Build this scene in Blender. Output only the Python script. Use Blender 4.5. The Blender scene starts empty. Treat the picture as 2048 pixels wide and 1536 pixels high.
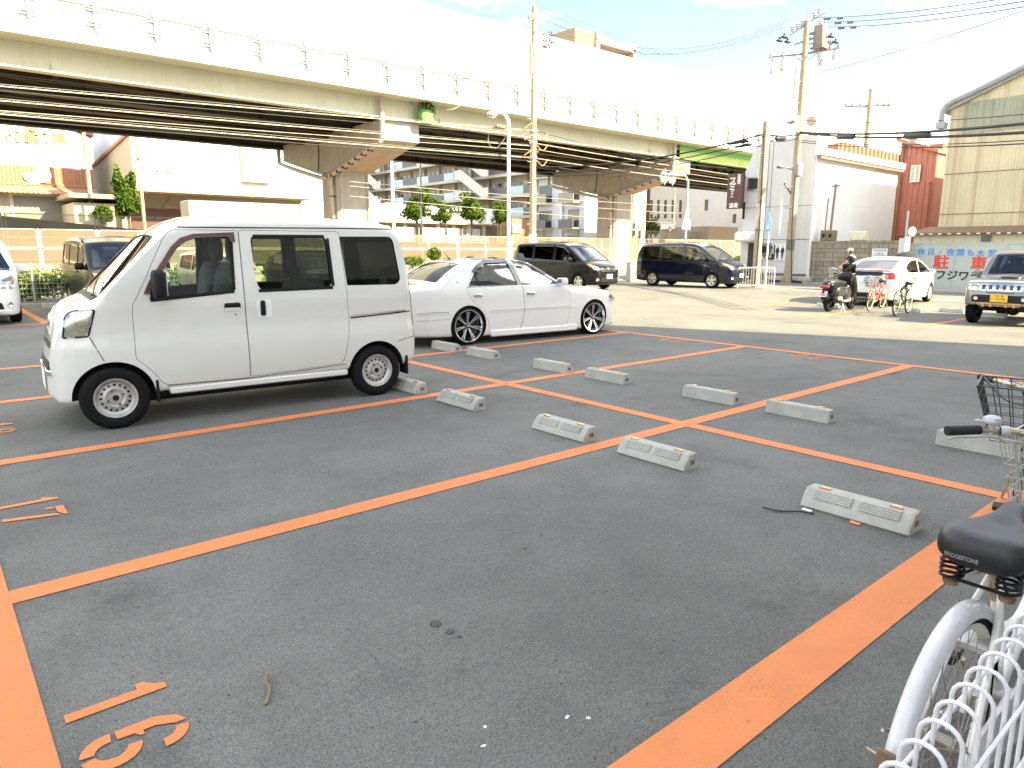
import bpy, bmesh, math, random
from mathutils import Vector, Matrix, geometry
from mathutils.bvhtree import BVHTree
rad=math.radians; pi=math.pi
sc=bpy.context.scene; COL=sc.collection
rnd=random.Random(7)

# ------------------------------------------------------------------ materials
MATS={}
def nodes_of(name):
    m=bpy.data.materials.new(name); m.use_nodes=True
    nt=m.node_tree; b=nt.nodes['Principled BSDF']; return m,nt,b
def N(nt,t,**kw):
    n=nt.nodes.new(t)
    for k,v in kw.items():
        if k in n.inputs: n.inputs[k].default_value=v
        else: setattr(n,k,v)
    return n
def mat(name,col,rough=.6,metal=0.,var=.12,scale=6.,bump=0.,bscale=40.,spec=.5,coat=0.,streak=0.,streakcol=None,sscale=(3,3,.12),dirt=0.,dirtcol=(.12,.1,.08)):
    if name in MATS: return MATS[name]
    m,nt,b=nodes_of(name); L=nt.links.new
    tc=N(nt,'ShaderNodeTexCoord')
    no=N(nt,'ShaderNodeTexNoise',Scale=scale,Detail=6.,Roughness=.6); L(tc.outputs['Object'],no.inputs['Vector'])
    r=N(nt,'ShaderNodeValToRGB'); L(no.outputs['Fac'],r.inputs['Fac'])
    c=Vector(col)
    r.color_ramp.elements[0].position=.3; r.color_ramp.elements[1].position=.7
    r.color_ramp.elements[0].color=(*(c*(1-var)),1); r.color_ramp.elements[1].color=(*[min(1,v) for v in c*(1+var)],1)
    last=r.outputs['Color']
    if streak:
        mp=N(nt,'ShaderNodeMapping'); mp.inputs['Scale'].default_value=sscale; L(tc.outputs['Object'],mp.inputs['Vector'])
        n2=N(nt,'ShaderNodeTexNoise',Scale=2.2,Detail=5.,Roughness=.65); L(mp.outputs[0],n2.inputs['Vector'])
        r2=N(nt,'ShaderNodeMapRange'); L(n2.outputs['Fac'],r2.inputs['Value'])
        r2.inputs['From Min'].default_value=.5; r2.inputs['From Max'].default_value=.72; r2.inputs['To Max'].default_value=streak
        mx=N(nt,'ShaderNodeMix',data_type='RGBA'); L(r2.outputs[0],mx.inputs['Factor']); L(last,mx.inputs[6])
        mx.inputs[7].default_value=(*(streakcol or tuple(v*.35 for v in col)),1); last=mx.outputs[2]
    if dirt:
        n3=N(nt,'ShaderNodeTexNoise',Scale=1.7,Detail=8.,Roughness=.7); L(tc.outputs['Object'],n3.inputs['Vector'])
        r3=N(nt,'ShaderNodeMapRange'); L(n3.outputs['Fac'],r3.inputs['Value'])
        r3.inputs['From Min'].default_value=.5; r3.inputs['From Max'].default_value=.75; r3.inputs['To Max'].default_value=dirt
        mx=N(nt,'ShaderNodeMix',data_type='RGBA'); L(r3.outputs[0],mx.inputs['Factor']); L(last,mx.inputs[6])
        mx.inputs[7].default_value=(*dirtcol,1); last=mx.outputs[2]
    L(last,b.inputs['Base Color'])
    b.inputs['Roughness'].default_value=rough; b.inputs['Metallic'].default_value=metal
    b.inputs['Specular IOR Level'].default_value=spec; b.inputs['Coat Weight'].default_value=coat
    b.inputs['Coat Roughness'].default_value=.04
    rr=N(nt,'ShaderNodeMapRange'); L(no.outputs['Fac'],rr.inputs['Value'])
    rr.inputs['To Min'].default_value=max(.02,rough*.85); rr.inputs['To Max'].default_value=min(1,rough*1.15); L(rr.outputs[0],b.inputs['Roughness'])
    if bump:
        n4=N(nt,'ShaderNodeTexNoise',Scale=bscale,Detail=6.,Roughness=.7); L(tc.outputs['Object'],n4.inputs['Vector'])
        bp=N(nt,'ShaderNodeBump',Strength=bump,Distance=.02); L(n4.outputs['Fac'],bp.inputs['Height']); L(bp.outputs[0],b.inputs['Normal'])
    MATS[name]=m; return m
def glass(name,tint=(.8,.85,.85),f0=.5,rough=.01):
    if name in MATS: return MATS[name]
    m,nt,b=nodes_of(name); L=nt.links.new; nt.nodes.remove(b)
    out=[n for n in nt.nodes if n.type=='OUTPUT_MATERIAL'][0]
    t=N(nt,'ShaderNodeBsdfTransparent',Color=(*tint,1)); g=N(nt,'ShaderNodeBsdfGlossy',Roughness=rough); g.inputs['Color'].default_value=(1,1,1,1)
    fr=N(nt,'ShaderNodeFresnel',IOR=1.5); mr=N(nt,'ShaderNodeMath',operation='MULTIPLY'); mr.inputs[1].default_value=1.6*f0/.5; mr.use_clamp=True
    L(fr.outputs[0],mr.inputs[0]); mx=N(nt,'ShaderNodeMixShader'); L(mr.outputs[0],mx.inputs[0]); L(t.outputs[0],mx.inputs[1]); L(g.outputs[0],mx.inputs[2]); L(mx.outputs[0],out.inputs[0])
    MATS[name]=m; return m
def brick_mat(name,c1,c2,mortar,bw,bh,ms=.02,rough=.85,streak=.5,off=.5):
    if name in MATS: return MATS[name]
    m=mat(name,c1,rough,var=.15,scale=3,streak=streak,bump=.3,bscale=60,dirt=.4); nt=m.node_tree; L=nt.links.new; b=nt.nodes['Principled BSDF']
    tc=N(nt,'ShaderNodeTexCoord'); sp=N(nt,'ShaderNodeSeparateXYZ'); L(tc.outputs['Object'],sp.inputs[0])
    ad=N(nt,'ShaderNodeMath',operation='ADD'); L(sp.outputs[0],ad.inputs[0]); L(sp.outputs[1],ad.inputs[1])
    cb=N(nt,'ShaderNodeCombineXYZ'); L(ad.outputs[0],cb.inputs[0]); L(sp.outputs[2],cb.inputs[1])
    br=N(nt,'ShaderNodeTexBrick',offset=off); L(cb.outputs[0],br.inputs['Vector'])
    br.inputs['Scale'].default_value=1; br.inputs['Brick Width'].default_value=bw; br.inputs['Row Height'].default_value=bh; br.inputs['Mortar Size'].default_value=ms
    br.inputs['Color1'].default_value=(.8,.8,.8,1); br.inputs['Color2'].default_value=(1,1,1,1); br.inputs['Mortar'].default_value=(*mortar,1)
    old=b.inputs['Base Color'].links[0].from_socket
    mx=N(nt,'ShaderNodeMix',data_type='RGBA',blend_type='MULTIPLY'); mx.inputs['Factor'].default_value=1; L(old,mx.inputs[6]); L(br.outputs['Color'],mx.inputs[7]); L(mx.outputs[2],b.inputs['Base Color'])
    return m
# ------------------------------------------------------------------ mesh builder
class MB:
    def __init__(s): s.v=[]; s.f=[]; s.m=[]; s.s=[]; s.M=None
    def add(s,vs,fs,mi=0,smooth=False,M=None):
        o=len(s.v); M=M or s.M
        for v in vs:
            v=Vector(v); s.v.append(tuple(M@v) if M else tuple(v))
        for f in fs: s.f.append([i+o for i in f]); s.m.append(mi); s.s.append(smooth)
        return s
    def box(s,x0,y0,z0,x1,y1,z1,mi=0,b=0,M=None):
        if x0>x1:x0,x1=x1,x0
        if y0>y1:y0,y1=y1,y0
        if z0>z1:z0,z1=z1,z0
        if b<=0:
            vs=[(x,y,z) for z in (z0,z1) for y in (y0,y1) for x in (x0,x1)]
            return s.add(vs,[(0,2,3,1),(4,5,7,6),(0,1,5,4),(1,3,7,5),(3,2,6,7),(2,0,4,6)],mi,False,M)
        c=Vector(((x0+x1)/2,(y0+y1)/2,(z0+z1)/2)); h=((x1-x0)/2,(y1-y0)/2,(z1-z0)/2); b=min(b,min(h)*.95)
        vs=[];idx={}
        for sx in(-1,1):
            for sy in(-1,1):
                for sz in(-1,1):
                    S=(sx,sy,sz)
                    for a in range(3):
                        p=[S[k]*(h[k]-(0 if k==a else b)) for k in range(3)]
                        idx[(S,a)]=len(vs); vs.append(c+Vector(p))
        fs=[]
        for a in range(3):
            o=[k for k in range(3) if k!=a]
            for sg in(-1,1):
                q=[]
                for (p,r) in((-1,-1),(1,-1),(1,1),(-1,1)):
                    S=[0,0,0];S[a]=sg;S[o[0]]=p;S[o[1]]=r;q.append(idx[(tuple(S),a)])
                fs.append(q)
        for a in range(3):
            o=[k for k in range(3) if k!=a]
            for p in(-1,1):
                for r in(-1,1):
                    A=[0,0,0];B=[0,0,0];A[a]=-1;B[a]=1
                    for S in(A,B): S[o[0]]=p;S[o[1]]=r
                    A,B=tuple(A),tuple(B)
                    fs.append([idx[(A,o[0])],idx[(B,o[0])],idx[(B,o[1])],idx[(A,o[1])]])
        for sx in(-1,1):
            for sy in(-1,1):
                for sz in(-1,1): fs.append([idx[((sx,sy,sz),a)] for a in range(3)])
        # orient outward
        out=[]
        for f in fs:
            p=[vs[i] for i in f]; n=(p[1]-p[0]).cross(p[2]-p[0]); cc=sum(p,Vector())/len(p)-c
            out.append(f if n.dot(cc)>0 else f[::-1])
        return s.add(vs,out,mi,False,M)
    def tube(s,pts,r,n=8,mi=0,closed=False,caps=True,M=None):
        pts=[Vector(p) for p in pts]; k=len(pts); rs=r if isinstance(r,(list,tuple)) else [r]*k
        vs=[];fs=[];prev=None
        for i,p in enumerate(pts):
            if closed: t=(pts[(i+1)%k]-pts[i-1])
            else: t=(pts[min(i+1,k-1)]-pts[max(i-1,0)])
            if t.length<1e-9: t=Vector((0,0,1))
            t.normalize()
            if prev is None:
                a=Vector((0,0,1)) if abs(t.z)<.9 else Vector((1,0,0)); u=t.cross(a).normalized()
            else:
                u=prev-t*prev.dot(t)
                u=u.normalized() if u.length>1e-6 else t.orthogonal().normalized()
            prev=u; w=t.cross(u)
            for j in range(n):
                a=2*pi*j/n; vs.append(p+(u*math.cos(a)+w*math.sin(a))*rs[i])
        R=k if closed else k-1
        for i in range(R):
            for j in range(n):
                a=i*n+j;b=i*n+(j+1)%n;c=((i+1)%k)*n+(j+1)%n;d=((i+1)%k)*n+j
                fs.append((a,b,c,d))
        s.add(vs,fs,mi,True,M)
        if caps and not closed:
            s.add(vs[:n],[list(range(n))[::-1]],mi,False,M); s.add(vs[-n:],[list(range(n))],mi,False,M)
        return s
    def lathe(s,prof,n=24,mi=0,M=None,smooth=True,closed=False):
        # profile (r,h) about local z
        vs=[];fs=[];k=len(prof)
        for (r,h) in prof:
            for j in range(n):
                a=2*pi*j/n; vs.append((r*math.cos(a),r*math.sin(a),h))
        for i in range(k if closed else k-1):
            for j in range(n): fs.append((i*n+j,i*n+(j+1)%n,((i+1)%k)*n+(j+1)%n,((i+1)%k)*n+j))
        return s.add(vs,fs,mi,smooth,M)
    def disc(s,r,h,n=24,mi=0,M=None,r2=None):
        return s.lathe([(0,h),(r,h)],n,mi,M,False)
    def prism(s,poly,a,b,axis=1,mi=0,M=None):
        # poly in the two remaining axes (in order), extruded along axis a..b
        def P(p,t):
            return {0:(t,p[0],p[1]),1:(p[0],t,p[1]),2:(p[0],p[1],t)}[axis]
        n=len(poly); ar=sum(poly[i][0]*poly[(i+1)%n][1]-poly[(i+1)%n][0]*poly[i][1] for i in range(n))
        if (ar<0): poly=poly[::-1]
        flip = axis==1
        vs=[P(p,min(a,b)) for p in poly]+[P(p,max(a,b)) for p in poly]
        fs=[list(range(n))[::-1],list(range(n,2*n))]+[[i,(i+1)%n,n+(i+1)%n,n+i] for i in range(n)]
        if flip: fs=[f[::-1] for f in fs]
        return s.add(vs,fs,mi,False,M)
    def quad(s,a,b,c,d,mi=0): return s.add([a,b,c,d],[(0,1,2,3)],mi)
    def mesh(s,name,mats,sharp=None):
        me=bpy.data.meshes.new(name); me.from_pydata(s.v,[],s.f); me.update()
        for m in mats: me.materials.append(m)
        me.polygons.foreach_set('material_index',s.m); me.polygons.foreach_set('use_smooth',s.s); 
        if sharp: me.set_sharp_from_angle(angle=rad(sharp))
        me.update(); return me
def link(o,parent=None):
    COL.objects.link(o)
    if parent: o.parent=parent
    return o
def part(name,mb,mats,parent,label=None,loc=None,rot=None,sharp=40):
    mats=mats if isinstance(mats,(list,tuple)) else [mats]
    me=mb.mesh(name,mats,sharp) if isinstance(mb,MB) else mb
    o=bpy.data.objects.new(name,me); link(o,parent)
    if label: o['label']=label
    if loc: o.location=loc
    if rot: o.rotation_euler=rot
    return o
def tag(o,label,cat,group=None,kind=None):
    if label: o['label']=label
    if cat: o['category']=cat
    if group: o['group']=group
    if kind: o['kind']=kind
    return o
def thing(name,label,cat,loc=(0,0,0),rz=0,group=None):
    o=bpy.data.objects.new(name,None); o.empty_display_size=.2; link(o); o.location=loc; o.rotation_euler=(0,0,rz)
    return tag(o,label,cat,group)
def solo(name,mb,mats,label,cat,group=None,sharp=40,loc=None,rz=0):
    o=part(name,mb,mats,None,sharp=sharp); 
    if loc: o.location=loc
    o.rotation_euler=(0,0,rz)
    return tag(o,label,cat,group)
def struct(name,mb,mats,sharp=40):
    o=part(name,mb,mats,None,sharp=sharp); o['kind']='structure'; return o
def dup(root,label=None,loc=None,rz=None,group=None):
    r=root.copy(); COL.objects.link(r)
    if loc is not None: r.location=loc
    if rz is not None: r.rotation_euler=(0,0,rz)
    if label: r['label']=label
    if group: r['group']=group
    for ch in list(root.children):
        c=ch.copy(); COL.objects.link(c); c.parent=r
        for g in list(ch.children):
            d=g.copy(); COL.objects.link(d); d.parent=c
    return r
def T(x=0,y=0,z=0): return Matrix.Translation((x,y,z))
def RX(a): return Matrix.Rotation(a,4,'X')
def RY(a): return Matrix.Rotation(a,4,'Y')
def RZ(a): return Matrix.Rotation(a,4,'Z')
DG=None
def text_mesh(txt,size,extr=.003,bold=0.,align='CENTER',font_gap=1.0,valign='CENTER'):
    cu=bpy.data.curves.new('lettering','FONT'); cu.body=txt; cu.size=size; cu.extrude=extr; cu.align_x=align; cu.align_y=valign; cu.offset=bold; cu.resolution_u=3; cu.space_character=font_gap
    o=bpy.data.objects.new('lettering',cu); COL.objects.link(o)
    dg=bpy.context.evaluated_depsgraph_get(); me=bpy.data.meshes.new_from_object(o.evaluated_get(dg)); COL.objects.unlink(o); bpy.data.objects.remove(o); bpy.data.curves.remove(cu)
    return me
def lettering(name,txt,size,m,parent,M,extr=.003,bold=0.,gap=1.0,align='CENTER',sx=1.):
    me=text_mesh(txt,size,extr,0,align,gap)
    if bold:
        bm=bmesh.new()
        for i,(dx,dy) in enumerate(((0,0),(bold,0),(-bold,0),(0,bold),(0,-bold))):
            c=me.copy(); c.transform(T(dx,dy,.0006*i)); bm.from_mesh(c); bpy.data.meshes.remove(c)
        bm.to_mesh(me); bm.free()
    me.update(); me.transform(M@Matrix.Diagonal((sx,1,1,1))); me.materials.clear(); me.materials.append(m)
    return part(name,me,m,parent)
def facing(p,nx,ny):
    # matrix: text plane at p, text normal (nx,ny), up = +Z
    n=Vector((nx,ny,0)).normalized(); z=Vector((0,0,1)); x=z.cross(n)
    return Matrix(((x.x,z.x,n.x,p[0]),(x.y,z.y,n.y,p[1]),(x.z,z.z,n.z,p[2]),(0,0,0,1)))
def smoothstep(a,b,x):
    t=max(0,min(1,(x-a)/(b-a))); return t*t*(3-2*t)
def zg(x,y): return -.15*smoothstep(11,19,x)*(1-smoothstep(9,15.5,y))
def interp(tab,x):
    if x<=tab[0][0]: return tab[0][1]
    for (a,b),(c,d) in zip(tab,tab[1:]):
        if x<=c: return b+(d-b)*(x-a)/(c-a) if c>a else d
    return tab[-1][1]
def catmull(pts,n=6):
    P=[Vector(p) for p in pts]; out=[]
    for i in range(len(P)-1):
        a=P[i-1] if i>0 else P[0]*2-P[1]; b,c=P[i],P[i+1]; d=P[i+2] if i+2<len(P) else P[-1]*2-P[-2]
        for k in range(n):
            t=k/n; out.append(.5*((2*b)+(c-a)*t+(2*a-5*b+4*c-d)*t*t+(3*b-a-3*c+d)*t**3))
    out.append(P[-1]); return out
# sight line of the photograph's pixel (2048 wide) -> world point on a given plane
_f=1405.13;_p,_r,_y=rad(10.873),rad(.118),rad(49.682)
_F=Vector((math.cos(_y)*math.cos(_p),math.sin(_y)*math.cos(_p),-math.sin(_p)));_a=Vector((math.sin(_y),-math.cos(_y),0));_b=_a.cross(_F)
_R=_a*math.cos(_r)+_b*math.sin(_r);_U=_b*math.cos(_r)-_a*math.sin(_r)
def at(px,py,X=None,Y=None,Z=None,D=None):
    d=_F+_R*((px-1024)/_f)+_U*((768-py)/_f); o=Vector((0,0,1.54))
    if X is not None: return o+d*(X/d.x)
    if Y is not None: return o+d*(Y/d.y)
    if D is not None: return o+d*(D/math.hypot(d.x,d.y))
    return o+d*((Z-1.54)/d.z)
def sp(v,e): return math.copysign(abs(v)**e,v)
def sblob(mb,c,r,e1=.5,e2=.5,mi=0,nu=20,nv=12,M=None,shear=0.):
    vs=[];fs=[]
    for i in range(nv+1):
        ph=-pi/2+pi*i/nv
        for j in range(nu):
            th=2*pi*j/nu
            x=sp(math.cos(ph),e1)*sp(math.cos(th),e2)*r[0]; y=sp(math.cos(ph),e1)*sp(math.sin(th),e2)*r[1]; z=sp(math.sin(ph),e1)*r[2]
            vs.append((c[0]+x+shear*z,c[1]+y,c[2]+z))
    for i in range(nv):
        for j in range(nu): fs.append((i*nu+j,i*nu+(j+1)%nu,(i+1)*nu+(j+1)%nu,(i+1)*nu+j))
    return mb.add(vs,fs,mi,True,M)
def rp(pts,r=.05,n=4):
    out=[];k=len(pts)
    rs=r if isinstance(r,(list,tuple)) else [r]*k
    for i in range(k):
        p=Vector(pts[i]);a=Vector(pts[i-1]);b=Vector(pts[(i+1)%k]);da=(a-p);db=(b-p);q=min(rs[i],da.length*.45,db.length*.45)
        if q<1e-4: out.append(tuple(p)); continue
        A=p+da.normalized()*q;B=p+db.normalized()*q
        for j in range(n+1):
            t=j/n; out.append(tuple(A*(1-t)**2+p*2*t*(1-t)+B*t*t))
    return out
def offset_poly(poly,d):
    k=len(poly);ar=sum(poly[i][0]*poly[(i+1)%k][1]-poly[(i+1)%k][0]*poly[i][1] for i in range(k)); s=1 if ar>0 else -1
    out=[]
    for i in range(k):
        p=Vector(poly[i]);a=(p-Vector(poly[i-1]));b=(Vector(poly[(i+1)%k])-p)
        if a.length<1e-7: a=b
        if b.length<1e-7: b=a
        a.normalize();b.normalize()
        n=Vector((a.y,-a.x))*s+Vector((b.y,-b.x))*s
        n=n/max(n.length_squared/2,.4) if n.length>1e-6 else n
        out.append(tuple(p+n*d))
    return out
def bool_mesh(base,ops,mats=None):
    """base mesh; ops: list of (mesh,'DIFFERENCE'|'INTERSECT')"""
    o=bpy.data.objects.new('tmp',base); COL.objects.link(o); tmp=[]
    for me,op in ops:
        c=bpy.data.objects.new('cut',me); COL.objects.link(c); tmp.append(c)
        m=o.modifiers.new('b','BOOLEAN'); m.object=c; m.operation=op; m.solver='EXACT'
    dg=bpy.context.evaluated_depsgraph_get(); dg.update()
    res=bpy.data.meshes.new_from_object(o.evaluated_get(dg))
    for c in tmp+[o]: bpy.data.objects.remove(c)
    return res
CARN=0
class Car:
    def __init__(s,spec):
        s.__dict__.update(dict(rb=.06,camber=.03,tuck=.04,zm=.6,tum=.16,step=.07,belt=[(0,.95)],r=[(0,.1)],side_extra=None))
        s.__dict__.update(spec)
        xs=set()
        x=s.xr
        while x<s.xf: xs.add(round(x,4)); x+=s.step
        for t in (s.top,s.bot,s.W,s.r,s.belt): 
            for a,_ in t: 
                if s.xr<=a<=s.xf: xs.add(round(a,4))
        for e in (0,.01,.025,.05,.09,.14): xs.add(round(s.xr+e,4)); xs.add(round(s.xf-e,4))
        xs=sorted(xs); s.xs=[xs[0]]
        for v in xs[1:]:
            if v-s.xs[-1]>.004: s.xs.append(v)
        s.loft_me=s.loft(0); bm=bmesh.new(); bm.from_mesh(s.loft_me); bmesh.ops.triangulate(bm,faces=[f for f in bm.faces if len(f.verts)>4]); bm.normal_update()
        s.vn=[v.normal.copy() for v in bm.verts]; s.tris=[[v.index for v in f.verts] for f in bm.faces]; s.vc=[v.co.copy() for v in bm.verts]
        s.bvh=BVHTree.FromBMesh(bm); bm.free()
    def ys(s,x,z):
        w=interp(s.W,x); zb=interp(s.bot,x); be=interp(s.belt,x); y=w
        if z<s.zm: y-=s.tuck*((s.zm-z)/max(.05,s.zm-zb))**2
        if z>be-.08:
            d=z-be+.08; y-=s.tum*(d*d/(d+.1))
        if s.side_extra: y+=s.side_extra(x,z)
        return y
    def section(s,x):
        zb=interp(s.bot,x);zt=interp(s.top,x);cam=min(s.camber,(zt-zb)*.2);r=min(interp(s.r,x),(zt-zb)*.4);ze=zt-cam
        pts=[(0,zb)];yb=s.ys(x,zb+s.rb); rb=min(s.rb,(ze-zb)*.25)
        for i in range(4):
            a=pi/2*i/3; pts.append((yb-rb+rb*math.sin(a),zb+rb-rb*math.cos(a)))
        z0=zb+rb;z1=ze-r
        for i in range(1,17):
            z=z0+(z1-z0)*i/16; pts.append((s.ys(x,z),z))
        ye=s.ys(x,z1);
        for i in range(1,7):
            a=pi/2*i/6; pts.append((ye-r+r*math.cos(a),z1+r*math.sin(a)))
        yt=ye-r
        for i in range(1,7):
            y=yt*(1-i/6); pts.append((y,ze+cam*(1-(y/yt)**2)))
        return pts
    def loft(s,off,zmin=None,trim=0):
        vs=[];fs=[];first=None
        xs=[x for x in s.xs if s.xr+trim<=x<=s.xf-trim]
        for x in xs:
            h=s.section(x)
            ring=[(x,y,z) for y,z in h]+[(x,-y,z) for y,z in h[-2:0:-1]]
            first=len(ring); vs+=ring
        n=first
        for i in range(len(xs)-1):
            for j in range(n): fs.append((i*n+j,(i+1)*n+j,(i+1)*n+(j+1)%n,i*n+(j+1)%n))
        fs.append(list(range(n))); fs.append([(len(xs)-1)*n+j for j in range(n)][::-1])
        me=bpy.data.meshes.new('loft'); me.from_pydata(vs,[],fs); me.update()
        bm=bmesh.new(); bm.from_mesh(me); bmesh.ops.recalc_face_normals(bm,faces=bm.faces[:]); 
        if off:
            bm.normal_update(); mv=[(v,v.normal.copy()) for v in bm.verts]
            for v,nn in mv: v.co+=nn*off
        if zmin is not None:
            for v in bm.verts: v.co.z=max(v.co.z,zmin+ (v.co.z-zmin)*.001)
        bm.to_mesh(me); bm.free(); return me
    def cavity(s,t,zc):
        rings=[];xs=[]
        for x in s.xs:
            if not (s.xr+t<=x<=s.xf-t): continue
            h=s.section(x)
            if interp(s.top,x)-t<zc+.10: 
                if xs: break
                continue
            q=[]
            for i in range(5,len(h)):
                a=Vector(h[max(i-1,0)]);b=Vector(h[min(i+1,len(h)-1)]);d=(b-a).normalized() if (b-a).length>1e-6 else Vector((0,1)); n=Vector((d.y,-d.x))
                if n.x<0 and n.y<0: n=-n
                p=Vector(h[i])-n*t; q.append(p)
            q[-1].x=0; q=[p for p in q if p.x>=-1e-6]
            # clip below zc
            k=next((i for i,p in enumerate(q) if p.y>zc+.01),None)
            if k is None: continue
            lo=q[k-1] if k>0 else q[k]
            yb=q[k].x if k==0 else lo.x+(q[k].x-lo.x)*max(0,min(1,(zc-lo.y)/max(1e-6,q[k].y-lo.y)))
            q=[Vector((yb,zc))]+q[k:]
            L=[0]
            for u,v in zip(q,q[1:]): L.append(L[-1]+(v-u).length)
            m=22;r=[]
            for j in range(m):
                d=L[-1]*j/(m-1); i=max(i for i in range(len(L)) if L[i]<=d+1e-9); i=min(i,len(q)-2); f=(d-L[i])/max(1e-9,L[i+1]-L[i]); r.append(q[i].lerp(q[i+1],min(1,f)))
            rings.append(r); xs.append(x)
        vs=[];fs=[]
        for x,r in zip(xs,rings): vs+=[(x,max(.0,p.x),p.y) for p in r]+[(x,-p.x,p.y) for p in r[-2::-1]]
        n=2*len(rings[0])-1
        for i in range(len(xs)-1):
            for j in range(n): fs.append((i*n+j,(i+1)*n+j,(i+1)*n+(j+1)%n,i*n+(j+1)%n))
        fs.append(list(range(n))); fs.append([(len(xs)-1)*n+j for j in range(n)][::-1])
        me=bpy.data.meshes.new('cav'); me.from_pydata(vs,[],fs); me.update(); bm=bmesh.new(); bm.from_mesh(me); bmesh.ops.recalc_face_normals(bm,faces=bm.faces[:]); bm.to_mesh(me); bm.free(); return me
    def pr(s,poly,a,b,axis): 
        return MB().prism(poly,a,b,axis)
    def cutter(s,items):
        mb=MB()
        for (poly,a,b,axis) in items: mb.prism(poly,a,b,axis)
        return mb.mesh('cut',[])
    def finish(s,me,paint,dark):
        me.materials.clear(); me.materials.append(paint); me.materials.append(dark)
        nl=[None]*len(me.loops)
        for p in me.polygons:
            c=p.center; loc,nn,idx,d=s.bvh.find_nearest(c)
            paintf=False
            if loc is not None and d<.012 and nn.dot(p.normal)>.8:
                # all verts on surface?
                paintf=all((s.bvh.find_nearest(me.vertices[v].co)[3] or 0)<.002 for v in p.vertices)
            p.material_index=0 if paintf else 1; p.use_smooth=True
            for li in p.loop_indices:
                if paintf:
                    co=me.vertices[me.loops[li].vertex_index].co; l2,n2,i2,_=s.bvh.find_nearest(co+p.normal*.002)
                    t=s.tris[i2]; 
                    if len(t)==3: n3=geometry.barycentric_transform(l2,*[s.vc[k] for k in t],*[s.vn[k] for k in t])
                    else:
                        ws=[1/((s.vc[k]-l2).length+1e-5) for k in t]; n3=sum((s.vn[k]*w for k,w in zip(t,ws)),Vector())
                    nl[li]=n3.normalized() if n3.length>0 and n3.dot(p.normal)>.3 else p.normal.copy()
                else: nl[li]=p.normal.copy()
        me.normals_split_custom_set(nl); me.update(); return me
    def build_body(s,root,paint,dark,side_win=(),top_win=(),end_win=(),wells=(),doors=(),door_sides=(1,-1),cav_z=.66,thick=.045,door_label=None):
        cav=s.cavity(thick,cav_z)
        cuts=[]
        for o in side_win: cuts.append((o,-2,2,1))
        for o,z0,z1 in top_win: cuts.append((o,z0,z1,2))
        for o,x0,x1 in end_win: cuts.append((o,x0,x1,0))
        win=[s.cutter([c]) for c in cuts]
        wl=[]
        for (xa,za,R) in wells:
            poly=[(xa+R*math.cos(2*pi*k/36),za+R*math.sin(2*pi*k/36)) for k in range(36)]
            for sg in(1,-1): wl.append(s.cutter([(poly,sg*(s.wmax-.27),sg*(s.wmax+.3),1)]))
        ops=[(cav,'DIFFERENCE')]+[(w,'DIFFERENCE') for w in win]+[(w,'DIFFERENCE') for w in wl]
        dops=[]
        for d in doors:
            for sg in door_sides: dops.append((s.cutter([(offset_poly(d,.004),sg*(s.wmax-.16),sg*(s.wmax+.3),1)]),'DIFFERENCE'))
        body=bool_mesh(s.loft_me.copy(),ops+dops); s.finish(body,paint,dark); body.name='body'
        part('body',body,[paint,dark],root,sharp=None)
        dobs={}
        for i,d in enumerate(doors):
            for sg in door_sides:
                pm=s.cutter([(d,sg*(s.wmax-.155),sg*(s.wmax+.3),1)])
                dm=bool_mesh(s.loft_me.copy(),ops+[(pm,'INTERSECT')]); s.finish(dm,paint,dark)
                dobs[(i,sg)]=part('door',dm,[paint,dark],root,label=door_label,sharp=None)
        return dobs
    def cast(s,kind,u,v,sg=1):
        if kind=='side': o=Vector((u,3*sg,v));d=Vector((0,-sg,0))
        elif kind=='top': o=Vector((u,v,4));d=Vector((0,0,-1))
        elif kind=='front': o=Vector((9,u,v));d=Vector((-1,0,0))
        elif kind=='rear': o=Vector((-9,u,v));d=Vector((1,0,0))
        l,n,i,_=s.bvh.ray_cast(o,d)
        if l is None or n.dot(d)>-.02:
            g={'side':Vector((u,s.wmax*sg*.9,v)),'top':Vector((u,v,1.5)),'front':Vector((s.xf,u,v)),'rear':Vector((s.xr,u,v))}[kind]
            l,n,i,_=s.bvh.find_nearest(g)
        t=s.tris[i]; ws=[1/((s.vc[k]-l).length+1e-5) for k in t]; nn=sum((s.vn[k]*w for k,w in zip(t,ws)),Vector())
        return l,(nn.normalized() if nn.length>0 else n)
    def patch(s,name,kind,poly,off,thick,m,parent,sg=1,grid=.05,label=None,dome=0.):
        # boundary resample
        bd=[]
        for i in range(len(poly)):
            a=Vector(poly[i]);b=Vector(poly[(i+1)%len(poly)]);k=max(1,int((b-a).length/grid))
            for j in range(k): bd.append(a+(b-a)*j/k)
        nb=len(bd); xs=[p.x for p in bd];zs=[p.y for p in bd]; pts=list(bd)
        def inside(p):
            c=False;j=nb-1
            for i in range(nb):
                if (bd[i].y>p.y)!=(bd[j].y>p.y) and p.x<(bd[j].x-bd[i].x)*(p.y-bd[i].y)/(bd[j].y-bd[i].y)+bd[i].x: c=not c
                j=i
            return c
        gx=min(xs)+grid*.5
        while gx<max(xs):
            gz=min(zs)+grid*.5
            while gz<max(zs):
                p=Vector((gx,gz))
                if inside(p) and min((p-b).length for b in bd)>grid*.4: pts.append(p)
                gz+=grid
            gx+=grid
        v2,_,f2,ov,_,_=geometry.delaunay_2d_cdt(pts,[(i,(i+1)%nb) for i in range(nb)],[],1,1e-5)
        V=[];NN=[];isb=[]
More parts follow.
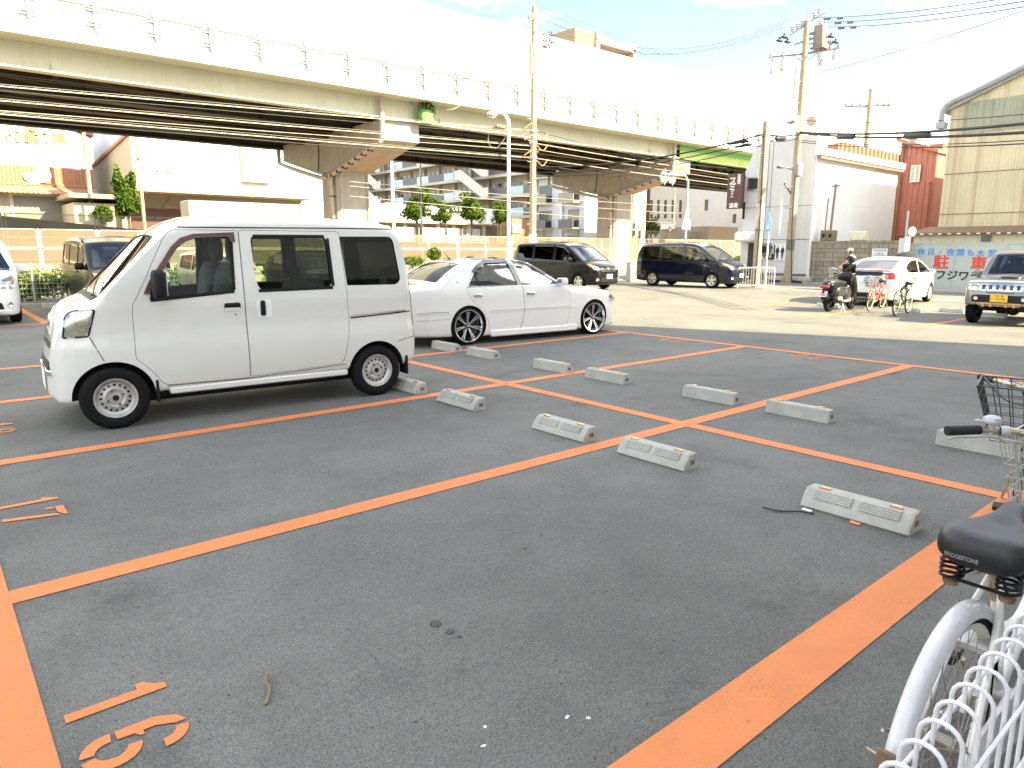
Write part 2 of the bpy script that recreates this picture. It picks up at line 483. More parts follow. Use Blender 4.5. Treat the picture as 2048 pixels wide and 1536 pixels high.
        for p,orig in zip(v2,ov):
            l,n=s.cast(kind,p.x,p.y,sg); b=any(k<nb for k in orig)
            dm=0
            if dome: dm=dome*min(1,min((p-q).length for q in bd)/ (grid*1.5))
            V.append(l+n*(off+dm)); NN.append(n); isb.append(b)
        mb=MB(); nv=len(V)
        fs=[list(f) for f in f2]
        if fs:
            f=fs[0]; fn=(V[f[1]]-V[f[0]]).cross(V[f[2]]-V[f[0]])
            tot=sum(1 if (V[f[1]]-V[f[0]]).cross(V[f[2]]-V[f[0]]).dot(NN[f[0]])>0 else -1 for f in fs)
            if tot<0: fs=[f[::-1] for f in fs]
        mb.add(V,fs,0,True)
        if thick:
            ed={}
            for f in fs:
                for a,b in zip(f,f[1:]+f[:1]): ed[(a,b)]=1
            be=[(a,b) for (a,b) in ed if (b,a) not in ed]
            vv=[];ff=[];mp={}
            for a,b in be:
                q=[]
                for k in (a,b):
                    q+= [V[k],V[k]-NN[k]*thick]
                o=len(vv); vv+=q; ff.append((o,o+1,o+3,o+2))
            mb.add(vv,ff,0,False)
        me=mb.mesh(name,[m]); 
        bm=bmesh.new(); bm.from_mesh(me); bmesh.ops.remove_doubles(bm,verts=bm.verts[:],dist=1e-5); bm.to_mesh(me); bm.free(); me.set_sharp_from_angle(angle=rad(50))
        return part(name,me,[m],parent,label=label,sharp=None)
    def strip(s,name,kind,line,w,off,thick,m,parent,sg=1,label=None):
        L=[Vector(p) for p in line]; a=[];b=[]
        for i,p in enumerate(L):
            t=(L[min(i+1,len(L)-1)]-L[max(i-1,0)]).normalized(); n=Vector((-t.y,t.x)); a.append(tuple(p+n*w/2)); b.append(tuple(p-n*w/2))
        return s.patch(name,kind,a+b[::-1],off,thick,m,parent,sg,grid=max(.06,w),label=label)

def wheel(parent,x,y,sg,r,w,rimr,kind,label=None):
    """part 'wheel' (the tyre) > rim ; outer face towards sg*Y"""
    M=T(x,y,r)@(RX(-pi/2) if sg>0 else RX(pi/2)); h=w/2; n=40
    t=MB(); t.M=M
    t.lathe([(rimr,-h*.8),(rimr+.02,-h),(r-.035,-h),(r-.01,-h*.8),(r,-h*.55),(r,-.012),(r-.006,-.008),(r-.006,.008),(r,.012),(r,h*.55),(r-.01,h*.8),(r-.035,h),(rimr+.02,h),(rimr,h*.8)],n,0)
    nt=56
    for k in range(nt):
        a=2*pi*k/nt
        for zz in (-h*.5,h*.5): t.box(r-.003,-.006,zz-h*.22,r+.0025,.006,zz+h*.22,0,M=M@RZ(a))
    tyre=part('wheel',t,[M_('rubber')],parent,label=label)
    g=MB(); g.M=M
    if kind=='steel':
        R=rimr
        g.lathe([(R+.004,h*.82),(R,h*.9),(R-.012,h*.86),(R-.022,h*.5),(R-.04,h*.32),(R-.075,h*.38),(R-.09,h*.5),(R-.105,h*.44),(.05,h*.38),(.048,h*.62),(.0,h*.64)],n,0)
        for k in range(16):
            a=2*pi*k/16; g.lathe([(0,h*.395),(.0105,h*.395),(.0105,h*.2)],10,1,M=M@RZ(a)@T(R-.058,0,.001))
        for k in range(4):
            a=2*pi*k/4+.4; g.lathe([(0,h*.6),(.011,h*.58),(.012,h*.4)],6,2,M=M@RZ(a)@T(.066,0,0))
        g.lathe([(0,h*.72),(.022,h*.7),(.028,h*.6),(.028,h*.45)],16,1,M=M)
        mats=[M_('steel_rim'),M_('blackplastic'),M_('rust_steel')]
    elif kind=='spoke7':
        R=rimr
        g.lathe([(R+.006,h*.82),(R+.004,h*.98),(R-.012,h*.96),(R-.03,h*.55),(R-.034,0),(R-.034,-h*.6)],n,0)
        g.lathe([(R-.034,-h*.2),(.0,-h*.2)],n,1)
        for k in range(7):
            a=2*pi*k/7+pi/2
            for o in(-1,1):
                Q=M@RZ(a)@Matrix.Rotation(o*.085,4,'Z')
                g.add([(.05,-.008,h*.55),(R-.03,-.011,h*.75),(R-.03,.011,h*.75),(.05,.008,h*.55),(.05,-.014,h*.2),(R-.03,-.018,h*.3),(R-.03,.018,h*.3),(.05,.014,h*.2)],[(0,1,2,3),(4,5,1,0),(3,2,6,7),(1,5,6,2)],0,False,Q)
        g.lathe([(0,h*.75),(.03,h*.72),(.05,h*.6),(.07,h*.3),(.07,0)],20,1); g.lathe([(0,h*.79),(.02,h*.785),(.024,h*.7)],16,0)
        for k in range(5): g.lathe([(0,h*.66),(.008,h*.64),(.008,h*.4)],6,0,M=M@RZ(2*pi*k/5)@T(.045,0,0))
        mats=[M_('chrome'),M_('blackgloss')]
    elif kind=='multi':
        R=rimr
        g.lathe([(R+.005,h*.82),(R,h*.95),(R-.015,h*.9),(R-.025,h*.4),(R-.03,-h*.5)],n,0); g.lathe([(R-.03,-h*.3),(0,-h*.3)],n,1)
        for k in range(10):
            Q=M@RZ(2*pi*k/10); g.box(.04,-.014,h*.3,R-.02,.014,h*.68,0,.004,M=Q)
        g.lathe([(0,h*.8),(.05,h*.75),(.06,h*.4)],20,0)
        mats=[M_('alloy'),M_('blackplastic')]
    else: # five wide spokes
        R=rimr
        g.lathe([(R+.005,h*.82),(R,h*.95),(R-.02,h*.9),(R-.03,h*.4),(R-.035,-h*.5)],n,0); g.lathe([(R-.03,-h*.2),(0,-h*.2)],n,1)
        for k in range(5):
            Q=M@RZ(2*pi*k/5+pi/2); g.add([(.03,-.045,h*.75),(R-.02,-.05,h*.85),(R-.02,.05,h*.85),(.03,.045,h*.75),(.03,-.05,h*.2),(R-.02,-.06,h*.2),(R-.02,.06,h*.2),(.03,.05,h*.2)],[(0,1,2,3),(4,5,1,0),(3,2,6,7),(1,5,6,2)],0,False,Q)
        g.lathe([(0,h*.9),(.045,h*.86),(.07,h*.6)],20,0)
        mats=[M_('alloy'),M_('blackplastic')]
    part('rim',g,mats,tyre); return tyre
def seat(root,x,y,zf,m,h=.62):
    b=MB(); sblob(b,(x,y,zf+.13),(.26,.24,.12),.4,.5); 
    o=part('seat',b,[m],root)
    b=MB(); sblob(b,(x-.27,y,zf+.13+h*.5),(.09,.235,h*.5),.45,.5,shear=-.18); part('backrest',b,[m],o)
    b=MB(); sblob(b,(x-.36,y,zf+.13+h+.12),(.055,.13,.12),.5,.55); b.tube([(x-.35,y-.05,zf+h+.05),(x-.36,y-.05,zf+h+.2)],.008,6,0); part('headrest',b,[m],o)
def steering(root,x,y,z,m):
    b=MB(); Q=T(x,y,z)@RY(rad(-62)); ring=[Q@Vector((.18*math.cos(a),.18*math.sin(a),0)) for a in [2*pi*k/24 for k in range(24)]]
    b.tube(ring,.014,6,0,closed=True); b.lathe([(0,.02),(.06,.01),(.07,-.02)],12,0,M=Q)
    for a in (0,2.1,4.2): b.tube([Q@Vector((0,0,0)),Q@Vector((.18*math.cos(a),.18*math.sin(a),0))],.012,6,0)
    part('steering_wheel',b,[m],root)
def mirror(root,x,y,z,sg,m,mg,rx=.07,ry=.10,rz=.12,arm=.1):
    b=MB(); sblob(b,(x,y+sg*(ry*.9+arm*.6),z),(rx,ry,rz),.45,.5); o=part('wing_mirror',b,[m],root)
    b=MB(); b.box(x-.03,y-sg*.02,z-rz*.6,x+.05,y+sg*(arm*.9),z-rz*.1,0,.012); b.box(x-.02,y+sg*arm*.5,z-rz*.9,x+.03,y+sg*(arm+.06),z-rz*.3,0,.01); part('mirror_arm',b,[M_('blackplastic')],o)
    b=MB(); b.box(x-rx-.001,y+sg*(arm*.6+ry*.2),z-rz*.75,x-rx*.93,y+sg*(arm*.6+ry*1.6),z+rz*.75,0); part('mirror_glass',b,[M_('chrome')],o)
def plate(root,name,lines,M,w=.33,h=.165,bg='white_plate',fg='plate_green',tilt=0):
    b=MB(); b.M=M; b.box(-w/2,-h/2,-.004,w/2,h/2,.004,0,.003); b.box(-w/2-.006,-h/2-.006,-.008,w/2+.006,h/2+.006,-.002,1)
    o=part(name,b,[M_(bg),M_('chrome')],root)
    for (t,sz,dx,dy) in lines: lettering('plate_lettering',t,sz,M_(fg),o,M@T(dx,dy,.005),extr=.001,bold=sz*.012)
    return o
def M_(n): return MATS[n]
# ------------------------------------------------------------------ palette
mat('white_paint',(.66,.655,.605),.32,coat=1,var=.02,scale=2,dirt=.10,dirtcol=(.5,.47,.4))
mat('pearl_paint',(.72,.72,.695),.25,coat=1,var=.01,scale=2)
mat('black_paint',(.007,.007,.008),.2,coat=.2,spec=.25,var=.1,scale=2)
mat('blue_paint',(.002,.004,.017),.18,coat=.6,var=.1,scale=2,metal=.25)
mat('grey_paint',(.17,.165,.16),.3,coat=1,var=.03,scale=2,metal=.5)
mat('darkgrey_paint',(.03,.033,.038),.25,coat=1,var=.03,scale=2,metal=.4)
mat('cream_paint',(.66,.62,.47),.28,coat=1,var=.02)
mat('rubber',(.007,.007,.007),.85,spec=.2,var=.25,scale=30,bump=.2,bscale=200)
mat('blackplastic',(.006,.006,.0065),.55,spec=.3,var=.15,scale=15)
mat('blackgloss',(.008,.008,.009),.15,coat=.5,var=.1)
mat('interior',(.010,.010,.010),.8,var=.2)
mat('cloth',(.11,.12,.11),.95,var=.25,scale=25,bump=.3,bscale=300)
mat('dark_cloth',(.018,.018,.018),.95,var=.25,scale=25,bump=.3,bscale=300)
mat('chrome',(.75,.76,.78),.12,metal=1,var=.04)
mat('alloy',(.62,.60,.55),.28,metal=.8,var=.06)
mat('steel_rim',(.52,.51,.48),.42,metal=.55,var=.14,scale=18,dirt=.35)
mat('rust_steel',(.22,.14,.09),.75,metal=.4,var=.35,scale=40)
mat('visor',(.10,.045,.042),.2,coat=.6,var=.05)
mat('lamp_silver',(.62,.62,.60),.18,metal=.8,var=.2,scale=22)
mat('lamp_amber',(.75,.22,.02),.25,coat=1); mat('lamp_red',(.42,.01,.008),.2,coat=1)
mat('white_plate',(.82,.82,.80),.4,var=.02); mat('yellow_plate',(.85,.48,.02),.4,var=.02); mat('pink_plate',(.85,.35,.45),.4,var=.02)
mat('plate_green',(.03,.16,.09),.5); mat('ink_black',(.012,.012,.012),.5)
mat('bronze',(.46,.30,.16),.35,metal=.85,var=.1)
glass('clear_glass',(.80,.88,.86),.3); glass('tint_glass',(.40,.45,.36),.28); glass('dark_glass',(.17,.19,.15),.25); glass('black_glass',(.04,.045,.05),.32)
glass('lamp_glass',(.93,.93,.88),.4); glass('windscreen',(.62,.74,.76),.6)
mat('concrete',(.42,.40,.34),.9,var=.14,scale=5,bump=.35,bscale=90,streak=.25)
mat('stop_concrete',(.40,.395,.35),.9,var=.12,scale=9,bump=.45,bscale=160,dirt=.35,dirtcol=(.2,.19,.15))
mat('pier_concrete',(.36,.345,.31),.9,var=.12,scale=1.2,bump=.3,bscale=30,streak=.4,streakcol=(.2,.16,.12))
mat('reflector_yellow',(.55,.33,.02),.3,coat=.6); mat('reflector_amber',(.38,.13,.006),.3,coat=.6)
mat('white_steel',(.60,.595,.61),.4,var=.06,scale=12,dirt=.25,dirtcol=(.45,.38,.3))
mat('galv',(.45,.46,.45),.45,metal=.5,var=.1)
mat('pole_concrete',(.34,.29,.20),.9,var=.1,scale=4,bump=.2,bscale=60,streak=.3)
mat('viaduct_panel',(.80,.80,.78),.55,var=.05,scale=.8,streak=.12)
mat('girder_green',(.52,.515,.40),.6,var=.07,scale=.6,streak=.3,streakcol=(.36,.34,.24))
mat('girder_bright',(.16,.44,.12),.5,var=.08,scale=.8); mat('girder_lime',(.45,.55,.13),.5,var=.08,scale=.8)
mat('girder_dark',(.030,.030,.021),.75,var=.12,scale=.8)
mat('rail_paint',(.22,.13,.11),.5,var=.1); mat('green_drain',(.12,.30,.08),.7,var=.4,scale=4,dirt=.5)
mat('pipe_grey',(.40,.36,.29),.55,var=.1)
mat('black_cable',(.012,.012,.013),.6); mat('pale_cable',(.30,.28,.23),.6)
mat('wire',(.09,.09,.10),.6); mat('orange_cable',(.55,.25,.08),.6)
mat('insulator',(.34,.34,.35),.3,var=.05); mat('steel_arm',(.20,.20,.22),.5,metal=.3)
mat('bark',(.10,.075,.055),.9,var=.3,scale=12,bump=.4,bscale=40)
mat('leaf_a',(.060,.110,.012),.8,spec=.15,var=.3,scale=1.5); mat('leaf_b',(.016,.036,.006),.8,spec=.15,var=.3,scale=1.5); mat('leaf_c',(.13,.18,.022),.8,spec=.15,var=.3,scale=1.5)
mat('roof_grey',(.30,.31,.31),.5); mat('soil',(.12,.10,.07),.95,var=.3,bump=.5)
for n in ('leaf_a','leaf_b','leaf_c'):
    b=MATS[n].node_tree.nodes['Principled BSDF']; b.inputs['Subsurface Weight'].default_value=.0
    nt=MATS[n].node_tree; tr=N(nt,'ShaderNodeBsdfTranslucent'); tr.inputs['Color'].default_value=(.15,.24,.02,1) if n!='leaf_b' else (.05,.09,.012,1)
    mx=N(nt,'ShaderNodeMixShader'); mx.inputs[0].default_value=.3; out=[q for q in nt.nodes if q.type=='OUTPUT_MATERIAL'][0]
    nt.links.new(b.outputs[0],mx.inputs[1]); nt.links.new(tr.outputs[0],mx.inputs[2]); nt.links.new(mx.outputs[0],out.inputs[0])
# ------------------------------------------------------------------ vehicles
def side_both(car,name,poly,off,th,m,root,kind='side',sides=(1,-1),**k):
    return [car.patch(name,kind,poly,off,th,M_(m),root,sg,**k) for sg in sides]
def kei_van():
    hd=math.atan2(.18,-2.47); near=Vector((1.23,6.71,0)); W=.7375
    d=Vector((math.cos(hd),math.sin(hd),0)); left=Vector((-d.y,d.x,0)); o=near-left*(W-.015)
    root=thing('delivery_van','white compact delivery van with black mirrors and silver steel wheels, nearest vehicle','van',o,hd)
    c=Car(dict(xf=.46,xr=-2.945,wmax=W,step=.06,zm=.62,tuck=.03,tum=.10,camber=.035,rb=.05,
      top=[(-2.945,.52),(-2.93,.66),(-2.905,.95),(-2.86,1.28),(-2.80,1.64),(-2.765,1.745),(-2.70,1.81),(-2.5,1.85),(-1.8,1.875),(-1.1,1.865),(-.75,1.83),(-.58,1.775),(-.46,1.70),(-.38,1.61),(.05,1.165),(.11,1.135),(.24,1.085),(.32,1.02),(.37,.93),(.405,.80),(.435,.66),(.46,.56)],
      bot=[(-2.945,.35),(-2.8,.30),(-2.2,.31),(-.4,.285),(.25,.24),(.40,.235),(.46,.29)],
      W=[(-2.945,.62),(-2.93,.66),(-2.90,.69),(-2.82,.715),(-2.6,.733),(-2,.7375),(-.4,.7375),(.0,.73),(.16,.705),(.27,.665),(.35,.61),(.41,.53),(.46,.40)],
      belt=[(0,1.08)],r=[(-2.945,.05),(-2.7,.11),(-.7,.11),(-.5,.07),(-.3,.035),(.02,.035),(.14,.10),(.35,.10),(.46,.06)],
      side_extra=lambda x,z: -.012*math.exp(-((z-.80)/.05)**2)-.018*smoothstep(.82,.86,z)*(1-smoothstep(.98,1.06,z))*.5))
    fd=[(-.245,1.147),(-.19,1.06),(-.182,.60),(-.30,.49),(-.389,.345),(-1.132,.335),(-1.122,.976),(-1.118,1.70),(-.56,1.70),(-.49,1.635)]
    fd=rp(fd,[.05,.06,.03,.15,.05,.02,0,.03,.06,.1])
    sd=rp([(-1.142,.345),(-2.07,.385),(-2.15,.72),(-2.13,1.154),(-2.095,1.705),(-1.128,1.705),(-1.132,.976)],[.02,.06,.15,.05,.03,.03,0])
    w1=rp([(-.335,1.10),(-.365,1.245),(-.56,1.525),(-.64,1.60),(-.74,1.632),(-1.05,1.645),(-1.035,1.155)],[.03,.02,.05,.04,.05,.03,.03])
    w2=rp([(-1.225,1.655),(-1.955,1.66),(-1.985,1.165),(-1.275,1.155),(-1.24,1.25)],[.05,.05,.06,.08,.1])
    w3=rp([(-2.10,1.66),(-2.69,1.665),(-2.755,1.22),(-2.70,1.17),(-2.145,1.175)],[.01,.07,.04,.05,.01])
    ws=rp([(-.43,-.56),(-.43,.56),(.035,.62),(.035,-.62)],[.05]*4)
    rw=rp([(-.54,1.12),(.54,1.12),(.50,1.62),(-.50,1.62)],.06)
    dob=c.build_body(root,M_('white_paint'),M_('interior'),side_win=[w1,w2,w3],top_win=[(ws,1.05,2.2)],end_win=[(rw,-3.2,-2.55)],wells=[(0,.27,.318),(-2.45,.27,.318)],doors=[fd,sd],cav_z=.68)
    for sg in (1,-1):
        D1,D2=dob[(0,sg)],dob[(1,sg)]
        c.patch('door_window','side',offset_poly(w1,.012),-.016,.004,M_('clear_glass'),D1,sg)
        c.patch('door_window','side',offset_poly(w2,.012),-.016,.004,M_('tint_glass'),D2,sg)
        c.patch('rear_window','side',offset_poly(w3,.012),-.012,.004,M_('dark_glass'),root,sg)
        # black masks printed round the rear panes and the corner triangle by the mirror
        c.patch('mirror_base','side',rp([(-.325,1.085),(-.36,1.26),(-.43,1.33),(-.475,1.10)],.03),.003,.02,M_('blackplastic'),root,sg)
        c.strip('window_seal','side',[(-.335,1.098),(-1.04,1.153)],.03,.004,.012,M_('blackplastic'),D1,sg)
        c.strip('window_seal','side',[(-1.26,1.150),(-1.99,1.160)],.03,.004,.012,M_('blackplastic'),D2,sg)
        c.strip('window_seal','side',[(-1.04,1.165),(-1.056,1.64)],.022,.004,.012,M_('blackplastic'),D1,sg)
        c.strip('window_seal','side',[(-1.972,1.64),(-1.995,1.175)],.030,.004,.012,M_('blackplastic'),D2,sg)
        c.strip('window_seal','side',[(-1.25,1.655),(-1.94,1.66)],.026,.004,.012,M_('blackplastic'),D2,sg)
        for x0 in (-1.60,): c.strip('window_divider','side',[(x0,1.17),(x0+.0,1.65)],.06,-.02,.02,M_('blackplastic'),D2,sg)
        vis=[(-.285,1.155),(-.33,1.25),(-.54,1.555),(-.62,1.63),(-.73,1.665),(-1.08,1.685),(-1.085,1.60),(-1.045,1.60),(-1.04,1.645),(-.75,1.628),(-.66,1.595),(-.58,1.53),(-.37,1.23),(-.325,1.15)]
        c.patch('rain_visor','side',vis,.018,.014,M_('visor'),D1,sg,grid=.04)
        # handles
        b=c.patch('handle_recess','side',rp([(-.94,1.045),(-1.085,1.052),(-1.085,.975),(-.94,.968)],.03),.0015,.01,M_('blackplastic'),D1,sg)
        y=c.cast('side',-1.01,1.03,sg)[0].y; mb=MB(); mb.box(-1.083,y-.012,1.012,-.942,y+sg*.018,1.048,0,.01); part('handle',mb,[M_('blackplastic')],D1)
        y=c.cast('side',-1.01,1.0,sg)[0].y; mb=MB(); mb.box(-1.083,y-.012,.97,-.942,y+sg*.004,1.006,0,.004); part('handle_cup',mb,[M_('white_paint')],D1)
        y=c.cast('side',-1.035,.945,sg)[0].y; mb=MB(); mb.lathe([(0,.006),(.011,.004),(.014,-.004)],14,0,M=T(-1.035,y,.943)@(RX(-pi/2) if sg>0 else RX(pi/2))); part('lock',mb,[M_('chrome')],D1)
        c.patch('handle_recess','side',rp([(-1.232,1.062),(-1.37,1.066),(-1.37,.905),(-1.232,.90)],.03),.001,.003,M_('white_plate'),D2,sg)
        y=c.cast('side',-1.29,.98,sg)[0].y; mb=MB(); mb.box(-1.265,y-.01,.915,-1.312,y+sg*.022,1.06,0,.012); part('handle',mb,[M_('blackplastic')],D2)
        # sliding rail, gutters, creases, sill, lamps
        c.strip('door_rail','side',[(-2.165,.856),(-2.915,.892)],.030,.002,.006,M_('alloy'),root,sg); c.strip('rail_slot','side',[(-2.165,.845),(-2.915,.883)],.012,.004,.008,M_('blackgloss'),root,sg)
        c.strip('roof_gutter','side',[(-.50,1.722),(-1.12,1.728),(-2.1,1.74),(-2.77,1.742)],.011,.0015,.004,M_('blackplastic'),root,sg)
        hl=rp([(.335,.80),(.30,.99),(.24,1.03),(.085,1.035),(.15,.81)],[.02,.05,.03,.02,.02])
        lam=c.patch('headlight','side',hl,.006,.02,M_('lamp_glass'),root,sg,grid=.03)
        c.patch('reflector','side',offset_poly(hl,-.012),.0035,.002,M_('lamp_silver'),lam,sg,grid=.03)
        c.patch('turn_signal','side',rp([(.245,.82),(.235,.93),(.13,.95),(.165,.825)],.015),.0055,.002,M_('lamp_amber_clear'),lam,sg,grid=.03)
        c.strip('bumper_seam','side',[(.145,.805),(.06,.60)],.007,.001,.004,M_('blackplastic'),root,sg)
        c.strip('headlight_gap','side',hl+[hl[0]],.007,.0012,.004,M_('blackplastic'),root,sg)
        c.strip('bumper_seam','side',[(-2.70,.565),(-2.78,.585),(-2.90,.60)],.007,.001,.004,M_('blackplastic'),root,sg)
        c.strip('tailgate_seam','side',[(-2.905,.60),(-2.88,1.0),(-2.80,1.62)],.008,.001,.004,M_('blackplastic'),root,sg)
        c.strip('sill_seam','side',[(-.41,.335),(-1.1,.325),(-2.1,.372)],.006,.001,.004,M_('blackplastic'),root,sg)
        c.patch('tail_lamp','rear',rp([(sg*.50,.56),(sg*.60,.56),(sg*.60,.80),(sg*.50,.80)],.03),.004,.01,M_('lamp_red'),root,sg)
        mirror(root,-.40,sg*.70,1.235,sg,M_('blackplastic'),None,rx=.055,ry=.085,rz=.125,arm=.045)
        for (a,lab) in ((0,None),(-2.45,None)): wheel(root,a,sg*(W-.09),sg,.27,.15,.17,'steel')
        # mud guards behind the wheels
        for a in (-.33,-2.80):
            mb=MB(); mb.box(a-.012,sg*.56,.20,a+.012,sg*.725,.40,0,.004); part('mud_flap',mb,[M_('blackplastic')],root)
        mb=MB(); mb.box(-2.12,sg*.60,.255,-.43,sg*.718,.315,0,.012); part('sill_beam',mb,[M_('white_paint')],root)
    c.patch('windscreen','top',offset_poly(ws,.012),-.012,.004,M_('windscreen'),root,grid=.08)
    c.patch('tailgate_window','rear',offset_poly(rw,.012),-.012,.004,M_('dark_glass'),root,grid=.08)
    c.strip('cowl_vent','top',[(.075,-.60),(.095,0),(.075,.60)],.055,.004,.01,M_('blackplastic'),root)
    for y0,y1 in ((-.5,.08),(.02,.55)):
        mb=MB(); pts=[]
        for k in range(7):
            y=y0+(y1-y0)*k/6; x=.07-.12*(1-k/6); l,n=c.cast('top',x,y); pts.append(l+n*.02)
        mb.tube(pts,.008,6,0); part('wiper',mb,[M_('blackplastic')],root)
    c.patch('grille_panel','front',rp([(-.40,.83),(.40,.83),(.42,.95),(-.42,.95)],.04),.004,.01,M_('white_paint'),root,grid=.05)
    c.patch('badge','front',[(.06*math.cos(2*pi*k/16),.90+.045*math.sin(2*pi*k/16)) for k in range(16)],.012,.012,M_('chrome'),root,grid=.04)
    c.patch('bumper_slot','front',rp([(-.42,.70),(.42,.70),(.40,.755),(-.40,.755)],.02),.002,.006,M_('blackplastic'),root)
    c.patch('bumper_slot','front',rp([(-.46,.52),(.46,.52),(.44,.60),(-.44,.60)],.02),.002,.006,M_('blackplastic'),root)
    c.strip('bumper_lip','front',[(-.48,.49),(.48,.49)],.035,.012,.02,M_('chrome'),root)
    plate(root,'number_plate',[],T(c.xf+.012,0,.40)@RZ(pi/2)@RX(pi/2))
    mb=MB(); mb.box(-2.6,-.55,.18,.1,.55,.32,0,.03); mb.tube([(-.5,-.4,.2),(-1.6,-.42,.2),(-2.5,-.40,.22)],.03,8,0); mb.lathe([(0,-.3),(.13,-.28),(.13,.28),(0,.3)],12,0,M=T(-2.45,0,.27)@RX(pi/2)); part('chassis',mb,[M_('blackplastic')],root)
    mb=MB(); mb.box(-2.85,-.62,.67,.0,.62,.72,0,.01); mb.box(-.10,-.60,.72,.12,.60,1.06,0,.06); part('cabin_floor',mb,[M_('interior')],root)
    for y in (.33,-.33): seat(root,-.80,y,.72,M_('cloth'),h=.56)
    mb=MB(); sblob(mb,(-1.95,0,.98),(.10,.55,.26),.4,.4,shear=-.15); part('rear_bench',mb,[M_('dark_cloth')],root)
    steering(root,-.22,-.33,1.12,M_('blackplastic'))
    mb=MB(); mb.tube([(-.62,-.50,1.82),(-.80,-.52,2.05)],.004,6,0); part('aerial',mb,[M_('blackplastic')],root)
    return root
mat('lamp_amber_clear',(.5,.47,.38),.25,coat=1,metal=.3,var=.3,scale=40)
def sedan():
    hd=math.atan2(-.25,2.70); near=Vector((9.52,8.89,0)); W=.8825; d=Vector((math.cos(hd),math.sin(hd),0)); left=Vector((-d.y,d.x,0)); o=near+left*(W-.02)
    root=thing('parked_sedan','white lowered sedan with large black and chrome wheels behind the delivery van','car',o,hd)
    c=Car(dict(xf=.80,xr=-3.79,wmax=W,step=.07,zm=.55,tuck=.035,tum=.46,camber=.03,rb=.05,
      top=[(-3.79,.50),(-3.775,.70),(-3.75,.86),(-3.70,.95),(-3.6,.985),(-3.25,1.0),(-3.19,1.01),(-2.98,1.165),(-2.80,1.27),(-2.62,1.335),(-2.4,1.375),(-2.0,1.395),(-1.65,1.385),(-1.45,1.35),(-1.28,1.275),(-.72,.955),(-.62,.935),(-.45,.915),(0,.88),(.33,.82),(.52,.765),(.63,.71),(.70,.65),(.76,.56),(.80,.45)],
      bot=[(-3.79,.22),(-3.7,.17),(-2.9,.14),(-2.2,.115),(-.5,.115),(.4,.12),(.72,.13),(.80,.18)],
      W=[(-3.79,.56),(-3.775,.66),(-3.74,.74),(-3.65,.80),(-3.4,.85),(-3,.875),(-2.5,.8825),(-.2,.8825),(.15,.87),(.35,.84),(.52,.79),(.64,.71),(.72,.62),(.77,.52),(.80,.40)],
      belt=[(0,.93)],r=[(-3.79,.05),(-3.6,.08),(-3.25,.08),(-3.1,.05),(-2.8,.07),(-2.4,.11),(-1.5,.10),(-1.2,.05),(-.75,.045),(-.5,.09),(.5,.10),(.8,.06)],
      zz=0))
    rd=rp([(-2.735,.925),(-2.66,.73),(-2.42,.55),(-2.325,.40),(-2.30,.215),(-1.665,.215),(-1.592,.518),(-1.63,.884),(-1.67,.93),(-1.79,1.325),(-1.93,1.352),(-2.33,1.345),(-2.52,1.24)],[.03,.12,.15,.1,.02,.02,.1,.02,.02,.02,.1,.1,.2])
    fd=rp([(-1.62,.884),(-1.583,.518),(-1.656,.215),(-.64,.225),(-.565,.649),(-.66,.875),(-.83,.945),(-1.03,1.08),(-1.44,1.315),(-1.60,1.352),(-1.782,1.345),(-1.66,.93)],[.02,.1,.02,.03,.2,.05,.03,.02,.1,.1,.02,.02])
    wr=rp([(-2.70,.945),(-2.50,1.21),(-2.34,1.305),(-1.95,1.322),(-1.83,1.305),(-1.725,.94)],[.02,.08,.08,.05,.03,.02])
    wf=rp([(-1.625,.94),(-1.74,1.315),(-1.60,1.325),(-1.46,1.29),(-1.02,1.045),(-.85,.94)],[.02,.03,.05,.1,.05,.02])
    ws=rp([(-1.34,-.52),(-1.34,.52),(-.74,.70),(-.74,-.70)],.05); rw=rp([(-3.17,-.64),(-3.17,.64),(-2.66,.54),(-2.66,-.54)],.06)
    dob=c.build_body(root,M_('pearl_paint'),M_('interior'),side_win=[wr,wf],top_win=[(ws,.93,1.6),(rw,.99,1.6)],wells=[(0,.31,.335),(-2.70,.31,.335)],doors=[rd,fd],cav_z=.70)
    for sg in (1,-1):
        D1,D2=dob[(0,sg)],dob[(1,sg)]
        c.patch('door_window','side',offset_poly(wr,.012),-.012,.004,M_('sedan_tint'),D1,sg); c.patch('door_window','side',offset_poly(wf,.012),-.012,.004,M_('sedan_clear'),D2,sg)
        c.strip('window_trim','side',[(-2.735,.935),(-1.64,.935)],.014,.003,.008,M_('chrome'),D1,sg); c.strip('window_trim','side',[(-1.62,.935),(-.72,.935)],.014,.003,.008,M_('chrome'),D2,sg)
        c.strip('quarter_post','side',[(-2.47,.94),(-2.545,1.17)],.022,-.004,.008,M_('blackplastic'),D1,sg)
        c.patch('pillar_trim','side',[(-1.725,.945),(-1.625,.945),(-1.745,1.318),(-1.83,1.305)],.002,.004,M_('pillar_grey'),D1,sg)
        c.strip('rain_visor','side',[(-2.56,1.17),(-2.45,1.27),(-2.3,1.325),(-1.83,1.338)],.045,.016,.012,M_('dark_visor'),D1,sg); c.strip('rain_visor','side',[(-1.74,1.34),(-1.6,1.345),(-1.46,1.315),(-1.1,1.115)],.03,.016,.012,M_('dark_visor'),D2,sg)
        for D,x0,x1 in ((D1,-2.61,-2.45),(D2,-1.56,-1.38)):
            y=c.cast('side',x0,.80,sg)[0].y; mb=MB(); sblob(mb,((x0+x1)/2,y+sg*.014,.805),(abs(x1-x0)/2,.016,.022),.5,.6); mb.box(x0,y-.01,.772,x1,y+sg*.004,.80,0,.003); part('handle',mb,[M_('chrome')],D)
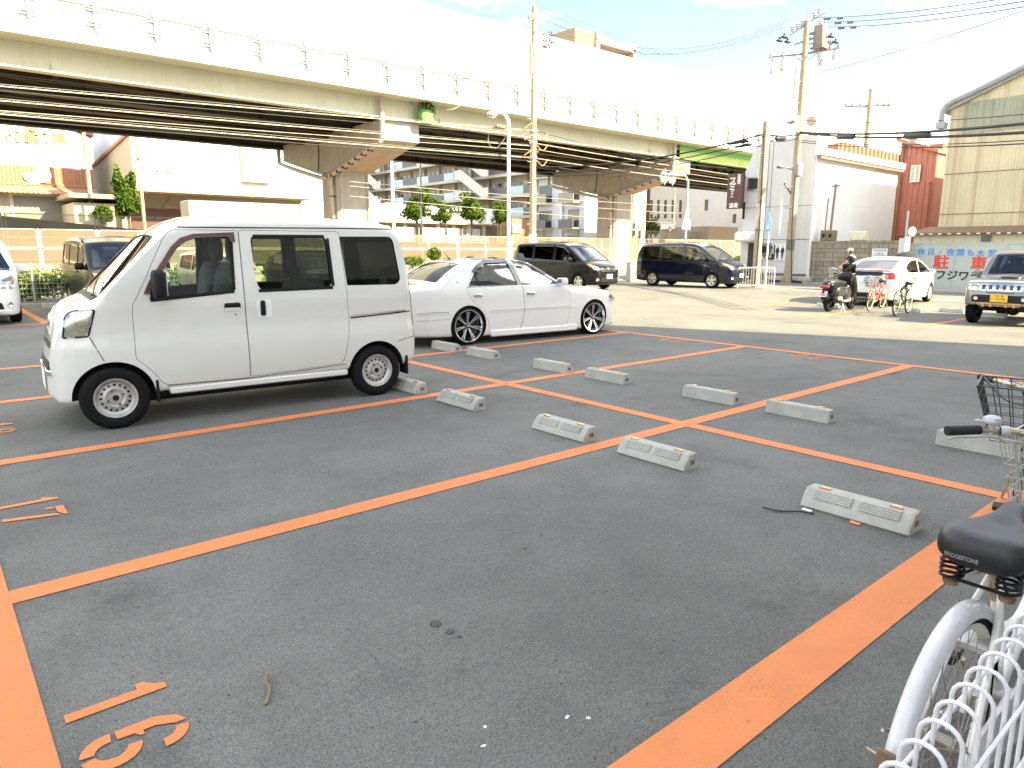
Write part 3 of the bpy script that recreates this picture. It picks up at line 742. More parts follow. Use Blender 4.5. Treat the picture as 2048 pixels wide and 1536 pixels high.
        c.strip('side_moulding','side',[(-2.30,.528),(-1.61,.530)],.030,.007,.012,M_('pearl_paint'),D1,sg); c.strip('side_moulding','side',[(-1.585,.530),(-.585,.532)],.030,.007,.012,M_('pearl_paint'),D2,sg); c.strip('side_moulding','side',[(-.57,.532),(-.36,.532)],.030,.007,.012,M_('pearl_paint'),root,sg)
        c.strip('moulding_trim','side',[(-2.29,.541),(-.59,.543)],.006,.011,.006,M_('chrome'),D1,sg)
        c.strip('side_moulding','side',[(-3.60,.548),(-3.06,.546)],.03,.007,.012,M_('pearl_paint'),root,sg); c.strip('moulding_trim','side',[(-3.60,.56),(-3.06,.558)],.008,.012,.006,M_('chrome'),root,sg)
        c.strip('bumper_seam','side',[(-3.66,.43),(-3.05,.44)],.007,.001,.004,M_('pillar_grey'),root,sg); c.strip('bumper_seam','side',[(.36,.60),(.60,.585),(.72,.58)],.008,.001,.004,M_('blackplastic'),root,sg); pass
        hl=rp([(.37,.66),(.42,.79),(.52,.765),(.63,.70),(.66,.61),(.55,.60)],.03)
        lam=c.patch('headlight','side',hl,.006,.012,M_('lamp_glass'),root,sg,grid=.04); c.patch('reflector','side',offset_poly(hl,-.01),.003,.002,M_('lamp_silver'),lam,sg,grid=.04)
        c.patch('badge','side',[(-2.88+.022*math.cos(2*pi*k/14),1.02+.024*math.sin(2*pi*k/14)) for k in range(14)],.004,.005,M_('chrome'),root,sg)
        c.patch('tail_lamp','rear',rp([(sg*.42,.72),(sg*.74,.72),(sg*.72,.88),(sg*.42,.88)],.03),.006,.01,M_('lamp_red'),root,sg)
        mb=MB(); mb.box(-2.28,sg*.845,.105,-.42,sg*.897,.215,0,.018); part('side_skirt',mb,[M_('pearl_paint')],root)
        mirror(root,-.83,sg*.83,.985,sg,M_('pearl_paint'),None,rx=.07,ry=.10,rz=.065,arm=.05)
        for a in (0,-2.70): wheel(root,a,sg*(W-.115),sg,.312,.22,.262,'spoke7')
    c.patch('windscreen','top',offset_poly(ws,.012),-.01,.004,M_('windscreen'),root,grid=.09); c.patch('rear_window','top',offset_poly(rw,.012),-.006,.004,M_('boot_glass'),root,grid=.09)
    plate(root,'number_plate',[],T(c.xr-.012,0,.60)@RZ(-pi/2)@RX(pi/2)); c.patch('grille','front',rp([(-.35,.55),(.35,.55),(.33,.66),(-.33,.66)],.03),.004,.01,M_('chrome'),root)
    mb=MB(); mb.box(-3.2,-.7,.16,.3,.7,.3,0,.03); part('chassis',mb,[M_('blackplastic')],root)
    mb=MB(); mb.box(-3.0,-.70,.66,-.6,.70,.72,0,.01); mb.box(-.85,-.68,.7,-.62,.68,.90,0,.05); part('cabin_floor',mb,[M_('interior')],root)
    for y in (.36,-.36): seat(root,-1.55,y,.62,M_('cloth'),h=.42)
    mb=MB(); sblob(mb,(-2.55,0,.85),(.10,.60,.24),.4,.4,shear=-.25); part('rear_bench',mb,[M_('cloth')],root); steering(root,-1.1,-.36,.92,M_('blackplastic'))
    mb=MB(); mb.lathe([(.03,0),(.012,.02),(0,.03)],10,0,M=T(-2.55,0,1.365)); mb.tube([(-2.55,0,1.375),(-2.66,0,1.50)],[.006,.003],6,0); part('aerial',mb,[M_('blackplastic')],root)
    return root
glass('boot_glass',(.03,.035,.045),.14); glass('sedan_tint',(.22,.26,.28),1.1,.03); glass('sedan_clear',(.42,.48,.48),1.1,.03); mat('pillar_grey',(.30,.31,.30),.4,var=.03); mat('dark_visor',(.10,.105,.11),.2,coat=.5)
def minivan(label,paint,o,hd,tint='black_glass',lamp_hi=False,group=None,plate_lines=(),chrome=True,doors_vis=(-1,),sc=1.0,rimk='five',cat='minivan',name='parked_minivan'):
    W=.845; root=thing(name,label,cat,o,hd,group)
    c=Car(dict(xf=.86,xr=-3.72,wmax=W,step=.09,zm=.6,tuck=.04,tum=.16,camber=.04,rb=.05,
      top=[(-3.72,.50),(-3.70,.80),(-3.66,1.10),(-3.58,1.50),(-3.50,1.70),(-3.40,1.78),(-3.1,1.82),(-2.3,1.85),(-1.5,1.845),(-.95,1.80),(-.62,1.70),(-.45,1.59),(.22,1.13),(.32,1.08),(.55,1.00),(.70,.92),(.78,.82),(.825,.68),(.85,.55),(.86,.45)],
      bot=[(-3.72,.26),(-3.5,.22),(-.5,.20),(.7,.20),(.86,.26)],
      W=[(-3.72,.70),(-3.70,.745),(-3.64,.79),(-3.4,.83),(-3,.845),(.0,.845),(.3,.835),(.5,.80),(.65,.735),(.76,.65),(.82,.56),(.86,.44)],
      belt=[(0,1.08)],r=[(-3.72,.05),(-3.4,.12),(-.9,.12),(-.5,.06),(.15,.045),(.4,.10),(.86,.07)]))
    fd=rp([(-.05,1.02),(-.36,.66),(-.42,.34),(-1.28,.32),(-1.30,1.06),(-1.30,1.70),(-.72,1.66),(-.40,1.46),(.02,1.15)],.06)
    sd=rp([(-1.32,.32),(-2.36,.34),(-2.48,.72),(-2.46,1.06),(-2.46,1.70),(-1.32,1.70)],.05)
    w0=rp([(-.12,1.10),(-.42,1.36),(-.60,1.14)],.02); w1=rp([(-.66,1.12),(-.50,1.42),(-.78,1.58),(-1.22,1.63),(-1.22,1.10)],[.02,.03,.1,.03,.03]); w2=rp([(-1.36,1.10),(-1.36,1.635),(-2.38,1.645),(-2.38,1.12)],.05); w3=rp([(-2.52,1.13),(-2.52,1.645),(-3.30,1.63),(-3.42,1.22),(-3.34,1.14)],.06)
    ws=rp([(-.50,-.60),(-.50,.60),(.20,.74),(.20,-.74)],.06); rw=rp([(-.62,1.12),(.62,1.12),(.56,1.60),(-.56,1.60)],.06)
    dob=c.build_body(root,M_(paint),M_('interior'),side_win=[w0,w1,w2,w3],top_win=[(ws,1.05,2.1)],end_win=[(rw,-3.9,-3.3)],wells=[(0,.31,.345),(-2.82,.31,.345)],doors=[fd,sd],door_sides=doors_vis,cav_z=.7)
    for sg in (1,-1):
        D1=dob.get((0,sg),root);D2=dob.get((1,sg),root)
        c.patch('quarter_window','side',offset_poly(w0,.01),-.012,.004,M_('tint_glass'),root,sg); c.patch('door_window','side',offset_poly(w1,.01),-.012,.004,M_('tint_glass'),D1,sg); c.patch('door_window','side',offset_poly(w2,.01),-.012,.004,M_(tint),D2,sg); c.patch('rear_window','side',offset_poly(w3,.01),-.012,.004,M_(tint),root,sg)
        c.strip('rain_visor','side',[(-.52,1.42),(-.78,1.60),(-1.24,1.665)],.05,.014,.012,M_('dark_visor'),D1,sg); c.strip('rain_visor','side',[(-1.36,1.665),(-2.40,1.675)],.045,.014,.012,M_('dark_visor'),D2,sg)
        c.strip('belt_trim','side',[(-.2,1.075),(-1.29,1.085),(-2.46,1.10),(-3.4,1.15)],.018,.003,.006,M_('blackgloss'),root,sg)
        for D,x0 in ((D1,-1.22),(D2,-1.40)):
            y=c.cast('side',x0,.98,sg)[0].y; mb=MB(); sblob(mb,(x0+(.03 if D is D1 else -.03),y+sg*.018,.98),(.09,.018,.022),.5,.6); part('handle',mb,[M_(paint)],D)
        c.strip('skirt_line','side',[(-.40,.36),(-2.45,.38)],.012,.002,.006,M_('blackgloss'),root,sg)
        if lamp_hi: hl=rp([(sg*.46,.72),(sg*.70,.74),(sg*.79,.98),(sg*.74,1.02),(sg*.48,.90)],.03)
        else: hl=rp([(sg*.44,.74),(sg*.72,.76),(sg*.80,.95),(sg*.70,.97),(sg*.48,.88)],.03)
        lam=c.patch('headlight','front',hl,.008,.02,M_('lamp_glass'),root,grid=.035); c.patch('reflector','front',offset_poly(hl,-.012),.004,.004,M_('lamp_silver'),lam,grid=.035)
        for yy in (.55,.66): 
            l,n=c.cast('front',sg*yy,.80); mb=MB(); mb.lathe([(.055,0),(.052,.012),(.03,-.01),(0,-.014)],14,0,M=T(*(l+n*.008))@n.to_track_quat('Z','Y').to_matrix().to_4x4()); part('lamp_bowl',mb,[M_('chrome')],lam)
        c.patch('turn_signal','front',rp([(sg*.70,.88),(sg*.79,.90),(sg*.79,.99),(sg*.72,.97)],.015),.0095,.004,M_('lamp_amber'),lam,grid=.04)
        l,n=c.cast('front',sg*.60,.42); mb=MB(); mb.lathe([(.06,0),(.055,.012),(.04,.0),(0,-.004)],16,0,M=T(*(l+n*.006))@n.to_track_quat('Z','Y').to_matrix().to_4x4()); part('fog_lamp',mb,[M_('lamp_silver')],root)
        c.patch('tail_lamp','rear',rp([(sg*.66,.95),(sg*.78,.95),(sg*.74,1.5),(sg*.66,1.5)],.03),.008,.01,M_('lamp_red'),root,sg)
        mirror(root,-.30,sg*.80,1.13,sg,M_(paint),None,rx=.06,ry=.10,rz=.085,arm=.07)
        for a in (0,-2.82): wheel(root,a,sg*(W-.11),sg,.315,.19,.205,rimk)
    c.patch('windscreen','top',offset_poly(ws,.012),-.01,.004,M_('windscreen'),root,grid=.09); c.patch('tailgate_window','rear',offset_poly(rw,.012),-.01,.004,M_(tint),root,grid=.09)
    c.strip('cowl_vent','top',[(.23,-.72),(.25,0),(.23,.72)],.05,.003,.01,M_('blackplastic'),root)
    for y0,y1 in ((-.6,.02),(.0,.62)):
        mb=MB(); mb.tube([ (lambda q:q[0]+q[1]*.02)(c.cast('top',.18-.03*k,y0+(y1-y0)*k/5)) for k in range(6)],.008,6,0); part('wiper',mb,[M_('blackplastic')],root)
    c.patch('grille','front',rp([(-.42,.70),(.42,.70),(.44,.84),(-.44,.84)],.03),.004,.01,M_('blackgloss'),root)
    for z in ((.72,.76,.80) if chrome else (.77,)): c.strip('grille_bar','front',[(-.42,z),(.42,z)],.022,.014,.014,M_('chrome'),root)
    c.patch('badge','front',[(.07*math.cos(2*pi*k/16),.80+.05*math.sin(2*pi*k/16)) for k in range(16)],.022,.02,M_('chrome'),root,grid=.04)
    c.patch('bumper_intake','front',rp([(-.50,.33),(.50,.33),(.46,.47),(-.46,.47)],.04),.003,.01,M_('blackplastic'),root)
    mb=MB(); mb.box(.42,-.78,.175,.875,.78,.215,0,.015) if False else None
    c.strip('bumper_lip','front',[(-.62,.27),(0,.265),(.62,.27)],.05,.015,.03,M_(paint),root)
    plate(root,'number_plate',list(plate_lines),T(c.xf+.015,0,.52)@RZ(pi/2)@RX(pi/2))
    mb=MB(); mb.box(-3.3,-.7,.2,.4,.7,.3,0,.03); part('chassis',mb,[M_('blackplastic')],root)
    mb=MB(); mb.box(-3.5,-.74,.68,.1,.74,.73,0,.01); mb.box(-.05,-.72,.72,.25,.72,1.05,0,.06); part('cabin_floor',mb,[M_('interior')],root)
    for y in (.38,-.38): seat(root,-.75,y,.72,M_('cloth'),h=.5)
    mb=MB(); sblob(mb,(-2.0,0,1.05),(.10,.6,.30),.4,.4,shear=-.15); part('rear_bench',mb,[M_('dark_cloth')],root); steering(root,-.25,-.38,1.08,M_('blackplastic'))
    return root
def jimny(o,hd):
    W=.7375; root=thing('off_road_car','bronze grey boxy off-road car with orange number plate and chrome slotted grille','car',o,hd)
    c=Car(dict(xf=.60,xr=-2.80,wmax=W,step=.08,zm=.75,tuck=.02,tum=.20,camber=.025,rb=.05,
      top=[(-2.80,.60),(-2.78,.95),(-2.74,1.35),(-2.68,1.62),(-2.6,1.68),(-2.0,1.705),(-1.2,1.70),(-.92,1.665),(-.80,1.60),(-.42,1.12),(-.36,1.095),(0,1.06),(.35,1.02),(.48,.985),(.535,.92),(.56,.80),(.585,.66),(.60,.55)],
      bot=[(-2.8,.42),(-2.6,.38),(-.5,.38),(.3,.42),(.60,.46)],
      W=[(-2.80,.62),(-2.77,.66),(-2.6,.70),(-2.2,.7375),(.1,.7375),(.35,.73),(.48,.705),(.54,.66),(.58,.60),(.60,.55)],
      belt=[(0,1.06)],r=[(-2.8,.05),(-2.6,.08),(-.9,.08),(-.75,.05),(-.42,.04),(-.3,.08),(.45,.08),(.6,.05)]))
    w1=rp([(-.62,1.10),(-.93,1.52),(-1.42,1.54),(-1.42,1.09)],.04); w2=rp([(-1.52,1.10),(-1.52,1.55),(-2.50,1.55),(-2.55,1.12)],.05)
    ws=rp([(-.80,-.52),(-.80,.52),(-.44,.585),(-.44,-.585)],.04); rw=rp([(-.5,1.1),(.5,1.1),(.46,1.52),(-.46,1.52)],.05)
    fd=rp([(-.50,1.05),(-.50,.66),(-.58,.44),(-1.46,.44),(-1.47,1.60),(-.96,1.58),(-.56,1.12)],.04)
    dob=c.build_body(root,M_('grey_paint'),M_('interior'),side_win=[w1,w2],top_win=[(ws,1.05,2)],end_win=[(rw,-3,-2.4)],wells=[(0,.36,.42),(-2.25,.36,.42)],doors=[fd],cav_z=.8)
    for sg in (1,-1):
        D=dob[(0,sg)]
        c.patch('door_window','side',offset_poly(w1,.01),-.012,.004,M_('tint_glass'),D,sg); c.patch('rear_window','side',offset_poly(w2,.01),-.012,.004,M_('dark_glass'),root,sg)
        # square lamp with a round bowl
        hl=rp([(sg*.425,.775),(sg*.645,.785),(sg*.655,.93),(sg*.60,.965),(sg*.435,.96)],.04); lam=c.patch('headlight','front',hl,.012,.03,M_('lamp_glass'),root,grid=.035); c.patch('reflector','front',offset_poly(hl,-.006),.006,.004,M_('lamp_silver'),lam,grid=.035)
        l,n=c.cast('front',sg*.525,.865); mb=MB(); mb.lathe([(.088,0),(.085,.008),(.05,-.006),(.02,-.01),(0,.0)],20,0,M=T(*(l+n*.006))@RY(pi/2)); part('lamp_bowl',mb,[M_('chrome')],lam)
        l,n=c.cast('front',sg*.46,.615); mb=MB(); mb.lathe([(.045,-.01),(.043,.014),(.032,.006),(0,.004)],18,0,M=T(*(l+n*.012))@RY(pi/2)); part('fog_lamp',mb,[M_('lamp_silver')],root)
        mirror(root,-.52,sg*.70,1.16,sg,M_('grey_paint'),None,rx=.05,ry=.085,rz=.09,arm=.05)
        for a in (0,-2.25):
            wheel(root,a,sg*(W-.10),sg,.345,.19,.205,'multi')
            arc=[(a+.43*math.cos(t),.36+.43*math.sin(t)) for t in [pi*k/14 for k in range(0,15)]]
            c.strip('fender_flare','side',arc,.05,.025,.03,M_('grey_paint'),root,sg)
    c.patch('windscreen','top',offset_poly(ws,.01),-.008,.004,M_('windscreen'),root,grid=.08); c.patch('tailgate_window','rear',offset_poly(rw,.01),-.01,.004,M_('dark_glass'),root,grid=.08)
    for y0,y1 in ((-.5,.0),(-.02,.48)):
        mb=MB(); mb.tube([(lambda q:q[0]+q[1]*.018)(c.cast('top',-.44-.01*k,y0+(y1-y0)*k/5)) for k in range(6)],.007,6,0); part('wiper',mb,[M_('blackplastic')],root)
    g=c.patch('grille','front',rp([(-.425,.785),(.425,.785),(.435,.93),(-.435,.93)],.02),.010,.02,M_('chrome'),root)
    for k in range(6):
        y=-.335+.134*k
        if k==99: continue
        c.patch('grille_slot','front',rp([(y-.036,.805),(y+.036,.805),(y+.036,.912),(y-.036,.912)],.012),.012,.006,M_('blackgloss'),g,grid=.06)
    l,n=c.cast('front',0,.86); Q=T(l.x+.024,0,.86)@RZ(pi/2)@RX(pi/2)
    mb=MB(); mb.M=Q; mb.prism([(-.036,.0),(0,.036),(.036,.010),(.016,.002),(0,.014),(-.012,.004)],-.002,.004,2); mb.prism([(.036,0),(0,-.036),(-.036,-.010),(-.016,-.002),(0,-.014),(.012,-.004)],-.002,.004,2); mb.prism([(-.036,.0),(-.010,-.010),(.036,0),(.010,.010)],-.002,.003,2); part('badge',mb,[M_('chrome')],g)
    c.patch('bumper_intake','front',rp([(-.54,.52),(.54,.52),(.56,.66),(.50,.69),(-.50,.69),(-.56,.66)],.04),.003,.01,M_('blackplastic'),root)
    c.patch('upper_vent','front',rp([(-.28,.725),(.28,.725),(.27,.755),(-.27,.755)],.01),.003,.008,M_('blackgloss'),root)
    l,n=c.cast('front',0,.62)
    plate(root,'number_plate',[('なにわ 580',.038,0,.052),('の',.045,-.135,-.022),('17-76',.085,.022,-.022)],T(l.x+.03,.0,.625)@RZ(pi/2)@RX(pi/2),bg='yellow_plate',fg='ink_black')
    mb=MB(); x=.60
    mb.box(x-.10,-.50,.475,x+.01,.50,.525,0,.012); mb.box(x-.12,-.40,.435,x-.01,.40,.48,0,.012)
    for y in (-.30,-.15,.15,.30): mb.box(x-.11,y-.03,.42,x+.022,y+.03,.515,0,.008)
    for y in (-.45,.45): mb.lathe([(0,.02),(.015,.018),(.015,0)],10,1,M=T(x+.0,y,.50)@RY(pi/2))
    part('skid_plate',mb,[M_('bronze'),M_('blackplastic')],root)
    c.patch('hood_scoop','top',rp([(-.14,-.20),(-.14,.20),(.03,.18),(.03,-.18)],.05),.03,.03,M_('grey_paint'),root,grid=.05); c.patch('scoop_mouth','top',rp([(.015,-.16),(.015,.16),(.055,.15),(.055,-.15)],.015),.022,.02,M_('blackplastic'),root)
    mb=MB(); mb.box(-2.6,-.45,.33,.35,-.30,.45,0,.02); mb.box(-2.6,.30,.33,.35,.45,.45,0,.02); mb.lathe([(.05,-.6),(.05,.6)],10,0,M=T(0,0,.345)@RX(pi/2)); sblob(mb,(0,.15,.345),(.13,.13,.13),1,1); mb.lathe([(.05,-.6),(.05,.6)],10,0,M=T(-2.25,0,.345)@RX(pi/2)); sblob(mb,(-2.25,0,.345),(.14,.14,.14),1,1); mb.tube([(.3,-.5,.42),(.34,0,.36),(.3,.5,.42)],.018,6,0); part('chassis',mb,[M_('blackplastic')],root)
    mb=MB(); mb.box(-2.6,-.6,.78,-.4,.6,.83,0,.01); mb.box(-.70,-.6,.8,-.42,.6,1.08,0,.05); part('cabin_floor',mb,[M_('interior')],root)
    for y in (.33,-.33): seat(root,-1.15,y,.78,M_('dark_cloth'),h=.48)
    steering(root,-.75,-.33,1.10,M_('blackplastic'))
    mb=MB(); sblob(mb,(-.72,0,1.50),(.02,.10,.035),.5,.5); part('cabin_mirror',mb,[M_('blackplastic')],root)
    return root
def hatch(label,paint,o,hd,rearglass='dark_glass',spec=None,group=None,cat='hatchback',name='parked_hatchback',long=False):
    W=.8725 if long else .735
    root=thing(name,label,cat,o,hd,group)
    if long:
        c=Car(dict(xf=.92,xr=-3.54,wmax=W,step=.09,zm=.6,tuck=.04,tum=.36,camber=.035,rb=.05,
          top=[(-3.54,.55),(-3.52,.80),(-3.47,.98),(-3.42,1.06),(-3.30,1.10),(-2.4,1.365),(-1.9,1.45),(-1.5,1.485),(-1.1,1.46),(-.8,1.38),(.08,.98),(.2,.94),(.55,.84),(.75,.74),(.86,.62),(.92,.45)],
          bot=[(-3.54,.26),(-3.3,.2),(-.5,.17),(.8,.18),(.92,.24)],
          W=[(-3.54,.66),(-3.51,.73),(-3.42,.79),(-3.1,.845),(-2.6,.8725),(0,.8725),(.3,.85),(.55,.78),(.75,.67),(.86,.56),(.92,.40)],
          belt=[(-3.5,1.0),(0,.95)],r=[(-3.54,.05),(-3.3,.08),(-2.4,.09),(-1.0,.10),(-.7,.05),(.05,.05),(.3,.09),(.92,.06)]))
        w1=rp([(-.20,.98),(-.82,1.28),(-1.30,1.37),(-1.38,.98)],[.02,.1,.03,.03]); w2=rp([(-1.46,.99),(-1.40,1.38),(-1.9,1.37),(-2.35,1.27),(-2.62,1.12),(-2.35,1.0)],[.03,.03,.1,.1,.04,.03]); 
        ws=rp([(-.80,-.56),(-.80,.56),(.04,.72),(.04,-.72)],.06); rw=rp([(-3.22,-.60),(-3.22,.60),(-2.2,.54),(-2.2,-.54)],.06); tw=(rw,1.0,1.8); ew=[]
        fd=rp([(-.15,.92),(-.36,.66),(-.42,.30),(-1.36,.29),(-1.42,.95),(-1.36,1.41),(-.84,1.33),(-.17,.98)],.05); wb=-2.70; wr=.31
    else:
        c=Car(dict(xf=.62,xr=-2.77,wmax=W,step=.09,zm=.6,tuck=.04,tum=.22,camber=.035,rb=.05,
          top=[(-2.77,.55),(-2.75,.85),(-2.70,1.10),(-2.58,1.38),(-2.48,1.44),(-1.8,1.50),(-1.2,1.49),(-.85,1.42),(-.68,1.34),(-.05,.98),(.05,.95),(.35,.88),(.50,.78),(.58,.64),(.62,.48)],
          bot=[(-2.77,.28),(-2.6,.22),(-.5,.2),(.5,.2),(.62,.26)],
          W=[(-2.77,.60),(-2.74,.66),(-2.6,.71),(-2.2,.735),(0,.735),(.25,.715),(.42,.65),(.54,.56),(.62,.42)],
          belt=[(0,.95)],r=[(-2.77,.05),(-2.5,.10),(-.8,.10),(-.6,.05),(-.1,.05),(.1,.10),(.62,.08)]))
        w1=rp([(-.22,.98),(-.66,1.25),(-1.16,1.37),(-1.18,.97)],[.02,.1,.03,.03]); w2=rp([(-1.26,.98),(-1.24,1.38),(-2.20,1.34),(-2.35,1.02)],.05)
        ws=rp([(-.66,-.52),(-.66,.52),(-.08,.62),(-.08,-.62)],.05); rw=rp([(-.5,1.0),(.5,1.0),(.44,1.32),(-.44,1.32)],.05); tw=None; ew=[(rw,-3,-2.4)]
        fd=rp([(-.12,.92),(-.30,.6),(-.36,.30),(-1.19,.29),(-1.22,1.41),(-.68,1.32),(-.16,.98)],.05); wb=-2.36; wr=.275
    dob=c.build_body(root,M_(paint),M_('interior'),side_win=[w1,w2],top_win=[(ws,.9,1.8)]+([tw] if tw else []),end_win=ew,wells=[(0,wr,wr+.035),(wb,wr,wr+.035)],doors=[fd],door_sides=(1,-1),cav_z=.68)
    for sg in (1,-1):
        D=dob[(0,sg)]
        c.patch('door_window','side',offset_poly(w1,.01),-.012,.004,M_('tint_glass'),D,sg); c.patch('rear_side_window','side',offset_poly(w2,.01),-.012,.004,M_(rearglass),root,sg)
        x0=-1.25 if long else -1.08; y=c.cast('side',x0,.84,sg)[0].y; mb=MB(); sblob(mb,(x0,y+sg*.016,.84),(.085,.016,.02),.5,.6); part('handle',mb,[M_(paint)],D)
        f=c.xf; hl=rp([(sg*.42,.62),(sg*(W-.19),.64),(sg*(W-.07),.78),(sg*(W-.14),.82),(sg*.46,.72)],.03); lam=c.patch('headlight','front',hl,.008,.02,M_('lamp_glass'),root,grid=.04); c.patch('reflector','front',offset_poly(hl,-.01),.004,.004,M_('lamp_silver'),lam,grid=.04)
        if long: tl=rp([(sg*.52,.86),(sg*.80,.80),(sg*.78,.98),(sg*.70,1.04),(sg*.52,1.0)],.03)
        else: tl=rp([(sg*.56,.72),(sg*.68,.72),(sg*.66,1.05),(sg*.56,1.05)],.03)
        c.patch('tail_lamp','rear',tl,.01,.015,M_('lamp_red'),root,sg,grid=.04)
        mirror(root,-.30,sg*(W-.07),1.0,sg,M_(paint),None,rx=.06,ry=.09,rz=.07,arm=.06)
        for a in (0,wb): wheel(root,a,sg*(W-.10),sg,wr,.18,wr-.095,'multi' if long else 'five')
    c.patch('windscreen','top',offset_poly(ws,.01),-.01,.004,M_('windscreen'),root,grid=.09)
    if long:
        c.patch('rear_window','top',offset_poly(rw,.01),-.006,.004,M_('dark_glass'),root,grid=.09)
        c.patch('lower_rear_window','rear',rp([(-.50,.92),(.50,.92),(.54,1.05),(-.54,1.05)],.03),.004,.006,M_('blackgloss'),root); c.strip('spoiler','top',[(-3.34,-.62),(-3.36,0),(-3.34,.62)],.10,.022,.03,M_('lamp_red_trim'),root)
        c.patch('rear_diffuser','rear',rp([(-.55,.28),(.55,.28),(.58,.42),(-.58,.42)],.03),.004,.01,M_('blackplastic'),root)
        plate(root,'number_plate',[('大阪 330',.035,0,.05),('さ',.04,-.13,-.02),('52-80',.08,.02,-.02)],T(c.xr-.012,0,.73)@RZ(-pi/2)@RX(pi/2))
    else:
        c.patch('tailgate_window','rear',offset_poly(rw,.01),-.01,.004,M_(rearglass),root,grid=.09); plate(root,'number_plate',[],T(c.xf+.012,0,.42)@RZ(pi/2)@RX(pi/2),bg='yellow_plate')
        c.patch('grille','front',rp([(-.3,.60),(.3,.60),(.32,.68),(-.32,.68)],.02),.004,.01,M_('blackplastic'),root)
    mb=MB(); mb.box(c.xr+.4,-.6,.17,.3,.6,.3,0,.03); part('chassis',mb,[M_('blackplastic')],root)
    mb=MB(); mb.box(c.xr+.3,-.6,.66,-.1,.6,.71,0,.01); mb.box(-.4,-.6,.7,-.1,.6,.92,0,.05); part('cabin_floor',mb,[M_('interior')],root)
    for y in (.34,-.34): seat(root,-.95,y,.64,M_('cloth'),h=.44)
    mb=MB(); sblob(mb,(-1.95,0,.92),(.10,.52,.26),.4,.4,shear=-.25); part('rear_bench',mb,[M_('cloth')],root); steering(root,-.55,-.34,.98,M_('blackplastic'))
    return root
mat('lamp_red_trim',(.30,.05,.035),.2,coat=1)
# ------------------------------------------------------------------ ground, markings, wheel stops
def asphalt(name,col,seed,worn=.5):
    m,nt,b=nodes_of(name); L=nt.links.new; MATS[name]=m
    tc=N(nt,'ShaderNodeTexCoord'); mp=N(nt,'ShaderNodeMapping'); mp.inputs['Location'].default_value=(seed,seed*2,0); L(tc.outputs['Object'],mp.inputs[0]); P=mp.outputs[0]
    def noise(s,d=5,r=.6): n=N(nt,'ShaderNodeTexNoise',Scale=s,Detail=d,Roughness=r); L(P,n.inputs['Vector']); return n.outputs['Fac']
    def rng(v,a,b2,c,d): r=N(nt,'ShaderNodeMapRange'); L(v,r.inputs['Value']); 
    def rg(v,a,b2,c,d):
        r=N(nt,'ShaderNodeMapRange'); L(v,r.inputs['Value'])
        for k,x in zip(('From Min','From Max','To Min','To Max'),(a,b2,c,d)): r.inputs[k].default_value=x
        return r.outputs[0]
    def mul(a,b2):
        q=N(nt,'ShaderNodeMath',operation='MULTIPLY'); L(a,q.inputs[0]); L(b2,q.inputs[1]); return q.outputs[0]
    f=rg(noise(120,3,.65),.33,.67,.6,1.4); g2=rg(noise(34,4,.6),.3,.7,.86,1.14); big=rg(noise(.45,6,.6),.3,.7,.78,1.18); mid=rg(noise(3.2,6,.65),.3,.7,.90,1.10)
    st=rg(noise(.75,8,.72),.56,.74,1.03,.58)
    vo=N(nt,'ShaderNodeTexVoronoi',Scale=55.,feature='F1'); L(P,vo.inputs['Vector']); sp_=rg(vo.outputs['Distance'],.0,.13,1.9,1.0)
    pit=rg(noise(48,3,.55),.64,.72,1,.38)
    v=mul(mul(mul(f,g2),mul(big,mid)),mul(mul(st,sp_),pit))
    rgb=N(nt,'ShaderNodeMix',data_type='RGBA',blend_type='MULTIPLY'); rgb.inputs['Factor'].default_value=1; rgb.inputs[6].default_value=(*col,1)
    cb=N(nt,'ShaderNodeCombineColor'); [L(v,cb.inputs[k]) for k in range(3)]; L(cb.outputs[0],rgb.inputs[7]); L(rgb.outputs[2],b.inputs['Base Color'])
    b.inputs['Roughness'].default_value=.88; b.inputs['Specular IOR Level'].default_value=.35
    bp=N(nt,'ShaderNodeBump',Strength=.55,Distance=.006); L(mul(f,pit),bp.inputs['Height']); L(bp.outputs[0],b.inputs['Normal'])
    return m
asphalt('asphalt',(.131,.131,.119),3.1); asphalt('asphalt_dark',(.07,.073,.073),9.); asphalt('asphalt_street',(.16,.15,.14),17.)
mat('far_ground',(.26,.245,.21),.9,var=.15,scale=.4,bump=.2); mat('pavement_slab',(.34,.32,.28),.9,var=.1,scale=2,bump=.2,dirt=.2)
def paint_mat(name,col):
    m=mat(name,col,.75,var=.07,scale=5,bump=.35,bscale=170); nt=m.node_tree; L=nt.links.new; b=nt.nodes['Principled BSDF']
    tc=N(nt,'ShaderNodeTexCoord'); n=N(nt,'ShaderNodeTexNoise',Scale=95.,Detail=3.,Roughness=.6); L(tc.outputs['Object'],n.inputs['Vector']); n2=N(nt,'ShaderNodeTexNoise',Scale=1.1,Detail=5.); L(tc.outputs['Object'],n2.inputs['Vector'])
    ad=N(nt,'ShaderNodeMath',operation='ADD'); L(n.outputs['Fac'],ad.inputs[0]); m2=N(nt,'ShaderNodeMath',operation='MULTIPLY'); m2.inputs[1].default_value=.5; L(n2.outputs['Fac'],m2.inputs[0]); L(m2.outputs[0],ad.inputs[1])
    r=N(nt,'ShaderNodeMapRange'); L(ad.outputs[0],r.inputs['Value']); r.inputs['From Min'].default_value=.84; r.inputs['From Max'].default_value=1.02; r.inputs['To Max'].default_value=.6
    old=b.inputs['Base Color'].links[0].from_socket; mx=N(nt,'ShaderNodeMix',data_type='RGBA'); L(r.outputs[0],mx.inputs[0]); L(old,mx.inputs[6]); mx.inputs[7].default_value=(col[0]*.55,col[1]*.6,col[2]*.8,1); L(mx.outputs[2],b.inputs['Base Color']); return m
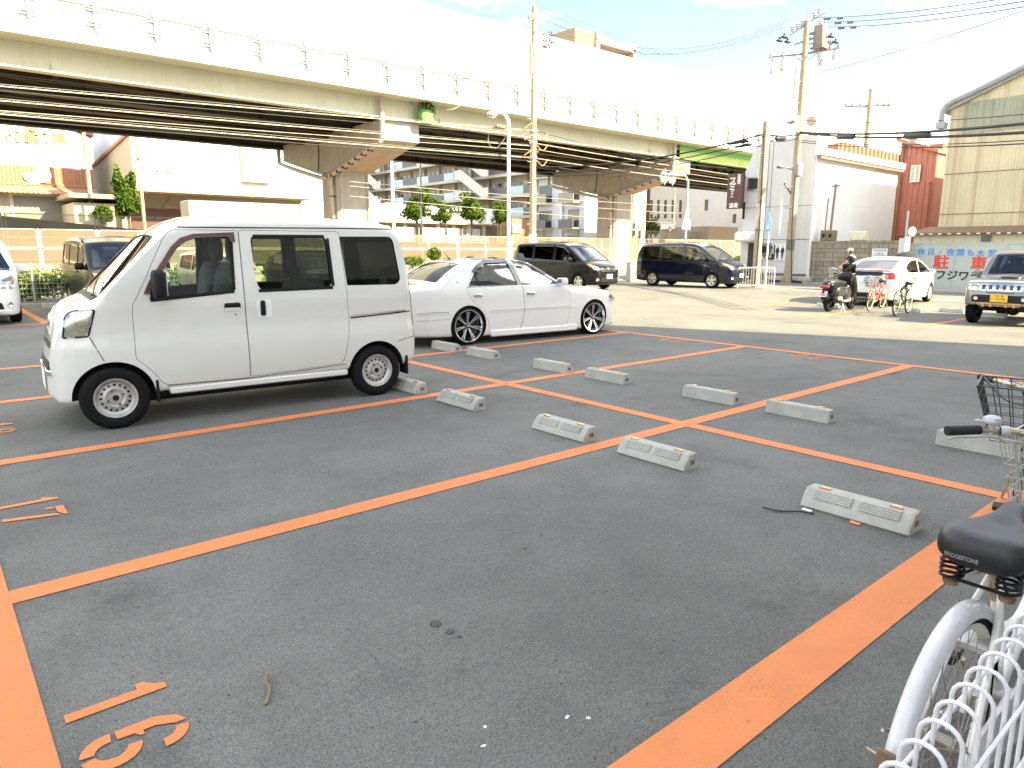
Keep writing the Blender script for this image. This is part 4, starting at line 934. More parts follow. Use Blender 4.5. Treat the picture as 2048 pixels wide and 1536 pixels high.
paint_mat('orange_line',(.60,.195,.058)); paint_mat('white_line',(.62,.60,.55))
def sheet(mb,x0,y0,x1,y1,dz,step=1.0,mi=0):
    nx=max(1,int(math.ceil((x1-x0)/step)));ny=max(1,int(math.ceil((y1-y0)/step))); vs=[];fs=[]
    for j in range(ny+1):
        for i in range(nx+1):
            x=x0+(x1-x0)*i/nx;y=y0+(y1-y0)*j/ny; vs.append((x,y,zg(x,y)+dz))
    for j in range(ny):
        for i in range(nx): a=j*(nx+1)+i; fs.append((a,a+1,a+nx+2,a+nx+1))
    mb.add(vs,fs,mi,True)
def ground():
    mb=MB(); xs=[-600,-200,-80,-40]+[k*2 for k in range(-19,40)]+[90,130,250,700]; ys=[-600,-200,-80,-40]+[k*2 for k in range(-19,40)]+[90,130,250,700]
    vs=[(x,y,zg(x,y)-.012) for y in ys for x in xs]; n=len(xs); fs=[(j*n+i,j*n+i+1,(j+1)*n+i+1,(j+1)*n+i) for j in range(len(ys)-1) for i in range(n-1)]
    mb.add(vs,fs,0,True); struct('ground',mb,[M_('far_ground')])
    mb=MB(); sheet(mb,-30,-16,26.4,22.6,0,.8); struct('parking_lot',mb,[M_('asphalt')])
    mb=MB(); sheet(mb,-6,-3.0,9,.70,.004,.5); struct('drain_strip',mb,[M_('asphalt_dark')])
    mb=MB(); sheet(mb,26.4,-30,31.6,33,.004,1); sheet(mb,-60,25.2,26.4,32.4,.004,2); struct('street',mb,[M_('asphalt_street')])
    mb=MB(); sheet(mb,-60,50.5,120,58.5,.004,4); struct('far_road',mb,[M_('asphalt_street')])
    mb=MB()
    for y in (-.5,): pass
    mb.box(-60,22.62,-.05,24.6,25.2,.10,0,.02); mb.box(-60,32.4,-.05,120,33.0,.12,0,.02); mb.box(31.6,15.6,-.3,32.0,33,.05,0,.02); mb.box(31.6,-20,-.5,32.3,15.6,-.06,0,.02)
    struct('pavement',mb,[M_('pavement_slab')])
    mb=MB()
    h=.075
    for (y,x0,x1) in ((3.67,.17,10.10),(6.165,.17,10.10),(8.67,.17,10.10),(11.10,.17,10.10)): sheet(mb,x0,y-h,x1,y+h,.004,.5)
    sheet(mb,-2,1.02,10.10,1.235,.004,.5)
    for (x,a,b) in ((.10,-3,14),(10.17,1.235,13.5)): sheet(mb,x-.07,a,x+.07,b,.005,.5)
    for y0,y1 in ((1.235,3.595),(3.745,6.09),(6.24,8.595),(8.745,11.02)): sheet(mb,5.14-.07,y0,5.14+.07,y1,.004,.5)
    # bays along the hedge
    sheet(mb,-6,17.28,12.6,17.42,.004,.5)
    for x in (-.45,2.05,4.6,7.1,9.6): sheet(mb,x-.075,17.42,x+.075,22.3,.004,.5)
    # bays on the sunny side
    for (x0,x1,y) in ((16.6,20.6,6.05),(17.0,20.8,8.75)): sheet(mb,x0,y-.06,x1,y+.06,.004,.4)
    sheet(mb,16.3,11.2,21.5,11.3,.004,.5)
    struct('bay_lines',mb,[M_('orange_line')])
    mb=MB(); sheet(mb,26.5,-12,26.65,20,.009,.8); sheet(mb,-40,25.4,26,25.52,.009,2); sheet(mb,-40,32.0,26,32.12,.009,2); struct('street_lines',mb,[M_('white_line')])
# stencilled bay numbers
def arc(cx,cy,r0x,r0y,r1x,r1y,a0,a1,n=10):
    o=[(cx+r1x*math.cos(rad(a0+(a1-a0)*k/n)),cy+r1y*math.sin(rad(a0+(a1-a0)*k/n))) for k in range(n+1)]; i=[(cx+r0x*math.cos(rad(a0+(a1-a0)*k/n)),cy+r0y*math.sin(rad(a0+(a1-a0)*k/n))) for k in range(n,-1,-1)]; return o+i
def digit(d):
    # unit box: width .5, height 1 ; stencil pieces
    if d=='1': return [[(.20,0),(.34,0),(.34,1),(.24,1),(.20,.90),(.10,.80),(.10,.72),(.20,.72)]]
    if d=='7': return [[(0,.86),(0,1),(.5,1),(.5,.95),(.31,.86)],[(0,.84),(0,.70),(.09,.70),(.09,.84)],[(.36,.80),(.50,.90),(.30,0),(.16,0)]]
    if d=='6': return [arc(.25,.28,.12,.15,.25,.28,-82,84),arc(.25,.28,.12,.15,.25,.28,172,262),[(0,.36),(.13,.36),(.14,.52),(.20,.56),(.20,.60),(.14,.60),(.14,.72),(.22,.90),(.22,1.0),(.10,.94),(0,.74)],arc(.27,.74,.11,.14,.23,.26,-5,88)]
    if d=='8': return [arc(.25,.26,.12,.13,.25,.26,-80,80),arc(.25,.26,.12,.13,.25,.26,100,260),arc(.25,.76,.11,.12,.22,.24,-80,80),arc(.25,.76,.11,.12,.22,.24,100,260)]
    if d=='2': return [[(0,0),(.5,0),(.5,.13),(.20,.13),(.10,.13),(0,.08)],[(.02,.14),(.19,.16),(.49,.62),(.46,.70),(.34,.62)],arc(.25,.72,.12,.14,.25,.28,10,85),arc(.25,.72,.12,.14,.25,.28,97,175)]
    if d=='0': return [arc(.25,.5,.12,.36,.25,.5,-85,85),arc(.25,.5,.12,.36,.25,.5,95,265)]
    if d=='3': return [arc(.25,.26,.12,.13,.25,.26,-170,-95),arc(.25,.26,.12,.13,.25,.26,-85,80),arc(.25,.74,.11,.13,.24,.26,-75,85),arc(.25,.74,.11,.13,.24,.26,97,170)]
def numbers():
    mb=MB()
    def put(txt,x,y,ux,right,h=.31,w=.36,gap=.27):
        # x,y : lower-left of first digit ; text up = ux (sign on x), right = sign on y
        for k,ch in enumerate(txt):
            for pc in digit(ch):
                pts=[(x+ux*p[1]*h,y+right*(k*gap+p[0]*w),.0) for p in pc]
                vs=[(a,b,zg(a,b)+.0045) for a,b,_ in pts]; v3=[Vector(v) for v in vs]
                tess=geometry.tessellate_polygon([v3]); fs=[]
                for t in tess:
                    nrm=(v3[t[1]]-v3[t[0]]).cross(v3[t[2]]-v3[t[0]]); fs.append(t if nrm.z>0 else t[::-1])
                mb.add(vs,fs,0)
    put('16',.215,2.64,1,-1); put('17',.235,5.14,1,-1); put('18',.235,7.62,1,-1)
    put('23',10.02,2.20,-1,1); put('22',10.02,4.72,-1,1); put('21',10.02,7.15,-1,1); put('20',10.02,9.7,-1,1)
    struct('bay_numbers',mb,[M_('orange_line')])
def wheel_stop():
    t=thing('wheel_stop','x','wheel stop'); L=.31
    prof=[(.005,0),(-.005,.012),(.012,.05),(.062,.112),(.075,.118),(.145,.118),(.155,.112),(.168,.0)]
    b=MB(); n=len(prof); ys=[-L,-L+.012,L-.012,L]
    vs=[]
    for i,y in enumerate(ys):
        s=.93 if i in(0,3) else 1
        vs+=[((p[0]-.085)*s+.085,y,p[1]*(s if p[1]>0 else 1)) for p in prof]
    fs=[]
    for i in range(3):
        for j in range(n-1): fs.append((i*n+j,i*n+j+1,(i+1)*n+j+1,(i+1)*n+j))
    fs.append(list(range(n))[::-1]); fs.append([3*n+j for j in range(n)]); fs=[f[::-1] for f in fs]
    b.add(vs,fs,0)
    d=Vector((.05,0,.062)).normalized()
    for sg in (-1,1):
        for k in range(5):
            q=.018+.0125*k*1.0; x=.012+d.x*q;z=.05+d.z*q
            b.prism([(x-.008,z+.006),(x-.002,z+.0125),(x+.006,z+.0115),(x+.004,z-.003)],sg*.022,sg*.245,1,0)
    part('block',b,[M_('stop_concrete')],t,sharp=25)
    for sg in (-1,1):
        b=MB(); poly=[(.032*math.cos(pi*k/8),.030*math.sin(pi*k/8)) for k in range(9)]
        # yellow dome on the top edge, amber lens on the face
        b.prism([(.078+q,p) for p,q in poly],.116,.127,2,0,M=T(0,sg*.205,0)); b.add([(.066,sg*.205-.036,.106),(.066,sg*.205+.036,.106),(.078,sg*.205+.036,.128),(.078,sg*.205-.036,.128),(.085,sg*.205+.036,.117),(.085,sg*.205-.036,.117)],[(0,3,2,1),(3,5,4,2)],1)
        part('reflector',b,[M_('reflector_yellow'),M_('reflector_amber')],t)
        b=MB(); y=sg*L; b.box(.075,y+sg*.0015,.035,.125,y-sg*.01,.07,0); part('end_socket',b,[M_('socket')],t)
    return t
mat('socket',(.16,.11,.085),.9,var=.3)
def wheel_stops():
    p=wheel_stop(); g='concrete wheel stops in the parking bays'; first=True
    S=[(3.985,1.66,0,'ribbed concrete wheel stop lying nearest the bicycle saddle, with a thin black cord'),
       (3.985,3.14,0,'ribbed concrete wheel stop touching the long orange line in the middle of the picture'),
       (3.985,4.12,0,'ribbed concrete wheel stop in the empty bay just left of the long orange line'),
       (3.985,5.59,0,'ribbed concrete wheel stop with a bolt sticking out, standing clear behind the van'),
       (3.985,6.62,0,'ribbed concrete wheel stop pressed against the rear wheel of the white van'),
       (3.985,8.1,0,'ribbed concrete wheel stop hidden behind the white van near its far rear wheel'),
       (6.32,1.66,1,'smooth backed concrete wheel stop half hidden behind the bicycle handlebar grip'),
       (6.32,3.16,1,'smooth backed concrete wheel stop on the right side of the orange bay divider'),
       (6.32,4.13,1,'smooth backed concrete wheel stop between the bay divider and the 22 bay number'),
       (6.32,5.57,1,'smooth backed concrete wheel stop at the right of the pair before the 21 bay'),
       (6.32,6.52,1,'smooth backed concrete wheel stop at the left of the pair before the 21 bay'),
       (6.32,7.99,1,'smooth backed concrete wheel stop beside the rear tyre of the white sedan'),
       (6.32,8.92,1,'smooth backed concrete wheel stop under the tail of the white sedan')]
    for (x,y,f,lab) in S:
        if first: p.location=(x,y,0); p['label']=lab; p['group']=g; p.rotation_euler=(0,0,pi if f else 0); first=False; base=p
        else: dup(base,lab,(x,y,0),pi if f else 0,g)
    for (x,y,rz,lab) in ((20.6,9.9,0,'sunlit concrete wheel stop behind the scooter tail'),(20.9,7.75,0,'sunlit concrete wheel stop behind the bicycles'),(21.7,6.95,0,'sunlit concrete wheel stop in front of the white hatchback front wheel'),(20.8,5.75,0,'shaded concrete wheel stop just left of the off-road car tyre'),(20.9,4.5,0,'sunlit concrete wheel stop seen under the off-road car'),
        (2.85,21.9,pi/2,'concrete wheel stop under the nose of the hedge beside the dark minivan'),(23.0,20.9,pi/2,'white sunlit concrete wheel stop between the black and the blue minivan')):
        dup(base,lab,(x,y,zg(x,y)),rz,g)
def litter():
    mb=MB(); mb.tube(catmull([tuple(at(1628,1028,Z=.006)),tuple(at(1600,1023,Z=.012)),tuple(at(1560,1022,Z=.008)),tuple(at(1525,1015,Z=.014))],5),.005,5,0); solo('cord',mb,[M_('black_cable')],'thin black cord lying on the asphalt by the nearest wheel stop','cord')
    for i,(x,y,lab) in enumerate(((3.935,1.90,'white scrap of paper under the nearest wheel stop'),(3.95,1.62,'orange tipped cigarette end against the nearest wheel stop'))):
        mb=MB(); mb.box(x-.012,y-.03,.002,x+.012,y+.03,.012,0,.003); solo('paper_scrap' if i==0 else 'cigarette_end',mb,[M_('white_plate' if i==0 else 'lamp_amber')],lab,'litter')
    mb=MB()
    for k in range(5): mb.tube(catmull([(.75+.002*k,2.19,.006),(.79+.001*k,2.25,.009+.002*k),(.80+.002*(k-2),2.31,.008+.003*k),(.825+.007*(k-2),2.355+.004*k,.006+.004*k)],4),[.0032]*5+[.002]*5+[.0012]*3,5,0)
    solo('dry_twig',mb,[mat('twig',(.20,.145,.08),.9)],'dry pale twig lying on the asphalt near the 16 bay number','twig')
    mb=MB(); mb.tube([(1.02,7.45,.01),(1.05,7.53,.03),(1.02,7.62,.02)],.02,6,0); 
    R=random.Random(3)
    for k in range(26):
        x=R.uniform(.5,8);y=R.uniform(.9,6.5)
        if R.random()<.5: x=R.uniform(.8,3.6)
        mb=MB(); a=R.uniform(0,6); s=R.uniform(.008,.022); mb.add([(x-s*math.cos(a),y-s*math.sin(a),.003),(x-s*.4*math.sin(a),y+s*.4*math.cos(a),.010),(x+s*math.cos(a),y+s*math.sin(a),.004),(x+s*.4*math.sin(a),y-s*.4*math.cos(a),.006)],[(0,3,2,1)],0); 
        solo('dead_leaf',mb,[MATS['twig']],'tiny dry brown leaf scrap lying on the dark asphalt','leaf','dry leaf scraps on the asphalt')
    mb=MB(); mb.lathe([(0,.005),(.024,.005),(.026,.0)],16,0,M=T(1.50,2.26,0)); mb.lathe([(0,.005),(.017,.005),(.019,.0)],16,0,M=T(1.51,2.17,0)); struct('drain_cap',mb,[M_('asphalt_dark')])
    R=random.Random(11)
    for i,(x,y) in enumerate(((1.55,1.43),(1.26,1.62),(1.50,1.48),(1.20,1.55))):
        mb=MB(); n=9; vs=[(x+.011*R.uniform(.3,1)*math.cos(2*pi*k/n),y+.011*R.uniform(.3,1)*math.sin(2*pi*k/n),.003) for k in range(n)]; mb.add(vs,[list(range(n))],0); o=struct('bird_dropping',mb,[M_('white_plate')])
# ------------------------------------------------------------------ elevated road
YN=34.0; YF=47.0
def viaduct():
    t=thing('viaduct','long elevated road on steel girders with a pale noise wall crossing the whole picture','viaduct',(20,40.5,0))
    O=T(-20,-40.5,0)
    def P(name,mb,ms,lab=None,sharp=40):
        for k,v in enumerate(mb.v): mb.v[k]=(v[0]-20,v[1]-40.5,v[2])
        return part(name,mb,ms,t,lab,sharp=sharp)
    X0,X1=-70,260
    mb=MB(); mb.box(X0,32.95,9.27,X1,48.1,9.6,0); P('deck',mb,[M_('girder_green')])
    mb=MB(); mb.box(X0,32.70,9.32,X1,32.94,10.67,0); mb.box(X0,48.12,9.3,X1,48.4,10.67,0); P('parapet',mb,[M_('viaduct_panel')])
    mb=MB(); mb.box(X0,32.60,9.22,X1,32.945,9.318,0); mb.box(X0,32.64,10.64,X1,32.698,10.72,1); P('fascia_trim',mb,[M_('girder_green'),M_('rail_paint')])
    mb=MB(); mb.box(X0,32.78,10.675,X1,32.86,13.86,0); mb.box(X0,32.74,13.86,X1,32.90,13.95,0)
    for k in range(int((X1-X0)/2.15)): x=X0+2.15*k; mb.box(x-.03,32.735,10.73,x+.03,32.779,13.855,1)
    P('noise_wall',mb,[M_('viaduct_panel'),M_('panel_post')])
    for k in range(64):
        x=.18+2.15*k-8.6
        if x>110: break
        mb=MB(); mb.box(x-.06,32.57,9.82,x+.06,32.70,10.70,0); mb.box(x-.10,32.60,10.66,x+.10,32.775,10.92,0)
        for z in (9.95,10.07,10.49,10.59): mb.box(x-.32,32.60,z-.026,x-.05,32.68,z+.026,0); mb.box(x+.05,32.62,z-.026,x+.24,32.68,z+.026,0)
        mb.box(x-.035,32.56,9.69,x+.05,32.69,9.83,0)
        P('bracket',mb,[M_('wall_post')])
    spans=[(X0,45.0,0),(45.4,130,1),(130.4,X1,1)]
    for (a,b,gr) in spans:
        mb=MB()
        mb.box(a,YN,8.30,b,YN+.04,9.268,0); mb.box(a,YN-.28,8.24,b,YN+.28,8.30,0)
        x=a+2.0
        while x<b: mb.box(x-.012,YN-.10,8.30,x+.012,YN,8.6 if not gr else 8.5,0) if int(x*3)%5==0 else None; mb.box(x-.014,YN-.012,8.32,x+.014,YN,9.26,0); x+=6.1
        if gr: mb.box(a,YN-.015,8.24,b,YN-.003,8.84,1)
        P('fascia_girder',mb,[M_('girder_bright' if gr else 'girder_green'),M_('girder_lime')],'bright green painted girder span' if gr else None)
        for y in (37.2,40.4,43.6,YF):
            mb=MB(); mb.box(a,y,8.0,b,y+.04,9.268,0); mb.box(a,y-.3,7.95,b,y+.3,8.0,1)
            x=a+1.5
            while x<min(b,110): mb.box(x-.02,y-.25,8.0,x+.02,y,9.25,0); x+=2.6
            P('girder',mb,[M_('girder_dark'),M_('girder_flange')])
    mb=MB()
    x=-30
    while x<110:
        mb.box(x-.09,YN+.05,8.6,x+.09,YF-.01,9.1,0); 
        for y0,y1 in ((YN,37.2),(37.2,40.4),(40.4,43.6),(43.6,YF)): mb.tube([(x,y0+.1,8.35),(x+5,y1-.1,8.35)],.07,6,0)
        x+=5.1
    P('cross_beams',mb,[M_('girder_dark')])
    mb=MB()
    for y,z,r in ((35.0,8.2,.05),(35.2,8.15,.04),(38.4,7.95,.05),(38.7,7.9,.035),(41.8,7.8,.05)): mb.tube([(X0,y,z),(120,y,z)],r*.7,6,0)
    P('service_pipes',mb,[M_('girder_flange')])
    return t
mat('panel_post',(.62,.62,.60),.5); mat('wall_post',(.26,.25,.25),.5,var=.05); mat('girder_flange',(.06,.06,.048),.7,var=.1)
def pier(x,lab,detail=True,sign=None):
    t=thing('viaduct_pier',lab,'bridge pier',(x,40.6,0),0,'concrete piers under the elevated road')
    w=1.15; mb=MB()
    # hammerhead outline in (y,z)
    poly=[(-6.6,8.22),(-6.6,7.22),(-1.15,6.02),(1.15,6.02),(6.3,7.22),(6.3,8.22)]
    mb.prism(poly,-w,w,0,0); part('crosshead',mb,[M_('pier_concrete')],t)
    mb=MB(); c=.18; q=[(-1.05,-1.1),(1.05,-1.1),(1.05,1.1),(-1.05,1.1)]; mb.prism(rp(q,c,1),-.3,6.02,2,0); part('column',mb,[M_('pier_concrete')],t)
    mb=MB()
    for y in (-6.2,-3.4,-.2,3,6.2): mb.box(-.4,y-.4,8.22,.4,y+.4,8.27,0)
    part('bearing',mb,[M_('girder_dark')],t)
    if detail:
        mb=MB(); r=.13
        mb.tube(catmull([(-w-.16,-6.9,9.15),(-w-.16,-6.9,7.9),(-w-.16,-6.75,7.2),(-w-.16,-6.2,6.98),(-w-.16,-1.2,5.88),(-w-.16,-.8,5.6),(-w-.16,-.75,5.2),(-w-.10,-.75,3.0),(-w-.10,-.75,1.0),(-w-.35,-.9,.75)],5),r,10,0)
        mb.tube(catmull([(-w-.16,6.6,8.6),(-w-.16,6.6,7.4),(-w-.16,6.2,7.0),(-w-.16,1.2,5.88),(-w-.16,-.35,5.65),(-w-.16,-.62,5.2)],5),r,10,0)
        for k in range(7):
            y=-5.6+.75*k; z=7.0+.22*(-(y+6.2)); 
            zz=7.22-(y+6.6)*(1.2/5.45)-.22; mb.box(-w-.34,y-.03,zz-.10,-w,y+.03,zz+.05,1); 
        for z in (4.6,3.3,2.0): mb.box(-w-.26,-.9,z-.03,-w+.1,-.6,z+.03,1)
        part('drain_pipe',mb,[M_('pipe_grey'),M_('girder_dark')],t)
        mb=MB(); mb.tube([(w-.25,-1.2,6.0),(w-.25,-1.2,.5)],.05,8,0); part('downpipe',mb,[M_('pipe_grey')],t); mb=MB(); mb.tube([(-w-.02,.9,8.2),(-w-.02,.95,7.0),(-w-.02,1.1,6.2)],.04,6,1); part('cable_conduit',mb,[M_('pipe_grey'),M_('black_cable')],t)
    if sign:
        b=MB(); b.box(-.35,-6.625,7.38,.45,-6.602,7.78,0,.005); o=part('pier_number_plate',b,[M_('lamp_amber_sign')],t); lettering('plate_lettering',sign,.38,M_('rust_steel'),o,T(.05,-6.628,7.58)@RX(pi/2),bold=.012)
    return t
mat('lamp_amber_sign',(.85,.42,.04),.4)
def viaduct_extras():
    # green stained drain box with weeds hanging by the first pier
    t=thing('drain_box','green mossy drain box with weeds hanging at the first pier','drain box',(22.3,33.6,8.3))
    mb=MB(); sblob(mb,(0,-.05,.25),(.42,.30,.42),.5,.6); part('box_body',mb,[M_('green_drain')],t)
    mb=MB(); R=random.Random(5)
    for k in range(240):
        x=R.gauss(.05,.22);z=R.uniform(.4,1.25)-abs(x)*.3;y=R.uniform(-.35,.1); s=R.uniform(.05,.13); a=R.uniform(0,6); mb.add([(x,y,z),(x+s*math.cos(a),y+.03,z+s*math.sin(a)),(x+s*math.cos(a+.7),y-.05,z+s*math.sin(a+.7)-.12)],[(0,1,2)],R.choice((0,0,1)))
    part('foliage',mb,[M_('leaf_a'),M_('leaf_b')],t)
    mb=MB(); mb.tube(catmull([(22.9,33.3,8.9),(23.6,32.75,9.0),(24.3,32.6,9.35),(25.6,32.55,9.3)],6),.03,6,0); mb.tube(catmull([(26.0,32.55,9.3),(26.3,32.5,9.8),(26.2,32.5,10.6),(25.0,32.55,10.8),(23.6,32.55,10.55)],6),.015,5,0); solo('conduit',mb,[M_('pale_cable')],'thin conduit looping on the pale parapet beside the mossy drain box','conduit')
# ------------------------------------------------------------------ buildings
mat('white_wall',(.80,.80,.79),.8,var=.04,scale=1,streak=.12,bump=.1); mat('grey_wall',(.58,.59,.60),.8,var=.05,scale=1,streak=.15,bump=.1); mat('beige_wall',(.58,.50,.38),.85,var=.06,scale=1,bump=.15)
mat('cream_wall',(.50,.43,.30),.8,var=.06,scale=1,streak=.2); mat('orange_wall',(.42,.22,.11),.8,var=.05); mat('terracotta',(.33,.15,.09),.75,var=.08,scale=2,streak=.2); mat('red_sheet',(.46,.17,.115),.6,var=.1,scale=2,streak=.3)
mat('awning',(.30,.18,.11),.6,var=.1); mat('shutter',(.20,.19,.165),.6,var=.06); mat('dark_recess',(.045,.04,.035),.8); mat('soffit',(.34,.27,.19),.8); mat('brown_entrance',(.11,.05,.035),.7,var=.2)
mat('window_dark',(.05,.055,.06),.12,spec=.8,var=.2); mat('window_pale',(.42,.46,.42),.15,spec=.8,var=.15); mat('balcony_glass',(.34,.45,.48),.15,spec=.7,var=.08); mat('balcony_grey',(.15,.147,.147),.7,var=.06); mat('slab_white',(.48,.44,.37),.8,var=.05)
mat('flat_wall',(.34,.29,.22),.85,var=.06); mat('tile_dark',(.085,.085,.085),.6,var=.1); mat('door_cream',(.5,.46,.38),.6)
mat('ware_sheet',(.60,.53,.36),.65,var=.08,scale=.8,streak=.85,streakcol=(.30,.19,.11),sscale=(1.0,1.0,.02)); mat('ware_band',(.33,.34,.25),.6,var=.1,scale=.8,streak=.6,streakcol=(.16,.15,.11)); mat('lean_wall',(.66,.61,.43),.7,var=.05,streak=.2)
mat('billboard',(.40,.44,.41),.55,var=.05,scale=1,streak=.15); mat('sign_blue',(.05,.22,.62),.5); mat('sign_red',(.62,.04,.03),.5); mat('sign_brown',(.10,.045,.04),.6,var=.1); mat('sign_white',(.75,.75,.73),.5); mat('poster_paper',(.72,.72,.73),.5,var=.03); mat('skin',(.55,.30,.20),.6); mat('suit',(.035,.035,.045),.8)
brick_mat('block_wall',(.31,.27,.20),0,(.45,.45,.45),.40,.20,.012,streak=.7)
mat('gear_white',(.78,.78,.76),.5); mat('tree_guard',(.3,.3,.3)); mat('truck_box',(.30,.32,.30),.35,metal=.3,var=.05); mat('ramp_wall',(.15,.14,.125),.9,var=.15,scale=.6,streak=.3)
def corr(mb,p0,p1,z0,z1,pitch=.2,depth=.035,mi=0,ztop=None):
    """corrugated sheet standing along p0-p1, outward on the right of the direction"""
    a=Vector((p0[0],p0[1]));b=Vector((p1[0],p1[1]));d=(b-a);L=d.length;d/=L;n=Vector((d.y,-d.x)); k=int(L/pitch); vs=[];fs=[]
    for i in range(k+1):
        for j,(o,q) in enumerate(((0,0),(.3,0),(.42,1),(.8,1),(.92,0))):
            s=min(L,(i+o)*pitch); p=a+d*s+n*(depth*q); zt=ztop(s) if ztop else z1; vs+=[(p.x,p.y,z0),(p.x,p.y,zt)]
    m=len(vs)//2
    for i in range(m-1): fs.append((2*i,2*i+2,2*i+3,2*i+1))
    mb.add(vs,fs,mi)
def gear(mb,r,n,t,M,mi=0,hole=0):
    pts=[]
    for k in range(n):
        for (o,q) in ((0,.9),(.18,1),(.5,1),(.68,.9)): a=2*pi*(k+o)/n; pts.append((r*q*math.cos(a),r*q*math.sin(a)))
    mb.prism(pts,0,t,2,mi,M=M)
def window(parent,name,x0,x1,z0,z1,y,m='window_dark',axis='y',frame=True,mull=1,out=-1,dark=None):
    """window on plane y=const (axis 'y') or x=const ; out = outward sign"""
    mb=MB(); t=.05
    def bx(a0,c0,a1,c1,d0,d1,mi):
        if axis=='y': mb.box(a0,y+out*d0,c0,a1,y+out*d1,c1,mi)
        else: mb.box(y+out*d0,a0,c0,y+out*d1,a1,c1,mi)
    bx(x0,z0,x1,z1,.0,.02,0)
    o=part(name,mb,[M_(m)],parent)
    if frame:
        mb=MB()
        for (a,b,c,d) in ((x0-t,z0-t,x1+t,z0),(x0-t,z1,x1+t,z1+t),(x0-t,z0,x0,z1),(x1,z0,x1+t,z1)): bx(a,b,c,d,.0,.06,0)
        for k in range(1,mull+1): c=x0+(x1-x0)*k/(mull+1); bx(c-t/2,z0,c+t/2,z1,.02,.05,0)
        part('frame',mb,[M_('alloy')],o)
    return o
def factory():
    Y=74; xl=-16; xr=at(178,275,Y=74).x; t=thing('gear_factory','white factory with gear emblems, signboard letters and a terracotta band above its shutter','factory',(0,Y,0))
    def L(mb):
        for k,v in enumerate(mb.v): mb.v[k]=(v[0],v[1]-Y,v[2])
        return mb
    mb=MB(); mb.prism([(xl,0),(xr,0),(xr,11.2),(5.0,14.2),(-5,17),(xl,14.5)],Y,Y+18,1,0); part('wall',L(mb),[M_('white_wall')],t)
    mb=MB(); mb.prism([(-5,17.05),(5.0,14.25),(xr+.3,11.25),(xr+.3,11.6),(5.0,14.6),(-5,17.4)],Y-.35,Y+18,1,0); part('roof',L(mb),[M_('terracotta')],t)
    mb=MB(); corr(mb,(xl,Y-.05),(xr,Y-.05),7.0,8.4,.3,.05,0); mb.box(xl,Y-.2,6.8,xr,Y-.02,7.0,0); part('terracotta_band',L(mb),[M_('terracotta')],t)
    mb=MB()
    k=0; x=xl
    while x<xr-.1: mb.prism([(Y-1.5,6.05),(Y-.04,6.72),(Y-.04,6.80),(Y-1.5,6.13)],x,x+.22,0,0); mb.prism([(Y-1.5,6.10),(Y-.04,6.79),(Y-.04,6.84),(Y-1.5,6.16)],x+.19,x+.36,0,0); x+=.36
    part('awning',L(mb),[M_('awning')],t)
    a=at(25,393,Y=Y);b=at(165,440,Y=Y)
    mb=MB()
    for i in range(48): z=.1+i*.122; mb.box(a.x,Y-.07+(.012 if i%2 else 0),z,b.x,Y-.02,z+.12,0)
    mb.box(a.x-.2,Y-.10,.1,a.x,Y,5.95,1); mb.box(b.x,Y-.10,.1,b.x+.2,Y,5.95,1); mb.box(a.x-.2,Y-.16,5.95,b.x+.2,Y-.0,6.5,1); part('shutter',L(mb),[M_('shutter'),M_('cream_wall')],t)
    mb=MB(); corr(mb,(xl,Y-.03),(a.x-.25,Y-.03),0,6.4,.2,.03,0); part('side_panel',L(mb),[M_('flat_wall')],t)
    for (x0,x1,y0,y1) in ((24,58,292,308),(80,118,296,312)):
        p=at(x0,y1,Y=Y);q=at(x1,y0,Y=Y); o=window(t,'window',p.x,q.x,p.z,q.z,0,'window_pale',mull=1)
    for (px,py,r,m) in ((63,254,10,'orange_wall'),(84,350,17,'gear_white')):
        p=at(px,py,Y=Y); rr=abs(at(px+r,py,Y=Y).x-p.x)*1.05; mb=MB(); gear(mb,rr,28,.12,T(p.x,Y-.1,p.z)@RX(pi/2),0); part('gear_emblem',L(mb),[M_(m)],t)
        if m=='gear_white':
            mb=MB(); ring=lambda q:[(p.x+q*rr*math.cos(2*pi*k/30),Y-.24,p.z+q*rr*math.sin(2*pi*k/30)) for k in range(30)]
            mb.tube(ring(.62),.02,5,0,closed=True); mb.tube(ring(.15),.025,5,0,closed=True); part('gear_ring',L(mb),[M_('terracotta')],t)
            p2=at(57,353,Y=Y); mb=MB(); gear(mb,rr*.62,12,.12,T(p2.x,Y-.1,p2.z)@RX(pi/2),0); mb.box(p2.x-.1,Y-.2,p2.z-rr*.75,p.x,Y-.1,p2.z-.1,0); part('gear_emblem',L(mb),[M_('gear_white')],t)
    txt='㈱西田歯切工場'; p=at(8,276,Y=Y);q=at(118,284,Y=Y)
    for i,ch in enumerate(txt):
        px=6+18.5*i; c=at(px,275+.9*i,Y=Y); lettering('sign_letter',ch,1.15,M_('sign_ochre') if ch in '歯場' else M_('sign_tan'),t,T(c.x,-.04,c.z)@RX(pi/2),.03,.02)
    return t
mat('sign_ochre',(.30,.14,.04),.5); mat('sign_tan',(.20,.18,.14),.5)
